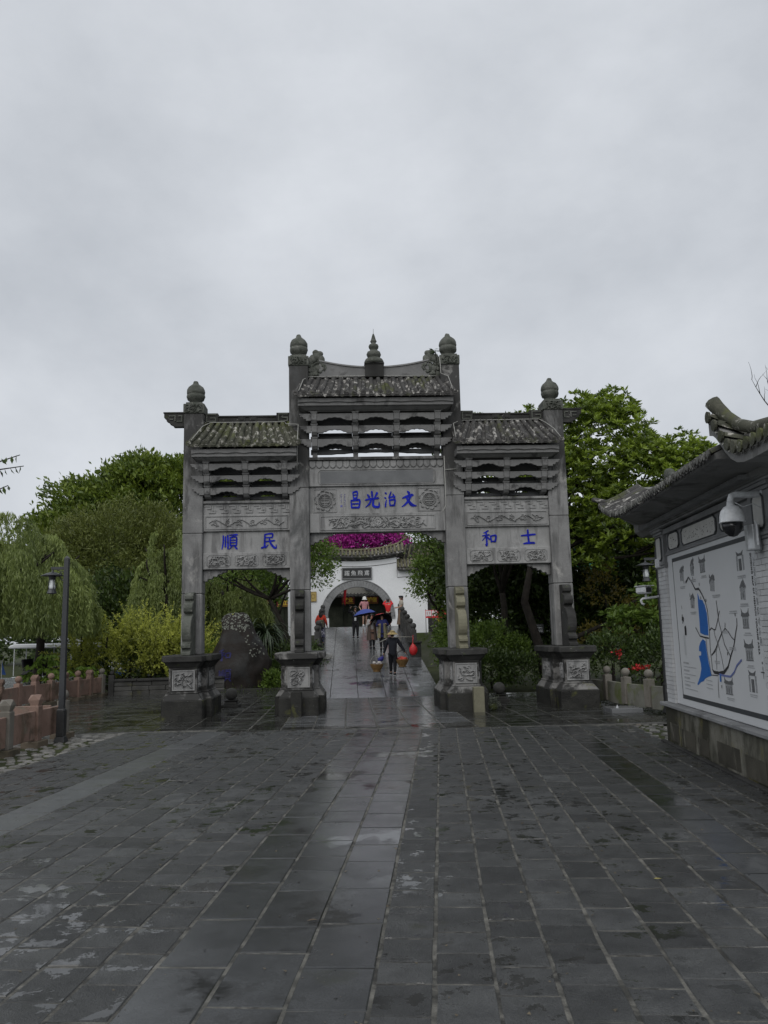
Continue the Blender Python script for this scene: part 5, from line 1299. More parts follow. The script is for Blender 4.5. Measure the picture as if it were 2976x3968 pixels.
def crown(name, blobs, nclump, per, crad, size, mat, parent, loc, seed=1, style='round', up=.3, inner=.35, tvar=.5, aspect=.42, flat_=.8, tipdir=.9):
    rs = np.random.RandomState(seed)
    B = np.array(blobs, float); vol = np.prod(B[:, 3:], axis=1)**.67; pr = vol/vol.sum()
    k = rs.choice(len(B), nclump, p=pr)
    d = rs.normal(size=(nclump, 3)); d /= np.linalg.norm(d, axis=1, keepdims=True)
    d[:, 2] = np.where(d[:, 2] < -.55, -d[:, 2], d[:, 2])
    r = np.where(rs.rand(nclump) < inner, rs.uniform(.35, .8, nclump), rs.uniform(.82, 1.06, nclump))
    # uneven outline
    ph = rs.uniform(0, 6.28, 3)
    bump = 1+.10*np.sin(d[:, 0]*5+ph[0]+k)+.08*np.sin(d[:, 2]*7+ph[1])+.06*np.sin(d[:, 1]*9+ph[2])
    C0 = B[k, :3]+d*B[k, 3:]*(r*bump)[:, None]
    # reject clumps deep inside another blob to save leaves
    ins = np.zeros(nclump)
    for b in B: ins += (np.sum(((C0-b[:3])/b[3:])**2, axis=1) < .28)
    keep = ins < 1; C0, d, r = C0[keep], d[keep], r[keep]
    n = len(C0); ct = rs.uniform(0, 1, n)
    C1 = np.repeat(C0, per, 0); O = np.repeat(d, per, 0); tint = np.repeat(ct, per)*tvar+rs.uniform(0, 1, n*per)*(1-tvar)
    off = rs.normal(size=(n*per, 3)); 
    if style == 'rosette':
        off /= np.linalg.norm(off, axis=1, keepdims=True); axis = O*.6+np.array([0, 0, .75]); axis /= np.linalg.norm(axis, axis=1, keepdims=True)
        off = off-axis*np.sum(off*axis, 1)[:, None]; off /= np.linalg.norm(off, axis=1, keepdims=True)+1e-9
        D = off+axis*rs.uniform(.15, 1.0, (n*per, 1)); P = C1+axis*rs.uniform(-crad, crad, (n*per, 1))*.5
    else:
        P = C1+off*crad*np.array([1, 1, flat_])*rs.uniform(.3, 1, (n*per, 1)); D = O*tipdir+rs.normal(size=(n*per, 3))*.7+np.array([0, 0, up])
    S = size*rs.uniform(.6, 1.25, n*per)
    return leaves(name, P-np.array(loc), D, S, tint, mat, parent, aspect)

def limb(mb, a, b, r0, r1, bend=.1, n=6, seed=0):
    R = random.Random(seed); a = Vector(a); b = Vector(b); L = (b-a).length; pts = []; off = Vector((R.uniform(-1, 1), R.uniform(-1, 1), R.uniform(-.4, .4)))*bend*L
    for i in range(n+1):
        t = i/n; pts.append(a.lerp(b, t)+off*math.sin(math.pi*t)+Vector((R.uniform(-1, 1), R.uniform(-1, 1), 0))*L*.012)
    mb.tube(pts, [r0+(r1-r0)*i/n for i in range(n+1)], 7)
def tree(name, label, cat, base, blobs, nclump, per, crad, size, mat, seed, group=None, trunk=None, limbs=None, tr=.18, bark=None, **kw):
    t = thing(name, label, cat, base, 0, group); mb = MB(); b0 = Vector(base)
    tops = [Vector(b[:3]) for b in blobs]
    fork = Vector(trunk[-1])-b0 if trunk else (sum(tops, Vector())/len(tops)-b0)*.45
    if trunk:
        P = [Vector(p)-b0 for p in trunk]; mb.tube([Vector((0, 0, -.1))]+P, [tr*1.25]+[tr*(1-.5*(i+1)/len(P)) for i in range(len(P))], 9)
    else: limb(mb, (0, 0, -.1), fork, tr*1.2, tr*.7, .05, 7, seed)
    for i, c in enumerate(tops[:9]):
        limb(mb, fork, c-b0, tr*.55, tr*.12, .12, 6, seed+i)
        for q in range(2):
            R = random.Random(seed*7+i*3+q); b = blobs[i]
            limb(mb, (c-b0).lerp(fork, .35), c-b0+Vector((R.uniform(-.7, .7)*b[3], R.uniform(-.7, .7)*b[4], R.uniform(-.2, .8)*b[5])), tr*.25, tr*.05, .1, 5, seed+i+q)
    if limbs:
        for a, b, r0, r1 in limbs: limb(mb, Vector(a)-b0, Vector(b)-b0, r0, r1, .06, 6, seed)
    obj('trunk', mb, bark or M_wood, t, smooth=True)
    crown('crown', blobs, nclump, per, crad, size, mat, t, base, seed, **kw)
    return t

L_magn = leafmat('broad_glossy_leaf', (.028, .060, .010), (.31, .42, .045), .35, .4)
L_dark = leafmat('dark_evergreen_leaf', (.016, .034, .010), (.080, .125, .022), .25, .45)
L_ban = leafmat('banyan_leaf', (.040, .078, .016), (.22, .29, .035), .3)
L_olive = leafmat('olive_feathery_leaf', (.075, .098, .022), (.19, .22, .05), .35)
L_will = leafmat('willow_leaf', (.085, .120, .034), (.33, .40, .12), .45)
L_gold = leafmat('golden_leaf', (.10, .125, .016), (.56, .60, .11), .4)
L_fresh = leafmat('fresh_green_leaf', (.07, .14, .015), (.22, .34, .04), .3)
L_mid = leafmat('mid_green_leaf', (.042, .085, .016), (.17, .26, .035), .3)
L_bog = leafmat('magenta_bract', (.10, .006, .075), (.62, .05, .44), .3)
L_red = leafmat('red_flower_petal', (.30, .012, .015), (.55, .03, .03), .2)

# far-off wood closing the view
rs = np.random.RandomState(9); nb = 60
blobs = [(-46+x*3.4+rs.uniform(-1, 1), 76+rs.uniform(-3, 5), 3.6+rs.uniform(-.5, 1), 3.6, 2.6, 5.6+rs.uniform(-.8, 1.2)) for x in range(28)]
wd = crown('far_woodland', blobs, 9000, 10, .6, .62, L_dark, None, (0, 0, 0), 3, inner=.1); kind(wd, 'stuff')

tree('banyan_tree', 'huge rounded evergreen tree rising behind the willows at far left', 'tree', (-14.5, 60, 0),
     [(-15.6, 60, 11.0, 6.4, 5, 4.7), (-20.2, 60, 10.4, 4.6, 4, 4.4), (-23.6, 60, 8.6, 3.4, 3.4, 3.9), (-10.5, 61, 10.5, 5.2, 4, 4.4), (-17.5, 59, 12.6, 3.6, 3, 3.0), (-13.2, 59, 12.9, 3.6, 3, 2.9), (-17, 58, 7, 6, 4, 4), (-25.9, 60, 6.0, 2.6, 2, 3.2), (-20, 59, 5.5, 5, 3, 4)], 11000, 13, .42, .42, L_ban, 11, tr=.6, flat_=.6)
tree('feathery_tree', 'olive green feathery domed tree in front of the huge evergreen tree', 'tree', (-15.3, 45, 0),
     [(-15.6, 45, 6.0, 3.6, 3, 3.2), (-18.2, 45.4, 5.4, 2.2, 2.2, 2.9), (-13.0, 45.2, 5.6, 2.4, 2.2, 3.2), (-16.6, 44.4, 4.4, 3.6, 2.4, 2.8), (-12.6, 44.5, 4.0, 2.0, 2, 2.6)], 5200, 14, .36, .24, L_olive, 12, tr=.28, aspect=.3, flat_=.7)
tree('round_dark_tree', 'dark evergreen mass filling the gap under the feathery tree', 'tree', (-13.5, 41.5, 0),
     [(-13.4, 41.5, 2.6, 2.6, 1.6, 2.6), (-10.0, 41.5, 2.2, 2.0, 1.6, 2.4), (-16.8, 43.5, 2.6, 2.6, 1.4, 2.8), (-20.5, 44, 2.6, 2.8, 1.4, 2.8)], 1700, 11, .35, .26, L_dark, 13, tr=.2)

def willow(label, base, R_, top, n, seed, low=.5, col=None, skew=0, nl=30):
    t = thing('willow_tree', label, 'tree', base, 0, 'weeping willows'); rs = np.random.RandomState(seed); mb = MB()
    limb(mb, (0, 0, -.1), (0, 0, top*.6), .22, .14, .05, 6, seed)
    Ps, Ds, Ss, Ts = [], [], [], []
    for k in range(10):
        a = k*.7; limb(mb, (0, 0, top*.58), (math.cos(a)*R_*.6, math.sin(a)*R_*.6, top*(.8+.12*math.sin(k*2.1))), .09, .03, .15, 5, seed+k)
    strands = MB()
    NC = int(14*R_); cl = [(rs.uniform(0, 6.283), rs.uniform(.12, 1)**.55, rs.uniform(.80, 1.06), rs.uniform(.40, .95), rs.uniform(0, 1)) for _ in range(NC)]
    for k in range(n):
        c_ = cl[k % NC]; a = c_[0]+rs.normal(0, .085)/max(.3, c_[1]); q = min(1.05, c_[1]+rs.normal(0, .035)); r = R_*q
        zt = top*(1-.36*q**2.2)*c_[2]+rs.normal(0, .06); zb = max(low+rs.uniform(0, .5), zt-c_[3]*rs.uniform(.65, 1.1)*top*.72)
        x0, y0 = r*.82*math.cos(a), r*.82*math.sin(a); x1, y1 = r*1.04*math.cos(a), r*1.04*math.sin(a); sw = rs.uniform(-.25, .25)+skew
        m = int(nl*(zt-zb)/3.5)+6; tt = np.linspace(0, 1, m)
        X = x0+(x1-x0)*np.minimum(1, tt*3)+sw*tt**2; Y = y0+(y1-y0)*np.minimum(1, tt*3); Z = zt+.22*np.sin(np.minimum(1, tt*4)*3.14)-(zt-zb)*tt
        tc = c_[4]*.6+rs.uniform(0, .4)
        for j in range(2):
            Ps.append(np.stack([X, Y, Z], 1)+rs.normal(size=(m, 3))*.025); Ds.append(rs.normal(size=(m, 3))*.35+np.array([0, 0, -1])); Ss.append(rs.uniform(.14, .26, m)); Ts.append(np.full(m, tc)*.7+rs.uniform(0, .3, m))
    obj('trunk', mb, M_wood, t, smooth=True)
    leaves('crown', np.concatenate(Ps), np.concatenate(Ds), np.concatenate(Ss), np.concatenate(Ts), col or L_will, t, .20, .1)
    return t
willow('large weeping willow with pale green curtains at the left edge behind the shuttle cart', (-14.6, 29.5, 0), 3.9, 6.6, 1300, 21, low=2.25)
willow('weeping willow hanging in the middle distance between the huge tree and the gateway', (-11.0, 40, 0), 2.1, 7.3, 640, 22, low=1.2)
willow('slim weeping willow seen through the left opening behind the inscribed boulder', (-8.2, 41.5, 0), 2.2, 5.9, 520, 23, low=.6)
willow('weeping willow behind the lamp post with drooping pale tips', (-15.6, 36, 0), 2.9, 6.6, 640, 24, low=2.3)

# golden bush: upright arching twigs lined with small yellow leaves
def twigbush(name, label, base, W, Hh, n, mat, seed, leaf=.085, per=34, cat='bush', depth=1.2, low=.2):
    t = thing(name, label, cat, base); rs = np.random.RandomState(seed); mb = MB(); Ps, Ds, Ss, Ts = [], [], [], []
    for k in range(5): limb(mb, ((k-2)*W*.12, 0, -.05), ((k-2)*W*.4, rs.uniform(-.4, .4), Hh*.55), .06, .03, .12, 6, seed+k)
    for k in range(n):
        bx = rs.uniform(-1, 1)*W; by = rs.uniform(-1, 1)*depth; bz = rs.uniform(low, .62)*Hh*(1-.35*abs(bx/W)**2)
        a = rs.normal(0, .6)+bx/W*.6; L = rs.uniform(.4, 1.15)*Hh*.40
        dx, dz = math.sin(a), math.cos(a); dy = rs.uniform(-.5, .5)
        m = per; tt = np.linspace(0, 1, m)
        X = bx+dx*L*tt; Y = by+dy*L*tt; Z = bz+dz*L*tt-.12*L*tt**2
        Ps.append(np.stack([X, Y, Z], 1)+rs.normal(size=(m, 3))*.018); dd = np.array([dx, dy, dz])
        Ds.append(rs.normal(size=(m, 3))*.7+dd*.8); Ss.append(leaf*rs.uniform(.7, 1.3, m)*(1.15-.55*tt)); Ts.append(np.clip(rs.uniform(0, .6)+tt*.45+rs.uniform(-.1, .1, m), 0, 1))
        if k % 9 == 0: mb.tube([(bx, by, bz), (bx+dx*L*.9, by+dy*L*.9, bz+dz*L*.85)], [.012, .004], 4)
    obj('stems', mb, M_wood, t); leaves('crown', np.concatenate(Ps), np.concatenate(Ds), np.concatenate(Ss), np.concatenate(Ts), mat, t, .5)
    return t
twigbush('golden_bush', 'big yellow green bush with upright feathery shoots behind the low stone wall', (-10.3, 32.2, 0), 2.3, 4.0, 330, L_gold, 31, leaf=.115, per=60, low=.10)
twigbush('golden_bush', 'smaller yellow green bush growing close beside the left end pillar of the gateway', (-8.1, 31.8, 0), .95, 4.1, 100, L_gold, 32, leaf=.11, depth=.8, per=56)
tree('shade_bush', 'low dark bush under the golden shoots behind the low wall', 'bush', (-9.6, 31.9, 0), [(-10.6, 32.3, .8, 1.6, .7, 1.0), (-8.6, 32.3, .8, 1.6, .7, 1.0), (-12.2, 33.2, .6, 1.0, .7, .8)], 520, 10, .2, .16, L_dark, 33, tr=.05)

# compound-leaved sapling by the far railing
def droopy(name, label, base, pts, mat, seed, ln=.34):
    t = thing(name, label, 'plant', base); rs = np.random.RandomState(seed); mb = MB(); P, D, S, T = [], [], [], []
    for (x, y, z) in pts:
        limb(mb, (0, 0, -.05), (x, y, z), .025, .012, .08, 5, seed)
        for q in range(9):
            a = q*.7+rs.uniform(-.2, .2); e = Vector((x+math.cos(a)*.22, y+math.sin(a)*.22, z+rs.uniform(-.02, .12))); mb.tube([(x, y, z), tuple(e)], .006, 4)
            for w in range(7):
                b = a+(w-3)*.5; P.append(tuple(e)); D.append((math.cos(b)*.7, math.sin(b)*.7, -.75+rs.uniform(-.2, .3))); S.append(ln*rs.uniform(.5, .8)); T.append(rs.uniform(.2, 1))
    obj('stems', mb, M_wood, t); leaves('foliage', np.array(P), np.array(D), np.array(S), np.array(T), mat, t, .34)
    return t
droopy('umbrella_leaf_plant', 'bright green drooping umbrella leaf plant behind the back pink railing', (-12.4, 29.8, 0), [(-.55, 0, 1.15), (-.1, 0, 1.5), (.25, .1, 1.25), (.5, -.1, .95), (-.9, .1, .85), (0, -.2, 1.0), (-.35, .2, 1.35), (.15, -.1, .75), (-.55, -.2, .75)], L_fresh, 41)
droopy('umbrella_leaf_plant', 'small low umbrella leaf plant to the right of the lamp post behind the railing', (-11.35, 30.6, 0), [(0, 0, 1.0), (.35, .1, .9), (-.3, 0, .8)], L_fresh, 42)

# strap-leaved plant
sp = thing('strap_leaf_plant', 'dark strap leaved plant with long drooping blades right of the boulder', 'plant', (-5.0, 33.2, 0)); mb = MB(); rs = np.random.RandomState(5); R = random.Random(5)
tk = MB(); limb(tk, (0, 0, -.1), (.05, 0, 2.15), .12, .10, .03, 6, 3); obj('trunk', tk, M_wood, sp, smooth=True)
for k in range(230):
    a = R.uniform(0, 6.28); el = R.uniform(-.1, 1.2); L = R.uniform(1.0, 1.75); w = R.uniform(.022, .04); n = 9; x = y = 0; z = 2.1+R.uniform(-.35, .15); pv_ = []; th = el
    for i in range(n+1):
        pv_.append((x*math.cos(a), x*math.sin(a), z)); st = L/n; x += st*math.cos(th); z += st*math.sin(th); th -= R.uniform(.22, .36) if th > -1.35 else .02
    sx, sy = -math.sin(a), math.cos(a); vs_ = []
    for i, p in enumerate(pv_):
        ww = w*(1-(i/n)**2.2)+.002; vs_ += [(p[0]-sx*ww, p[1]-sy*ww, p[2]), (p[0], p[1], p[2]-ww*.5), (p[0]+sx*ww, p[1]+sy*ww, p[2])]
    mb.add(vs_, [(i*3+j, i*3+j+1, i*3+j+4, i*3+j+3) for i in range(n) for j in range(2)])
obj('blades', mb, plain('strap_leaf', (.040, .062, .030), .4, nz=.45, nsc=3), sp)

# trees around the bridge head
tree('backdrop_tree', 'dense dark green trees closing the view behind the inscribed boulder', 'tree', (-8.0, 44.5, 0), [(-9.6, 44.5, 3.4, 2.2, 1.2, 3.2), (-7.6, 44.6, 5.0, 1.7, 1.2, 2.2), (-7.9, 44.4, 1.6, 1.3, 1.0, 1.6)], 2200, 11, .3, .24, L_mid, 57, tr=.15)
tree('leaning_tree', 'leafy tree with a leaning dark trunk spreading over the boulder behind the left opening', 'tree', (-4.1, 37.0, 0),
     [(-6.6, 36.4, 5.0, 1.7, 1.4, .75), (-5.0, 36.2, 5.5, 1.9, 1.4, 1.0), (-3.7, 36.4, 5.4, 1.5, 1.3, 1.1), (-3.2, 36.2, 4.7, .75, .9, .9), (-7.8, 36.8, 5.5, 1.4, 1.3, .8), (-4.6, 36.8, 6.6, 1.9, 1.5, 1.0)], 1500, 11, .24, .17, L_mid, 51, tr=.16,
     trunk=[(-4.35, 36.8, 1.4), (-4.75, 36.7, 2.6), (-5.3, 36.5, 3.7)], limbs=[((-5.3, 36.5, 3.7), (-7.6, 36.4, 4.8), .08, .03), ((-4.9, 36.7, 3.0), (-4.2, 36.5, 4.8), .06, .02)])
tree('drooping_tree', 'dark drooping tree overhanging the right parapet beside the white moon gate', 'tree', (3.6, 37.5, 0),
     [(2.9, 37.3, 5.9, 1.4, 1.4, 1.5), (1.9, 37.2, 6.9, .9, 1, .9), (2.9, 37.3, 4.3, 1.35, 1.2, 1.4), (2.2, 37, 4.2, 1.2, .9, .75), (3.2, 37.5, 2.6, 1.0, 1.1, 1.4), (1.75, 36.9, 5.0, .55, .6, .5), (4.2, 37.8, 5.4, 1.6, 1.5, 2.4)], 2400, 11, .22, .16, L_mid, 52, tr=.17, up=-.2)
tree('embankment_shrub', 'mixed shrubs on the bank below the right bridge parapet', 'bush', (3.2, 32.5, 0),
     [(3.0, 33.0, .9, .75, 1.8, 1.1), (3.1, 36.0, 1.2, .9, 1.4, 1.3), (2.75, 30.2, .5, .45, 1.2, .8), (3.5, 40.5, 1.6, 1.0, 2.0, 1.1)], 900, 10, .2, .15, L_mid, 53, tr=.04)
tree('leafy_shrub', 'small dark glossy shrub beside the right middle pedestal at the foot of the ramp', 'bush', (2.35, 27.4, 0), [(2.45, 27.4, .55, .35, .6, .62)], 160, 10, .12, .13, L_dark, 54, tr=.03)
tree('boulder_shrub', 'dark shrub between the boulder and the left middle pedestal', 'bush', (-3.6, 33.0, 0), [(-3.7, 33.0, .8, 1.1, .8, .9), (-4.3, 32.4, .4, .8, .5, .55), (-3.1, 32.2, .5, .5, .5, .8)], 520, 11, .16, .13, L_dark, 55, tr=.04)
tree('boulder_shrub', 'dark low shrub hugging the foot of the boulder on its right side', 'bush', (-4.5, 31.2, 0), [(-4.4, 31.2, .3, .4, .35, .4)], 130, 10, .12, .12, L_mid, 58, tr=.02)
tree('boulder_shrub', 'light green low shrub just left of the inscribed boulder', 'bush', (-7.0, 32.4, 0), [(-7.2, 32.4, .95, .5, .5, .8)], 190, 10, .14, .12, L_fresh, 56, tr=.03)

# right-hand side
tree('broadleaf_tree', 'tall bright green broad leaved tree rising behind the right end of the gateway', 'tree', (5.5, 27.6, 0),
     [(7.6, 27.4, 8.3, 1.7, 1.7, 2.0), (6.6, 27.2, 7.0, 1.5, 1.5, 1.6), (9.0, 27.6, 6.9, 1.8, 1.7, 1.7), (10.7, 27.8, 7.1, 1.7, 1.5, 1.5), (8.2, 27.0, 5.4, 2.0, 1.7, 1.6), (10.5, 27.2, 4.7, 1.7, 1.4, 1.6), (6.6, 27.4, 4.9, 1.2, 1.2, 1.6), (11.3, 28, 5.8, 1.4, 1.4, 1.6)], 7000, 12, .08, .20, L_magn, 61, tvar=.72, style='rosette', tr=.2, trunk=[(5.2, 27.6, 1.4), (4.75, 27.6, 3.0), (5.0, 27.5, 4.2)], aspect=.34,
     limbs=[((5.3, 27.6, 1.2), (7.5, 27.5, 2.2), .10, .06), ((7.5, 27.5, 2.2), (9.2, 27.3, 3.4), .07, .05)])
tree('broadleaf_tree', 'broad leaved tree whose shoots stand above the right tiled roof of the gateway', 'tree', (4.0, 29.6, 0),
     [(3.2, 29.4, 8.9, 1.3, 1.2, 1.2), (5.2, 29.6, 8.6, 1.6, 1.4, 1.6), (4.2, 29.6, 7.4, 2.2, 1.6, 1.8), (6.2, 29.8, 7.6, 1.6, 1.5, 1.9), (4.2, 29.6, 5.4, 1.9, 1.5, 1.6)], 3400, 12, .08, .20, L_magn, 62, tvar=.72, style='rosette', tr=.16, aspect=.34)
tree('shade_tree', 'dark dense tree filling the right opening behind the pale green shrub', 'tree', (6.4, 33.0, 0),
     [(3.9, 32.8, 4.6, 1.6, 1.4, 1.6), (6.0, 33, 4.4, 2.0, 1.5, 1.7), (8.4, 33, 4.4, 2.2, 1.5, 2.0), (10.8, 33, 4.2, 2.2, 1.5, 2.4), (4.6, 33.6, 2.6, 1.5, 1.2, 1.6), (7.4, 33.6, 2.2, 2.0, 1.3, 1.8), (10.4, 33.4, 1.9, 2.2, 1.3, 1.9), (13.2, 33.6, 3.6, 2.4, 1.6, 3.4)], 7000, 12, .3, .25, L_dark, 63, tr=.2)
tree('pale_shrub', 'light green rounded shrub in the right opening of the gateway', 'bush', (3.7, 29.2, 0), [(3.6, 29.1, 1.65, .85, .7, .62), (4.5, 29.2, 1.15, .7, .6, .6), (3.0, 29.1, 1.3, .4, .5, .5)], 620, 12, .14, .12, L_mid, 64, tr=.04)
tree('dark_shrub', 'dark leafy shrub below the light green one in the right opening', 'bush', (3.9, 28.0, 0), [(3.5, 28.1, .62, .9, .6, .72), (4.6, 27.9, .55, .8, .6, .65), (2.9, 28.2, .5, .5, .5, .5)], 640, 11, .15, .13, L_dark, 65, tr=.04)
tree('garden_shrub', 'mixed green and yellowish shrub behind the mossy railing', 'bush', (7.6, 23.8, 0), [(6.6, 23.9, 1.15, .8, .6, .75), (7.9, 23.6, 1.0, .9, .6, .9), (9.2, 23.4, 1.3, 1.0, .7, 1.2)], 760, 11, .16, .13, L_dark, 66, tr=.04)
tree('broadleaf_shrub', 'broad leaved shrub with bright rosettes between the gateway and the map wall', 'bush', (8.6, 25.5, 0), [(8.9, 25.4, 2.7, 1.0, .8, .9), (7.7, 25.5, 2.0, .8, .7, .7), (10.0, 25.2, 3.0, 1.0, .8, 1.3)], 420, 13, .08, .24, L_mid, 67, style='rosette', tr=.08, aspect=.34)
tree('autumn_shrub', 'yellowing thin leaved tree in shade left of the map wall', 'tree', (8.0, 29.0, 0), [(7.8, 28.9, 3.4, .6, .5, 1.1), (8.9, 28.8, 2.1, .7, .6, .9), (7.4, 29, 1.6, .6, .5, .6)], 330, 9, .16, .12, leafmat('yellowing_leaf', (.10, .085, .015), (.24, .20, .03), .3), 68, tr=.07)
for lb_, x, y, z in (('red flower cluster above the second ball post of the mossy railing', 7.0, 22.6, .92), ('single red flower high in the shrub behind the mossy railing', 6.6, 23.2, 1.3)):
    t = thing('red_flower', lb_, 'flower', (x, y, 0)); rs = np.random.RandomState(int(x*10)); n = 60 if z < 1 else 22
    mb = MB(); mb.tube([(0, 0, 0), (0.03, 0, z)], .01, 5); obj('stem', mb, M_wood, t)
    P = np.array([0, 0, z])+rs.normal(size=(n, 3))*np.array([.17 if z < 1 else .06, .1, .035 if z < 1 else .07]); leaves('petals', P*np.array([.7, .7, 1])+np.array([0, 0, 0]), rs.normal(size=(n, 3))+np.array([0, 0, .6]), rs.uniform(.06, .10, n), rs.uniform(0, 1, n), L_red, t, .7)
mbg = MB(); gm = MB(); gsh = thing('green_netting', 'turquoise green construction netting glimpsed through the broad leaved tree', 'netting', (9.2, 36.0, 5.2))
n = 14; pts = [(-1.0+i*.18, .15*math.sin(i*.9+j), -.5+j*.25+.05*math.sin(i)) for j in range(8) for i in range(n)]
gm.add(pts, [(j*n+i, j*n+i+1, (j+1)*n+i+1, (j+1)*n+i) for j in range(7) for i in range(n-1)]); obj('sheet', gm, plain('turquoise_net', (.02, .22, .15), .6), gsh, smooth=True)
mbg.tube([(-1.1, .1, -5.2), (-1.1, .1, 1.4)], .04, 6); obj('pole', mbg, M_metal_dk, gsh); mbg = MB(); mbg.tube([(1.4, .1, -5.2), (1.4, .1, 1.4)], .04, 6); obj('pole', mbg, M_metal_dk, gsh)

# bare winter tree behind the screen wall
bt = thing('bare_tree', 'leafless tree with fine crooked twigs behind the map wall roof', 'tree', (9.95, 17.0, 0)); mb = MB(); R = random.Random(8)
mb.tube([(0, 0, -.1), (0, 0, 3), (-.1, 0, 6)], [.16, .12, .07], 8)
def br(p, d, L, r, lev):
    pts = [p]; dd = Vector(d)
    for i in range(5): dd = (dd+Vector((R.uniform(-.25, .25), R.uniform(-.25, .25), R.uniform(-.1, .25)))).normalized(); pts.append(pts[-1]+dd*L/5)
    mb.tube(pts, [r*(1-.15*i) for i in range(6)], 5)
    if lev:
        for i in (2, 3, 4, 5): br(pts[i], (dd+Vector((R.uniform(-.9, .9), R.uniform(-.6, .6), R.uniform(-.3, .7)))).normalized(), L*.5, r*.5, lev-1)
for z, d, L in ((4.6, (-.8, 0, .45), 1.5), (5.2, (-.7, .1, .75), 1.9), (5.8, (-.55, -.1, .85), 2.0), (6.0, (.3, 0, 1), 1.6), (5.0, (.8, .2, .6), 1.6), (5.9, (-.9, 0, .5), 1.5)): br(Vector((-.05, 0, z)), d, L, .032, 2)
obj('branches', mb, M_wood, bt)

# roadside tree just outside the left edge, one leafy twig reaching in
rt = thing('roadside_tree', 'tree outside the left edge with one leafy twig against the sky', 'tree', (-7.9, 10.2, 0)); mb = MB()
limb(mb, (0, 0, -.1), (-.2, 0, 3.8), .14, .09, .04, 6, 2)
P, D, S, T = [], [], [], []; R = random.Random(2)
for k in range(16):
    a = R.uniform(1.4, 4.9) if k > 2 else (0.28, .12, .0)[k]; e = Vector((math.cos(a)*R.uniform(1.4, 2.2), math.sin(a)*R.uniform(1.2, 2.0), R.uniform(3.9, 6.0)))
    if k == 0: e = Vector((2.74, .8, 4.66))
    if k == 1: e = Vector((2.80, .8, 4.50))
    if k == 2: e = Vector((2.64, .8, 4.22))
    limb(mb, (-.2, 0, 3.7), e, .05, .006, .08, 7, k)
    nL = 14 if k < 3 else 40
    for q in range(nL):
        t = 1-.30*q/nL if k < 3 else R.uniform(.4, 1.05); p = Vector((-.2, 0, 3.7)).lerp(e, t)
        if k > 2: p += Vector((R.uniform(-.4, .4), R.uniform(-.4, .4), R.uniform(-.3, .3)))
        P.append(tuple(p)); D.append((R.uniform(-.2, .6), R.uniform(-.5, .5), -.8)); S.append(R.uniform(.08, .14)); T.append(R.random())
obj('trunk', mb, M_wood, rt, smooth=True); leaves('foliage', np.array(P), np.array(D), np.array(S), np.array(T), L_dark, rt, .42)

# scattered low plants hugging edges
lg = crown('lawn_grass', [(-5.2, 32.8, 0, 3.2, 2.6, .12)], 2200, 6, .10, .10, L_mid, None, (0, 0, 0), 71, up=2.0, aspect=.12, inner=.8); kind(lg, 'stuff')
fp = thing('fern_tuft', 'small grey green tuft growing against the right middle pedestal', 'plant', GW(2.86, -1.25, 0)); rs = np.random.RandomState(6)
leaves('fronds', rs.normal(size=(420, 3))*np.array([.09, .07, .09])+np.array([0, 0, .17]), rs.normal(size=(420, 3))+np.array([0, 0, .8]), rs.uniform(.03, .09, 420), rs.uniform(0, 1, 420), leafmat('greygreen_leaf', (.05, .06, .045), (.13, .145, .11)), fp, .3)
mb = MB(); mb.ball((0, 0, .08), .12, 9, 6, .9); obj('root_clump', mb, M_soil, fp)
fl = thing('roof_seedling', 'tiny seedling sprouting beside the right roof ornament of the gateway', 'plant', GW(1.78, -.1, 9.5)); mb = MB(); mb.tube([(0, 0, 0), (.06, 0, .35), (.02, 0, .72)], .008, 4); obj('stem', mb, M_wood, fl)
rs = np.random.RandomState(3); a = rs.uniform(0, 6.28, 14); leaves('leaf', np.tile(np.array([[.02, 0, .70]]), (14, 1))+rs.normal(size=(14, 3))*.03, np.stack([np.cos(a), np.sin(a), rs.uniform(-.9, .2, 14)], 1), rs.uniform(.14, .24, 14), rs.uniform(0, .5, 14), L_dark, fl, .2)
# ------------------------------------------------------------------ the bridge
B0 = 3.95; B1 = 21.45; ZC = 2.42
def bz(b): return max(0.0, min(ZC, (b-B0)*ZC/(B1-B0)))
br_ = thing('stone_bridge', 'wide wet stone slab ramp climbing from the gateway to the white moon gate', 'bridge', GO, GA)
XL, XR = -2.42, 2.14
mb = MB()
v = []
for x in (XL, XR):
    v += [(x, B0-.02, -.3), (x, B0-.02, -.014), (x, B1, ZC-.014), (x, 28.5, ZC-.014), (x, 28.5, -.3)]
mb.add(v, [(0, 1, 2, 3, 4)[::-1], (5, 6, 7, 8, 9), (1, 6, 7, 2), (2, 7, 8, 3), (0, 5, 6, 1), (3, 8, 9, 4)])
obj('ramp_body', mb, M_dark, br_)
sm = stone_meshes('deck_slab', [M_deck], 6, .008, .006)
slope = math.atan2(ZC, B1-B0); nxs = 5; ws = (XR-XL)/nxs; y = B0
LL = math.hypot(ZC, B1-B0); s = 0; j = 0
while s < LL-.2:
    ls = min(U(.62, .95), LL-s)
    for i in range(nxs):
        cx_ = XL+(i+.5)*ws
        t = (s+ls/2)/LL; o = link('deck_slab', rnd.choice(sm), br_); o.location = (cx_, B0+(B1-B0)*t, ZC*t+U(-.0015, .0015)+.002); o.rotation_euler = (slope, 0, 0); o.scale = (ws-.008, ls-.008, 1)
    s += ls
for k in range(8):
    for i in range(nxs):
        o = link('deck_slab', rnd.choice(sm), br_); o.location = (XL+(i+.5)*ws, B1+.02+(k+.5)*.86, ZC+.002); o.scale = (ws-.008, .85, 1)
for s_, xx in ((-1, XL+.13), (1, XR-.12)):
    mb = MB(); mb.box(xx-.02, xx+.02, 0, 1, 0, 1)
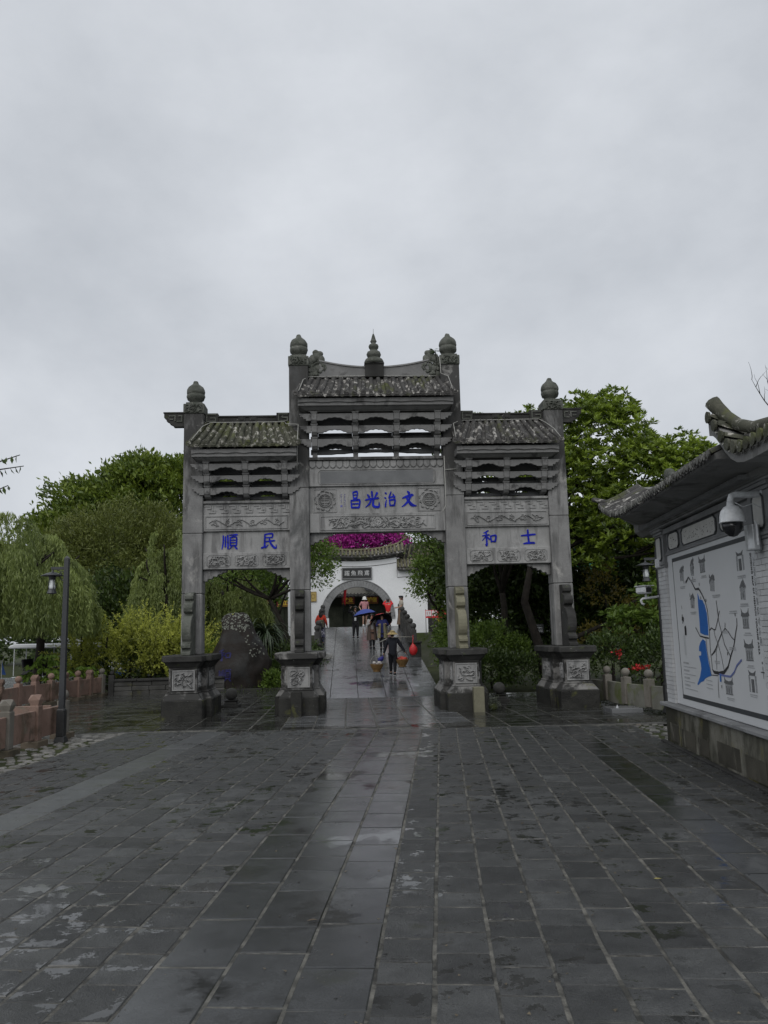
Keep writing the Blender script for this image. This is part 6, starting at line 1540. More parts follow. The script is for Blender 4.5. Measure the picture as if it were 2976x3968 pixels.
def para(xc, side):
    bs = [12.4, 14.1, 15.8, 17.5, 19.2, 20.9]
    # end block
    z = bz(bs[0])
    mb = MB(); mb.box(xc-.22, xc+.22, bs[0]-1.0, bs[0]-.18, z-.25, z+.42); mb.box(xc-.26, xc+.26, bs[0]-1.04, bs[0]-.14, z+.423, z+.5); obj('end_block', mb, M_dark, br_, bevel=.015)
    for i, b in enumerate(bs):
        z = bz(b)
        mb = MB(); mb.box(xc-.12, xc+.12, b-.12, b+.12, z-.1, z+1.0); ps = obj('parapet_post', mb, M_parap, br_, bevel=.015)
        mb = MB(); mb.lathe([(.10, z+1.0), (.08, z+1.03), (.11, z+1.06)], 10, (xc, b, 0)); mb.ball((xc, b, z+1.16), .13, 12, 8); obj('post_head', mb, M_parap, ps, smooth=True)
        if i+1 < len(bs):
            b2 = bs[i+1]; za, zb = bz(b+.12), bz(b2-.12)
            mb = MB(); mb.add([(xc-.05, b+.12, za+.08), (xc+.05, b+.12, za+.08), (xc+.05, b2-.12, zb+.08), (xc-.05, b2-.12, zb+.08), (xc-.05, b+.12, za+.72), (xc+.05, b+.12, za+.72), (xc+.05, b2-.12, zb+.72), (xc-.05, b2-.12, zb+.72)], [(3, 2, 1, 0), (4, 5, 6, 7), (0, 1, 5, 4), (1, 2, 6, 5), (2, 3, 7, 6), (3, 0, 4, 7)]); obj('parapet_panel', mb, M_parap, br_, bevel=.01)
M_parap = stone('dark_parapet_stone', (.055, .056, .055), (.10, .10, .098), 2.5, .7, .4, 50, spots=[((.20, .20, .18), 6, .64, .72)], var=.2)
para(XR-.20, 1); para(XL+.20, -1)
nt_ = thing('net_pile', 'tangled heap of pale netting lying on the left side of the ramp', 'net', GW(-2.02, 11.4, bz(11.4)), GA); mb = MB(); R = random.Random(6)
for k in range(34):
    a = R.uniform(0, 6.28); c = (R.uniform(-.25, .35), R.uniform(-.3, .3)); r = R.uniform(.08, .24); h = R.uniform(.06, .26)
    mb.tube([(c[0]+r*math.cos(a+t), c[1]+r*math.sin(a+t)*.8, max(.015, h*math.sin(t*.9)+.04*c[1])) for t in np.linspace(0, 3.6, 9)], .011, 4)
obj('strands', mb, plain('pale_net_cord', (.34, .34, .32), .8, nz=.4), nt_)
sheet_ = MB(); sheet_.box(-14, 9, 27.3, 44, -.1, 2.02); kind(obj('upper_bank', sheet_, M_bank, None, GO, GA), 'structure') if False else None
M_bank = stone('mossy_bank_masonry', (.075, .085, .06), (.12, .125, .10), 1.6, .85, .5, 30, spots=[((.05, .07, .02), 1.2, .5, .64)], var=0)
mb = MB(); mb.box(-14, XL-.005, 27.0, 27.6, -.1, 2.02); mb.box(XR+.005, 4.9, 27.0, 27.6, -.1, 2.02); mb.box(-14, 4.9, 27.61, 50, -.1, 2.0)
kind(obj('upper_terrace', mb, M_bank, None, GO, GA), 'structure')
mb = MB(); mb.box(XL-.3, XR+.3, 28.52, 34.5, 2.02, ZC); kind(obj('gate_forecourt', mb, M_conc, None, GO, GA), 'structure')

# ------------------------------------------------------------------ white moon gate wall (own frame, x across)
WGO = Vector((-1.78, 50.0, 2.3)); wg_ = thing('moon_gate_wall', 'white curved top wall with a round stone arch and dark inscribed plaque beyond the bridge', 'wall', WGO, GA)
def ztop(x): return 4.22+.24*(abs(x)/2.6)**2.0
r_in = 1.87; zc_ = .78
poly = [(-4.3, -.35), (-r_in, -.35), (-r_in, zc_-.2)]
poly += [(-r_in*math.cos(a), zc_+r_in*math.sin(a)) for a in np.linspace(0.02, math.pi-.02, 28)]
poly += [(r_in, zc_-.2), (r_in, -.35), (4.35, -.35), (4.35, 3.30), (2.49, 3.18)]
poly += [(x, ztop(x)) for x in np.linspace(2.49, -2.6, 22)]
poly += [(-2.6, 3.2), (-4.3, 3.35)]
mb = MB(); mb.prism(poly, 'y', -.18, .22); wb = obj('wall_face', mb, M_white, wg_)
mb = MB(); P = [(x, -.19, ztop(x)-.33) for x in np.linspace(-2.55, 2.45, 24)]; mb.tube(P, .022, 4); mb.tube([(2.5, -.19, 3.18-.02), (3.4, -.19, 3.22), (4.3, -.19, 3.3)], .022, 4); obj('painted_line', mb, M_cornice, wb)
# voussoirs
NV = 34
vm = []
for q in range(3):
    mb = MB(); da = math.pi/NV*.47; ri, ro = r_in-.03, 2.24+U(-.01, .01)
    pl = [(ri*math.sin(-da), ri*math.cos(-da)), (ro*math.sin(-da), ro*math.cos(-da)), (ro*math.sin(da), ro*math.cos(da)), (ri*math.sin(da), ri*math.cos(da))]
    mb.prism(pl, 'y', -.24-U(0, .012), .2); vm.append(mb.mesh('arch_stone', [M_arch] if False else [M_cornice], bevel=.01))
for k in range(NV):
    a = (k+.5)*math.pi/NV-math.pi/2; o = link('arch_stone', rnd.choice(vm), wg_); o.matrix_local = Matrix.Translation((0, 0, zc_)) @ Matrix.Rotation(a, 4, 'Y')
mb = MB(); mb.tube([((2.28)*math.cos(a), -.25, zc_+2.28*math.sin(a)) for a in np.linspace(0, math.pi, 40)], .035, 6); obj('arch_moulding', mb, M_cornice, wg_, smooth=True)
for s in (-1, 1):
    mb = MB(); mb.box(s*2.06-.26, s*2.06+.26, -.23, .2, zc_-.14, zc_-.005); obj('arch_springer', mb, M_cornice, wg_)
mb = MB(); mb.box(-2.12, -1.78, -.42, -.2, 0, .72); obj('door_pier', mb, M_white, wg_, bevel=.01)
mb = MB(); mb.box(-.90, .87, -.27, -.185, 3.16, 3.77); pq = obj('plaque', mb, plain('black_plaque', (.02, .021, .023), .4), wg_)
mb = MB(); frame_(mb, -.96, .93, 3.10, 3.83, -.30, .055, .10); obj('plaque_frame', mb, M_cornice, pq, bevel=.005)
me = text_mesh('躍 魚 飛 鳶', .345, .02, .002, 'lettering', [plain('silver_lettering', (.50, .51, .52), .5)], .9)
link('lettering', me, pq, M=basis((1, 0, 0), (0, 0, 1), (-.01, -.285, 3.45)))
# curved tiled coping
def zeave(x): return 4.50+.22*(abs(x)/2.6)**2.2
def zrid(x): return 4.86+.42*(abs(x)/2.75)**2.4
mb = MB(); xs = np.linspace(-2.85, 2.95, 30)
secs = [[(x, -.20, ztop(min(2.49, max(-2.6, x)))+.0), (x, -.62, zeave(x)-.07), (x, -.62, zeave(x)), (x, 0, zrid(x)), (x, .62, zeave(x)), (x, .62, zeave(x)-.07), (x, .24, ztop(min(2.49, max(-2.6, x))))] for x in xs]
k = 7; mb.add([p for s_ in secs for p in s_], [(i*k+j, i*k+(j+1) % k, (i+1)*k+(j+1) % k, (i+1)*k+j) for i in range(29) for j in range(k)]+[tuple(range(6, -1, -1)), tuple(29*k+j for j in range(7))])
cp = obj('roof', mb, M_tile, wg_)
tmw = MB(); vs_ = []
for (yy_, r) in ((0, .075), (1, .068)):
    for q in range(6):
        a = math.pi*q/5; vs_.append((r*math.cos(a), -yy_, r*math.sin(a)))
tmw.add(vs_, [(q, q+1, 7+q, 6+q) for q in range(5)]+[tuple(range(6, 12))]); tmw_ = tmw.mesh('roof_tile', [M_tile_yel]) if False else None
M_tile_yel = stone('ochre_lichened_tile', (.10, .095, .06), (.17, .16, .10), 4, .8, .5, 30, spots=[((.26, .25, .18), 5, .55, .66)], var=.25)
tmw_ = tmw.mesh('roof_tile', [M_tile_yel])
for i in range(25):
    x = -2.75+5.6*i/24
    A = Vector((x, -.04, zrid(x)+.02)); B = Vector((x, -.66, zeave(x)+.03)); d = B-A; L_ = d.length; Y_ = -d.normalized(); X_ = Vector((1, 0, 0)); Z_ = X_.cross(Y_)
    link('roof_tile', tmw_, cp, M=Matrix(((1, Y_.x, Z_.x, A.x), (0, Y_.y, Z_.y, A.y), (0, Y_.z, Z_.z, A.z), (0, 0, 0, 1))) @ Matrix.Diagonal((1, L_, 1, 1)))
mb = MB(); mb.tube([(x, 0, zrid(x)+.09+max(0, abs(x)-2.6)*.25) for x in np.linspace(-3.1, 3.15, 34)], .07, 8); obj('ridge', mb, M_tile_yel, wg_, smooth=True)
mb = MB(); mb.tube([(1.6, .4, 4.95), (1.95, .35, 5.2), (2.25, .3, 5.42)], [.05, .05, .03], 6); mb.tube([(-1.9, .4, 5.0), (-2.3, .35, 5.28), (-2.7, .3, 5.45)], [.05, .05, .03], 6); obj('ridge_horn', mb, M_tile_yel, wg_)
# lower coping over the right and left shoulders
for s in (-1, 1):
    mb = MB(); x0, x1 = (2.52, 4.5) if s == 1 else (-4.4, -2.65)
    mb.prism([(-.65, 3.62), (.6, 3.62), (.6, 3.70), (0, 4.3), (-.65, 3.72)], 'x', x0, x1); lw_ = obj('roof', mb, M_tile, wg_)
    nn = int((x1-x0)/.22)
    for i in range(nn+1):
        x = x0+.05+(x1-x0-.1)*i/nn; A = Vector((x, -.02, 4.30)); B = Vector((x, -.69, 3.74)); d = B-A; L_ = d.length; Y_ = -d.normalized(); Z_ = Vector((1, 0, 0)).cross(Y_)
        link('roof_tile', tmw_, lw_, M=Matrix(((1, Y_.x, Z_.x, A.x), (0, Y_.y, Z_.y, A.y), (0, Y_.z, Z_.z, A.z), (0, 0, 0, 1))) @ Matrix.Diagonal((1, L_, 1, 1)))
    mb = MB(); mb.box(x0, x1, -.19, .2, 3.19, 3.62); obj('wall_shoulder', mb, M_white, wg_)
mb = MB(); mb.prism([(-.5, 4.1), (2.6, 4.1), (2.6, 6.0)], 'y', 0, 1)
sb_ = thing('side_building_roof', 'steep tiled roof slope rising behind the right shoulder of the white wall', 'roof', WGO+Vector((2.6, .8, 0)), GA)
mb = MB(); mb.prism([(0, 3.7), (2.8, 3.7), (2.8, 5.6), (.5, 5.35)], 'y', .1, 2.2); mb.box(0.1, 2.8, .3, 2.0, -.3, 3.69); obj('roof', mb, M_tile, sb_)
for i in range(9):
    x = .3+i*.3; mb = MB(); mb.tube([(x+.25, .02, 5.3), (x-.1, -.1, 3.8)], .07, 6); obj('roof_tile', mb, M_tile_yel, sb_)
yl = thing('yellow_notice', 'square yellow notice with ochre border on the white wall left of the arch', 'sign', WGO+Vector((-2.74, -.05, 0)), GA)
mb = MB(); mb.box(-.19, .19, -.32, -.27, 1.80, 2.36); obj('board', mb, plain('yellow_board', (.42, .31, .10), .6), yl)
mb = MB(); mb.tube([(.11*math.cos(a), -.325, 2.1+.13*math.sin(a)) for a in np.linspace(0, 6.28, 20)], .014, 4); frame_(mb, -.21, .21, 1.78, 2.38, -.34, .02, .03); obj('border', mb, plain('ochre_paint', (.26, .17, .05), .6), yl)

# dark shop hall behind the wall, with red signs
SO = Vector((-3.2, 55.6, 2.3)); sh = thing('shop_hall', 'dark fronted hall seen through the moon gate under a pale wall band', 'building', SO, GA)
M_hall = stone('dark_hall_front', (.04, .05, .035), (.09, .10, .075), 1.5, .6, .4, 20, spots=[((.10, .11, .10), 3.0, .62, .74)], var=.2)
mb = MB(); mb.box(-9, 4.2, 0, 3, -.3, 2.42); hf = obj('hall_front', mb, M_hall, sh)
mb = MB(); mb.box(-1.5, 4.2, -.05, 3, 2.43, 3.3); obj('pale_band', mb, plain('cream_plaster', (.50, .49, .44), .8), sh)
mb = MB(); mb.box(-9, -1.55, -.05, 3, 2.43, 3.2); obj('upper_wall', mb, M_hall, sh)
mb = MB(); mb.lathe([(.36, 0), (.38, .03), (.36, .06)], 20, (0, 0, 0)); o = obj('round_emblem', mb, M_cornice, sh); o.matrix_local = Matrix.Translation((2.05, -.12, 3.02)) @ Matrix.Rotation(math.pi/2, 4, 'X')
for i in range(9):
    x = -7.5+i*1.35; mb = MB(); mb.box(x, x+.9, -.06, .0, .2, 1.6); frame_(mb, x-.05, x+.95, .15, 1.65, -.08, .05, .07); mb.box(x+.42, x+.47, -.075, -.06, .2, 1.6); obj('window', mb, M_hall2, sh) if False else obj('window', mb, M_hall, sh)
mb = MB(); mb.prism([(-1.0, 2.2), (.3, 2.42), (.3, 2.55), (-1.0, 2.28)], 'x', -9, 4.2); 
for i in range(24): mb.tube([(-1.4+i*.24, .1, 2.52), (-1.4+i*.24, -1.05, 2.26)], .06, 6)
obj('eave', mb, M_tile, sh)
M_signred = plain('deep_red_sign', (.11, .008, .007), .5); 
M_yel = plain('yellow_lettering', (.55, .38, .03), .5, nz=.05)
def rsign(label, txt, x, y, z, w, h, size, mat=None):
    t = thing('red_sign', label, 'sign', (x, y, z), GA, 'red value signs')
    mb = MB(); mb.box(-w/2, w/2, -.03, .03, -h/2, h/2); obj('board', mb, mat or M_signred, t)
    link('lettering', text_mesh(txt, size, .012, .012, 'lettering', [M_yel]), t, M=basis((1, 0, 0), (0, 0, 1), (0, -.042, .02)))
    mb = MB(); mb.box(-w/2+.03, w/2-.03, -.04, -.032, -h/2+.03, -h/2+.045); obj('gold_rule', mb, M_yel, t)
    return t
rsign('red sign with yellow characters for dedication under the flag in the arch', '敬业', -2.57, 54.4, 4.27, .86, .46, .34)
rsign('red sign with yellow characters for integrity on the right inside the arch', '诚信', -.96, 54.5, 4.27, .86, .46, .34)
rsign('red sign with yellow characters for justice seen through the left opening', '公正', -6.95, 54.0, 4.16, .80, .42, .34)
rsign('red sign with yellow characters for equality half hidden by the leaning trunk', '平等', -8.35, 54.0, 4.20, .85, .42, .34)
fg = thing('red_flag', 'red flag hanging from a slanted pole inside the top left of the arch', 'flag', (-2.85, 53.6, 4.4), 0)
mb = MB(); mb.tube([(0, 0, -.9), (.04, 0, .78)], .018, 6); obj('pole', mb, M_metal_dk, fg)
mb = MB(); pts = []
for j in range(9):
    for i in range(6): pts.append((.02-.02*j/8+i*.045*(1-.5*j/8)+.0, .05*math.sin(i*2.1+j*.4), .72-j*.115-i*.03*(j/4)))
mb.add(pts, [(j*6+i, j*6+i+1, (j+1)*6+i+1, (j+1)*6+i) for j in range(8) for i in range(5)]); obj('cloth', mb, plain('red_flag_cloth', (.60, .02, .035), .7), fg, smooth=True)
bn = thing('red_banner', 'bright red printed banner with white characters beyond the right end of the white wall', 'banner', (2.95, 48.2, 3.1), 0)
mb = MB(); mb.box(-.62, .62, -.02, .02, -.22, .24); obj('board', mb, plain('bright_red_banner', (.55, .02, .03), .6), bn)
link('lettering', text_mesh('国际', .36, .012, .01, 'lettering', [M_white]), bn, M=basis((1, 0, 0), (0, 0, 1), (-.25, -.03, .02)))
mb = MB(); mb.box(.05, .30, -.05, .0, -.48, -.28); obj('small_yellow_card', mb, M_yel, bn); mb = MB(); mb.tube([(-.6, .05, -1.2), (-.6, .05, .3)], .02, 6); obj('pole', mb, M_metal_dk, bn); mb = MB(); mb.tube([(.6, .05, -1.2), (.6, .05, .3)], .02, 6); obj('pole', mb, M_metal_dk, bn)
sg = thing('black_notice_board', 'small black notice board with white lines of writing in the shrubs of the right opening', 'sign', (5.72, 30.6, 0), 0)
mb = MB(); mb.box(-.22, .22, -.02, .02, 1.9, 2.25); obj('board', mb, M_black, sg)
mb = MB(); mb.box(-.03, .03, -.01, .03, 0, 1.899); obj('post', mb, M_metal_dk, sg)
mb = MB(); R = random.Random(2)
for r_ in range(5):
    x = -.18
    while x < .16:
        w = R.uniform(.015, .03); mb.box(x, x+w, -.026, -.02, 2.18-r_*.052-(.02 if r_ else -.01), 2.18-r_*.052+(.0 if r_ else .015)); x += w+.012
obj('lettering', mb, M_whitepl, sg)

# bougainvillea above the white wall
tree('bougainvillea', 'mass of magenta bougainvillea blossom above the curved white wall', 'flowering shrub', (-5.2, 52.0, 2.3),
     [(-3.2, 52, 7.4, 1.2, .8, .95), (-1.6, 52, 7.6, 1.5, .9, 1.2), (0.0, 52, 7.6, 1.4, .9, 1.1), (.9, 52.2, 7.5, .8, .7, 1.0)], 1500, 10, .2, .17, L_bog, 81, tr=.1, trunk=[(-5.1, 52.1, 4.0), (-4.9, 52.0, 6.6)], aspect=.7, inner=.2)
tree('backing_shrub', 'dark green foliage growing through and behind the magenta blossom', 'bush', (-5.6, 52.9, 2.3),
     [(-2.6, 52.5, 7.4, 1.5, .9, 1.2), (-.4, 52.4, 7.5, 1.6, .9, 1.2), (-1.4, 51.7, 6.9, 2.2, .5, .5), (-4.4, 53, 7.6, 1.2, .7, 1.0)], 500, 10, .25, .22, L_dark, 82, tr=.08, trunk=[(-5.5, 52.8, 4.0), (-5.3, 52.7, 6.6)])

# ------------------------------------------------------------------ shuttle cart behind the railing
ct = thing('shuttle_cart', 'white roofed open tourist shuttle cart with a blue front bumper behind the railings', 'cart', (-15.7, 40.4, 0), 0)
M_cartw = plain('cart_white_paint', (.55, .57, .59), .25, nz=.05); M_blu = plain('cart_blue', (.02, .10, .38), .35)
mb = MB(); mb.prism([(-2.9, 1.72), (1.75, 1.70), (1.95, 1.74), (1.9, 1.84), (1.6, 1.92), (-2.6, 1.94), (-2.85, 1.86)], 'y', -.75, .75); obj('roof', mb, M_cartw, ct, bevel=.05)
mb = MB(); mb.prism([(-2.7, .35), (1.2, .35), (1.25, .62), (1.5, .95), (2.0, 1.15), (2.45, 1.10), (2.7, .85), (2.72, .45), (2.6, .30), (2.2, .30), (2.15, .62), (1.5, .62), (1.45, .3), (-2.7, .30)], 'y', -.68, .68); obj('body', mb, M_cartw, ct, bevel=.04)
mb = MB(); mb.prism([(2.2, .28), (2.78, .28), (2.80, .55), (2.2, .60)], 'y', -.70, .70); obj('bumper', mb, M_blu, ct, bevel=.05)
for x, y in ((1.82, -.66), (1.82, .66), (-1.9, -.66), (-1.9, .66)):
    mb = MB(); mb.lathe([(.18, -.09), (.31, -.09), (.33, -.05), (.33, .05), (.31, .09), (.18, .09)], 22); w_ = obj('wheel', mb, M_black2, ct, smooth=False); w_.matrix_local = Matrix.Translation((x, y, .33)) @ Matrix.Rotation(math.pi/2, 4, 'X')
    mb = MB(); mb.lathe([(.001, .07), (.06, .08), (.17, .06), (.18, .0), (.001, -.05)][::-1], 12); obj('rim', mb, plain('alloy_rim', (.40, .41, .42), .35, .6), w_)
for x in (-2.6, -1.2, .2):
    for s in (-1, 1): mb = MB(); mb.tube([(x, s*.66, .4), (x, s*.66, 1.75)], .022, 6); obj('roof_post', mb, M_cartw, ct)
for s in (-1, 1): mb = MB(); mb.tube([(1.3, s*.66, 1.72), (1.5, s*.66, 1.5), (1.65, s*.66, 1.1), (1.7, s*.66, .9)], .035, 6); obj('windscreen_post', mb, M_cartw, ct)
for x in (-2.2, -1.3, -.4, .5):
    mb = MB(); mb.box(x, x+.5, -.6, .6, .62, .74); mb.prism([(x-.02, .74), (x+.08, .74), (x-.02, 1.2), (x-.1, 1.18)], 'y', -.6, .6); obj('seat', mb, M_blackcloth, ct, bevel=.03)
mb = MB(); mb.tube([(1.2, 0, .95), (1.5, 0, .75)], .02, 6); mb.tube([(1.2+.05*math.cos(a), .18*math.sin(a), .97+.17*math.cos(a)) for a in np.linspace(0, 6.28, 16)], .016, 5); obj('steering_wheel', mb, M_black, ct)
for s in (-1, 1): mb = MB(); mb.ball((2.66, s*.45, .82), .10, 12, 8, sx=.5); obj('headlight', mb, M_whitepl, ct, smooth=True)
flag2 = thing('blue_pennant', 'small blue pennant standing by the far left edge beyond the railing', 'flag', (-15.35, 32.3, 0), 0)
mb = MB(); mb.tube([(0, 0, 0), (0, 0, 1.35)], .012, 5); obj('pole', mb, M_whitepl, flag2); mb = MB(); mb.add([(0, 0, 1.3), (.16, .04, .75), (0.02, 0, .78), (.08, -.05, 1.0)], [(0, 3, 1), (0, 2, 1)]); obj('cloth', mb, M_blu, flag2)
bk = thing('blue_bucket', 'blue plastic tub standing behind the pink railing', 'tub', (-12.9, 30.2, 0), 0)
mb = MB(); mb.lathe([(.16, 0), (.22, .34), (.235, .34), (.235, .36), (.21, .36), (.15, .03)], 18); obj('tub', mb, M_blu, bk, smooth=False)

# ------------------------------------------------------------------ people
def skin(name, J, E_, mat, parent, sub=1, root=None):
    """J: {joint: (x,y,z,rx[,ry])}"""
    names = list(J); idx = {k: i for i, k in enumerate(names)}
    me = bpy.data.meshes.new(name); me.from_pydata([J[k][:3] for k in names], [(idx[a], idx[b]) for a, b in E_], []); me.update()
    o = bpy.data.objects.new(name, me); COL.objects.link(o)
    o.modifiers.new('s', 'SKIN'); sv = me.skin_vertices[0].data
    for i, k in enumerate(names):
        r = J[k][3]; r2 = J[k][4] if len(J[k]) > 4 else r
        sv[i].radius = (r, r2); sv[i].use_root = (k == (root or names[0]))
    if sub: m = o.modifiers.new('u', 'SUBSURF'); m.levels = sub; m.render_levels = sub
    dg = bpy.context.evaluated_depsgraph_get(); nm = bpy.data.meshes.new_from_object(o.evaluated_get(dg)); nm.name = name
    bpy.data.objects.remove(o); bpy.data.meshes.remove(me)
    nm.materials.clear(); nm.materials.append(mat); nm.polygons.foreach_set('use_smooth', [True]*len(nm.polygons))
    return link(name, nm, parent)
def person(label, loc, rz, H, hands, feet, lean=0.0, head=(0, 0), hair='long', top=None, bottom=None, skirt=None, shoes=None, hat=None, coat=None, legs_bare=False, sleeves=True, hairm=None, knees=None, top_len=.47, face=True, bulk=1.22):
    """local: faces -y; x to its left is +x seen from the front... units scaled by H"""
    t = thing('person', label, 'person', loc, rz); k = H
    hip = .50; sh = .815
    ly = -lean
    def S(x, y, z, r, r2=None): return (x*k, y*k, z*k, r*k) if r2 is None else (x*k, y*k, z*k, r*k, r2*k)
    J = {'pelvis': S(0, 0, hip, .075, .058), 'waist': S(0, ly*.4, .61, .066, .05), 'chest': S(0, ly*.8, .73, .078, .056), 'neck': S(0, ly+head[1]*.3, .845, .03), 'nk2': S(head[0]*.5, ly+head[1]*.6, .875, .03), 'head': S(head[0], ly+head[1]-.005, .925, .052, .056), 'top': S(head[0], ly+head[1]+.004, .972, .038, .042), 'nose': S(head[0], ly+head[1]-.062, .925, .009)}
    E_ = [('pelvis', 'waist'), ('waist', 'chest'), ('chest', 'neck'), ('neck', 'nk2'), ('nk2', 'head'), ('head', 'top'), ('head', 'nose')]
    arms = {}
    for s, key in ((-1, 'l'), (1, 'r')):
        shx = s*.105; hx, hy, hz = hands[0 if s == -1 else 1]
        A = Vector((shx, ly*.95, sh)); Hh_ = Vector((hx, hy, hz)); mid = (A+Hh_)/2; dist = (Hh_-A).length; L1 = .165
        bend = math.sqrt(max(0, L1**2-(dist/2)**2)); dv = Vector((s*.45, .55, -.8)); ax = (Hh_-A).normalized(); dv = (dv-ax*dv.dot(ax)).normalized(); El = mid+dv*bend
        arms[key] = (A, El, Hh_)
        J[key+'sh'] = S(*A, .036); J[key+'el'] = S(*El, .024); J[key+'wr'] = S(*Hh_, .017); hd = Hh_+(Hh_-El).normalized()*.04; J[key+'hd'] = S(*hd, .019, .012)
        E_ += [('chest', key+'sh'), (key+'sh', key+'el'), (key+'el', key+'wr'), (key+'wr', key+'hd')]
        fx, fy, fz = feet[0 if s == -1 else 1]
        kn = Vector((s*.05*.6+fx*.4, fy*.5-.02, .27+fz*.5)) if knees is None else Vector(knees[0 if s == -1 else 1])
        J[key+'hip'] = S(s*.048, 0, .47, .05); J[key+'kn'] = S(*kn, .034); J[key+'an'] = S(fx, fy, .045+fz, .021); J[key+'to'] = S(fx+s*.008, fy-.075, .018+fz, .02, .014)
        E_ += [('pelvis', key+'hip'), (key+'hip', key+'kn'), (key+'kn', key+'an'), (key+'an', key+'to')]
    b = skin('body', J, E_, M_skin, t)
    # fingers, each its own short bent chain
    mb = MB()
    for key in ('l', 'r'):
        A, El, Hd = arms[key]; d = (Hd-El).normalized(); sd_ = d.cross(Vector((0, 0, 1)));
        sd_ = sd_.normalized() if sd_.length > .1 else Vector((1, 0, 0)); nn = sd_.cross(d)
        for q in range(4):
            base = Hd+d*.045+sd_*(q-1.5)*.008; L = (.034, .040, .038, .030)[q]; mb.tube([base*k, (base+d*L*.5+nn*.002)*k, (base+d*L*.85-nn*.012)*k], [.0052*k, .0048*k, .003*k], 5)
        base = Hd+d*.02+sd_*.014; mb.tube([base*k, (base+sd_*.014+d*.012)*k, (base+sd_*.016+d*.028)*k], [.006*k, .005*k, .0035*k], 5)
    obj('fingers', mb, M_skin, b, smooth=True)
    if face:
        hx_, hy_ = head[0], ly+head[1]; mb = MB()
        for s in (-1, 1): mb.ball(((hx_+s*.019)*k, (hy_-.054)*k, .933*k), .006*k, 6, 4)
        obj('eyes', mb, M_black, b); mb = MB(); mb.cbox((hx_*k, (hy_-.0575)*k, .902*k), (.024*k, .006*k, .006*k)); obj('mouth', mb, plain('lip', (.30, .09, .08), .5), b)
    def grow(keys, edges, f, mat, nm, add=.0, edit=None):
        JJ = {q: tuple(J[q][:3])+tuple(r*f+add*k for r in J[q][3:]) for q in keys}
        if edit: edit(JJ)
        return skin(nm, JJ, edges, mat, t)
    if bottom:
        ks = ['pelvis']+[a+c for a in 'lr' for c in ('hip', 'kn', 'an')]; es = []
        for a in 'lr': es += [('pelvis', a+'hip'), (a+'hip', a+'kn'), (a+'kn', a+'an')]
        def ed(JJ):
            JJ['pelvis'] = (JJ['pelvis'][0], JJ['pelvis'][1], JJ['pelvis'][2]+.05*k, .095*k, .078*k)
            for a in 'lr':
                x, y, z = JJ[a+'an'][:3]; JJ[a+'an'] = (x, y, z+.02*k, .030*k)
        grow(ks, es, 1.34, bottom, 'trousers', .003, ed)
    if top:
        ks = ['pelvis', 'waist', 'chest', 'neck', 'lsh', 'lel', 'rsh', 'rel']+(['lwr', 'rwr'] if sleeves else []); es = [('pelvis', 'waist'), ('waist', 'chest'), ('chest', 'neck'), ('chest', 'lsh'), ('lsh', 'lel'), ('chest', 'rsh'), ('rsh', 'rel')]+([('lel', 'lwr'), ('rel', 'rwr')] if sleeves else [])
        def ed(JJ):
            x, y, z = JJ['pelvis'][:3]; JJ['pelvis'] = (x, y, top_len*k, .098*k, .076*k); x, y, z = JJ['neck'][:3]; JJ['neck'] = (x, y, z-.02*k, .040*k)
            if not sleeves:
                for a in 'lr':
                    p = Vector(JJ[a+'sh'][:3]).lerp(Vector(JJ[a+'el'][:3]), .75); JJ[a+'el'] = (p.x, p.y, p.z, .036*k)
        grow(ks, es, bulk, top, 'jacket' if sleeves else 'shirt', .006, ed)
    def lathe_skirt(z0, z1, r0, r1, mat, nm, y0=0, open_=False, sx=1.0, sy=.72):
        mb = MB(); n = 26; rows_ = 7; vs_ = []; rng = range(n if not open_ else n)
        for j in range(rows_+1):
            t_ = j/rows_; r = r0+(r1-r0)*t_**.8; z = z0+(z1-z0)*t_
            for i in range(n):
                a = 2*math.pi*i/n if not open_ else (-math.pi/2+.35)+(2*math.pi-.7)*i/(n-1)
                w = 1+.07*t_*math.sin(a*7+1); vs_.append((r*w*math.cos(a)*sx*k, (y0+r*w*math.sin(a)*sy)*k, (z+.006*math.sin(a*7)*t_)*k))
        lim = n if not open_ else n-1
        mb.add(vs_, [(j*n+i, j*n+(i+1) % n, (j+1)*n+(i+1) % n, (j+1)*n+i) for j in range(rows_) for i in range(lim)]); o = obj(nm, mb, mat, t, smooth=True); return o
    if skirt: lathe_skirt(skirt[0], skirt[1], .078, skirt[2], skirt[3], 'skirt', ly*.2)
    if coat: lathe_skirt(.74, coat[0], .098, coat[1], coat[2], 'coat', ly*.3, True, 1.05, .85)
    if shoes:
        for a in 'lr':
            x, y, z = J[a+'an'][:3]; mb = MB(); mb.ball((x, y-.035*k, z-.008*k), .055*k, 10, 6, sz=.72, sx=.62, sy=1.25); mb.box(x-.026*k, x+.026*k, y-.095*k, y+.022*k, z-.046*k, z-.036*k, 1); o = obj('shoe', mb, list(shoes) if isinstance(shoes, (list, tuple)) else [shoes, shoes], t, smooth=True)
    hx_, hy_ = head[0]*k, (ly+head[1])*k; mb = MB(); hm = hairm or M_hair
    mb.lathe([(.058*k, .935*k), (.064*k, .955*k), (.060*k, .98*k), (.042*k, 1.0*k), (.0, 1.008*k)], 14, (hx_, hy_+.008*k, 0))
    mb.ball((hx_, hy_+.026*k, .935*k), .052*k, 12, 8, sz=1.15)
    if hair == 'long': mb.lathe([(.03*k, .76*k), (.055*k, .80*k), (.062*k, .86*k), (.060*k, .93*k)], 12, (hx_, hy_+.03*k, 0), sx=1.0, sy=.6)
    obj('hair', mb, hm, t, smooth=True)
    return t, arms, k, (hx_, hy_)
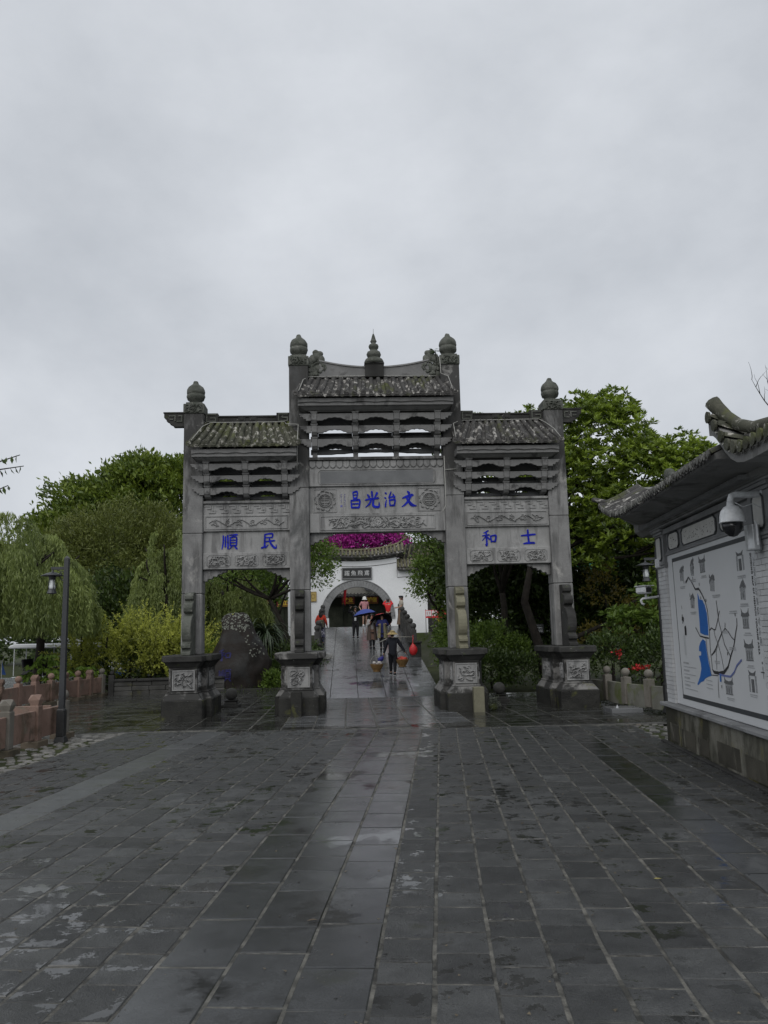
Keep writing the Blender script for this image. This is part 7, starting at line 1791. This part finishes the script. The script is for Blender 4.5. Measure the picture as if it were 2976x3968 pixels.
# camera looks along +y; a figure faces the camera at rz = 0 and away at rz = pi
def fcol(n_, c, **kw): return plain(n_, c, .85, nz=.12, nsc=8, **kw)
def printed(name, base, c2, c3, sc_=30):
    m, n, l, b = nt(name); tc = n.new('ShaderNodeTexCoord'); f = noise_node(n, l, tc.outputs['Object'], sc_, 3)
    col = mixc(n, l, mapr(n, l, f, .52, .56), base, c2); f2 = noise_node(n, l, tc.outputs['Object'], sc_*1.4, 2); col = mixc(n, l, mapr(n, l, f2, .60, .63), col, c3)
    l.new(col, b.inputs['Base Color']); b.inputs['Roughness'].default_value = .85; return m
def gz(D): return max(0, min(ZC, (D-22.5-B0)*ZC/(B1-B0)))
def onb(x, y):  # deck height under a world point
    b = -(x-GO.x)*math.sin(GA)+(y-GO.y)*math.cos(GA); return bz(b)+.004
def at(x, y): return (x, y, onb(x, y))
K = math.pi
M_navy = fcol('dark_navy_jacket', (.014, .016, .024)); M_trous = fcol('black_trousers', (.010, .011, .015)); M_redj = fcol('orange_red_jacket', (.52, .045, .02)); M_pink = printed('pink_checked_dress', (.48, .20, .22), (.60, .36, .38), (.36, .13, .15), 60)
# vendor with carrying pole
vx, vy = .20, 30.0
tV, aV, kV, _ = person('vendor in dark clothes and straw hat climbing the ramp with two baskets on a pole', at(vx, vy), K+.05, 1.62, [(-.28, -.03, .52), (.20, -.10, .50)], [(-.035, .05, 0), (.045, -.09, .012)], lean=.02, hair='short', top=M_navy, bottom=M_trous, shoes=[M_black, M_whitepl], top_len=.40, bulk=1.45)
# left-hand index 0 is local -x = world +x when turned away
def world_on(t, p): return t.matrix_basis @ Vector(p)
sth = thing('straw_hat', 'wide conical pale straw hat on the vendor', 'hat', (vx, vy-.03, onb(vx, vy)), K)
mb = MB(); mb.lathe([(.215, 1.50), (.22, 1.493), (.17, 1.53), (.115, 1.575), (.085, 1.62), (.05, 1.645), (0, 1.65)], 26); obj('brim', mb, stone('woven_straw', (.42, .31, .13), (.56, .43, .20), 20, .85, .5, 120, var=0), sth, smooth=True)
mb = MB(); mb.lathe([(.112, 1.585), (.10, 1.605)], 18); obj('band', mb, M_blackcloth, sth)
pl = thing('carrying_pole', 'long thin bamboo carrying pole across the shoulders of the vendor', 'pole', (vx, vy, onb(vx, vy)+1.30), 0)
mb = MB(); mb.tube([(-.62, -.06, -.13), (-.2, -.02, .05), (.1, 0, .085), (.42, .03, .10), (.78, .05, .09)], [.012, .017, .018, .016, .012], 6); obj('pole', mb, plain('bamboo', (.34, .33, .29), .5), pl, smooth=True)
M_bask = stone('woven_bamboo_basket', (.20, .115, .045), (.32, .20, .085), 14, .8, .6, 120, var=0)
def basket(label, x, y, z, fillm, kindf):
    t = thing('bamboo_basket', label, 'basket', (x, y, z), 0, 'baskets on the carrying pole')
    mb = MB(); mb.lathe([(.14, 0), (.145, .03), (.12, .04), (.15, .08), (.215, .19), (.245, .27), (.25, .285), (.235, .285), (.20, .19), (.13, .07)], 22); obj('bowl', mb, M_bask, t, smooth=True)
    mb = MB(); mb.lathe([(.15, -.005), (.152, .02), (.13, .022)], 20); obj('foot_ring', mb, M_dark, t)
    mb = MB(); mb.tube([(.245*math.cos(a), 0, .28+.32*math.sin(a)) for a in np.linspace(0, math.pi, 16)], .012, 5); mb.tube([(0, 0, .59), (0, .02, .95)], .006, 4); obj('handle', mb, M_dark if kindf else plain('grey_cane', (.22, .21, .19), .6), t)
    mb = MB(); R = random.Random(int(x*100))
    for q in range(9): mb.ball((R.uniform(-.13, .13), R.uniform(-.1, .1), .27+R.uniform(0, .07)), R.uniform(.06, .09), 8, 6, sz=.8)
    obj('contents', mb, fillm, t, smooth=True, jit=.02, jsc=9)
    return t
zb = onb(vx, vy)
b1 = basket('left bamboo basket filled with white wrapped goods under a blue bag', vx-.60, vy-.12, zb+.15, plain('white_wrap', (.50, .47, .45), .5, nz=.15, nsc=8), 0)
b2 = basket('right bamboo basket filled with red packets', vx+.34, vy+.02, zb+.30, plain('red_wrap', (.50, .05, .03), .45, nz=.3, nsc=8), 1)
bb = thing('blue_bag', 'small blue cloth bag lying on top of the white goods in the left basket', 'bag', (vx-.46, vy-.13, zb+.55), 0)
mb = MB(); mb.ball((0, 0, .05), .11, 12, 8, sz=.75); mb.ball((.06, 0, .10), .06, 8, 6); mb.tube([(.06, 0, .12), (.09, 0, .22)], .012, 5); obj('bag', mb, plain('deep_blue_cloth', (.02, .02, .20), .6), bb, smooth=True, jit=.015, jsc=9)
rb = thing('red_bag', 'bright red plastic bag tied to the right end of the carrying pole', 'bag', (vx+.76, vy+.05, zb+.72), 0)
mb = MB(); mb.lathe([(.001, 0), (.07, .01), (.125, .08), (.15, .17), (.14, .27), (.075, .37), (.02, .42), (.012, .50), (.015, .66)], 16, (-.0, 0, 0), sy=.7); obj('bag', mb, plain('red_plastic', (.58, .025, .03), .35), rb, smooth=True, jit=.02, jsc=6)
mb = MB(); mb.tube([(0, 0, .64), (-.01, 0, .70), (.03, 0, .73)], .014, 5); obj('knot', mb, plain('red_knot', (.50, .02, .03), .4), rb)

# two walkers with umbrellas, coming down
cx_, cy_ = -.62, 36.2
M_grey = fcol('pale_grey_top', (.36, .35, .34)); M_brown = fcol('brown_wool', (.17, .105, .08)); M_coatd = fcol('dark_taupe_coat', (.075, .055, .045)); M_yelc = fcol('mustard_grey_coat', (.21, .19, .11)); M_blued = fcol('deep_blue_dress', (.015, .02, .11)); M_tan = fcol('tan_coat', (.16, .11, .06))
person('walker in a pale top, brown skirt and open taupe coat under the blue umbrella', at(cx_-.05, cy_), .12, 1.56, [(-.06, -.13, .74), (.16, -.03, .50)], [(-.05, -.05, 0), (.05, .05, .01)], top=M_grey, skirt=(.60, .27, .115, M_brown), coat=(.25, .15, M_coatd), bottom=M_trous, shoes=M_black, sleeves=True)
person('walker in a mustard coat and deep blue dress holding the black umbrella', at(cx_+.42, cy_-.35), -.05, 1.58, [(-.10, -.12, .70), (.12, -.10, .72)], [(-.045, .02, 0), (.045, -.05, 0)], top=M_blued, skirt=(.62, .36, .105, M_blued), coat=(.34, .14, M_yelc), bottom=M_trous, shoes=M_black)
def umbrella(label, x, y, z, rx, ry, R_, h, mat, lining, n=8, rim=None, hx=0, hy=0, hl=.75):
    t = thing('umbrella', label, 'umbrella', (x, y, z), 0); t.rotation_euler = (rx, ry, .3)
    def surf(off, mat_, nm):
        mb = MB(); vs_ = [(0, 0, h+off)]; rows_ = 6
        for j in range(1, rows_+1):
            r = R_*j/rows_
            for i in range(n*4):
                a = 2*math.pi*i/(n*4); w = 1-.06*(j/rows_)*abs(math.sin(a*n/2))
                vs_.append((r*w*math.cos(a), r*w*math.sin(a), h*(1-(j/rows_)**2)+off))
        m = n*4; fs = [(0, 1+i, 1+(i+1) % m) for i in range(m)]+[(1+(j-1)*m+i, 1+j*m+i, 1+j*m+(i+1) % m, 1+(j-1)*m+(i+1) % m) for j in range(1, rows_) for i in range(m)]
        mb.add(vs_, fs); return obj(nm, mb, mat_, t, smooth=True)
    surf(0, mat, 'canopy'); surf(-.012, lining, 'lining')
    mb = MB(); mb.tube([(0, 0, h+.06), (0, 0, -hl), (.02, 0, -hl-.06), (.05, 0, -hl-.05)], .009, 6); obj('shaft', mb, M_metal_dk, t)
    mb = MB()
    for i in range(n):
        a = 2*math.pi*i/n; mb.tube([(0, 0, h-.03), (R_*.5*math.cos(a), R_*.5*math.sin(a), h*.75-.025), (R_*.97*math.cos(a), R_*.97*math.sin(a), -.005)], .004, 4)
    obj('ribs', mb, M_metal_dk, t)
    if rim:
        mb = MB(); mb.tube([(R_*math.cos(a), R_*math.sin(a), .004) for a in np.linspace(math.pi*.05, math.pi*.95, 14)], .012, 4); obj('rim_binding', mb, rim, t)
umbrella('royal blue umbrella tilted left over the walkers', -.98, 36.6, onb(-.9, 36.6)+1.50, rad(-6), rad(-8), .54, .24, fcol('royal_blue_nylon', (.045, .075, .30)), M_blackcloth)
umbrella('black lined umbrella with a red outer edge tilted back over the walker in mustard', -.24, 36.0, onb(-.3, 35.8)+1.30, rad(-38), rad(2), .52, .26, plain('red_nylon', (.62, .03, .03), .6), M_blackcloth, rim=plain('red_binding', (.62, .05, .03), .6), hl=.62)

# others further up
person('woman in black with a lanyard photographing with a raised phone', at(-1.52, 39.4), .15, 1.58, [(-.17, -.20, .94), (.08, -.14, .68)], [(-.075, -.02, 0), (.06, .0, 0)], hair='short', top=M_blackcloth, skirt=(.62, .40, .115, M_blackcloth), bottom=M_trous, shoes=[M_black, M_whitepl])
ph = thing('phone', 'phone held up by the woman in black', 'phone', (-1.52-.24, 39.4-.35, onb(-1.5, 39.2)+1.58), .15); mb = MB(); mb.box(-.04, .04, -.006, .006, -.075, .075); obj('case', mb, M_black, ph, bevel=.004)
bd = thing('name_badge', 'white badge hanging on the chest of the woman in black', 'badge', (-1.52, 39.4-.20, onb(-1.5, 39.2)+.98), .1); mb = MB(); mb.box(-.045, .045, -.005, .005, -.08, .07); obj('card', mb, M_whitepl, bd); mb = MB(); mb.tube([(0, 0, .07), (-.06, .05, .34)], .005, 4); mb.tube([(0, 0, .07), (.06, .05, .34)], .005, 4); obj('ribbon', mb, M_whitepl, bd)
person('woman in a pink checked dress and white bucket hat at the ramp top', (-1.2, 44.2, ZC+.005), .35, 1.60, [(-.14, -.05, .56), (.14, -.05, .56)], [(-.06, 0, 0), (.06, .02, 0)], top=M_pink, skirt=(.62, .38, .125, M_pink), shoes=M_whitepl, sleeves=False, head=(.01, 0))
bh = thing('bucket_hat', 'white bucket hat on the woman in the pink dress', 'hat', (-1.19, 44.19, ZC), 0); mb = MB(); mb.lathe([(.15, 1.47), (.15, 1.465), (.105, 1.52), (.095, 1.60), (.06, 1.64), (0, 1.65)], 20); obj('crown', mb, plain('white_cotton', (.66, .66, .64), .8), bh, smooth=True)
person('photographer in a scarlet jacket with both arms raised at the top of the ramp', (.10, 44.8, ZC+.005), K, 1.52, [(-.08, -.17, .93), (.08, -.17, .93)], [(-.06, 0, 0), (.06, .02, 0)], hair='short', top=fcol('scarlet_jacket', (.62, .025, .03)), bottom=M_trous, shoes=M_black)
person('long haired woman in a long patterned dress and dark beret by the right parapet', (.80, 43.2, onb(.8, 43.2)), -K*.42, 1.70, [(-.05, -.16, .64), (.05, -.17, .62)], [(-.04, 0, 0), (.04, .03, 0)], top=fcol('cream_blouse', (.42, .38, .32)), skirt=(.68, .10, .20, printed('long_floral_print', (.16, .11, .08), (.26, .17, .08), (.05, .05, .08), 26)), shoes=M_black, hairm=fcol('auburn_hair', (.09, .035, .028)), sleeves=False)
be = thing('beret', 'dark beret with a pale rim on the long haired woman', 'hat', (.80, 43.2, onb(.8, 43.2)), 0); mb = MB(); mb.lathe([(.09, 1.60), (.13, 1.64), (.135, 1.67), (.10, 1.70), (0, 1.71)], 18); obj('cap', mb, M_blackcloth, be, smooth=True); mb = MB(); mb.lathe([(.098, 1.585), (.10, 1.605)], 18); obj('rim', mb, M_grey, be)
tR, aR, kR, _ = person('woman in orange red jacket and patterned skirt by the left parapet', at(-3.05, 37.6), K-.25, 1.62, [(-.13, -.12, .55), (.15, -.08, .53)], [(-.04, 0, 0), (.05, .03, 0)], top=M_redj, skirt=(.56, .22, .12, printed('blue_white_print', (.05, .05, .11), (.45, .46, .50), (.03, .03, .05), 22)), bottom=printed('blue_white_leggings', (.05, .05, .11), (.40, .41, .45), (.03, .03, .05), 22), shoes=M_black, face=False)
bp_ = thing('backpack', 'olive patterned backpack worn over the orange red jacket', 'backpack', (-3.02, 37.45, onb(-3.05, 37.6)+.78), -.25)
mb = MB(); mb.box(-.13, .13, -.14, .0, 0, .38); obj('pack', mb, printed('olive_camouflage', (.075, .075, .05), (.16, .15, .11), (.03, .03, .025), 16), bp_, bevel=.05); mb = MB(); mb.box(-.09, .09, -.185, -.142, .04, .2); obj('pocket', mb, M_blackcloth, bp_, bevel=.02)
for s in (-1, 1): mb = MB(); mb.tube([(s*.08, -.02, .36), (s*.09, .08, .46), (s*.1, .16, .40)], .015, 5); obj('strap', mb, M_blackcloth, bp_)

# fallen leaves and grit on the paving
R = random.Random(12)
for i in range(26):
    la, lo = R.uniform(-5.5, 3.4), 4.2+13*R.random()**1.5; w = PW(la, lo, .008)
    t_ = link('fallen_leaf', None, None, w, R.uniform(0, 6)); bpy.data.objects.remove(t_)
def fleaf(la, lo, mat, s, lab):
    mb = MB(); a = [(0, -1), (.35, -.3), (.3, .4), (0, 1), (-.3, .35), (-.35, -.35)]
    mb.add([(x*s, y*s, .004+abs(x)*s*.35) for x, y in a]+[(0, 0, .003)], [(i, (i+1) % 6, 6) for i in range(6)])
    o = obj('fallen_leaf', mb, mat, None, PW(la, lo, .006), R.uniform(0, 6)); tag(o, lab, 'leaf', 'fallen leaves on the plaza')
gr = MB(); R = random.Random(77)
for k in range(1500):
    la, lo = R.uniform(-6.9, 3.9), 3.6+14*R.random()**1.4; w = PW(la, lo)
    s_ = R.choice((.004, .006, .009, .014))*R.uniform(.7, 1.3); a = R.uniform(0, 6.28); z0 = .0035
    gr.add([(w.x+s_*math.cos(a), w.y+s_*math.sin(a), z0), (w.x+s_*math.cos(a+2.2), w.y+s_*.7*math.sin(a+2.2), z0+s_*.5), (w.x+s_*math.cos(a+4.1), w.y+s_*math.sin(a+4.1), z0)], [(0, 1, 2)])
kind(obj('leaf_litter', gr, plain('litter_bits', (.09, .075, .05), .8, nz=.7, nsc=3)), 'stuff')
M_yl = plain('yellow_dead_leaf', (.28, .24, .07), .6); M_bl = plain('brown_dead_leaf', (.07, .05, .03), .6)
fleaf(1.70, 7.05, M_yl, .035, 'small yellow fallen leaf on a paving joint right of the central strip')
fleaf(-1.0, 6.1, M_bl, .04, 'crumpled brown fallen leaf on the smooth central slabs')
fleaf(.8, 9.0, M_bl, .035, 'brown fallen leaf on the rough slabs nearer the gateway')
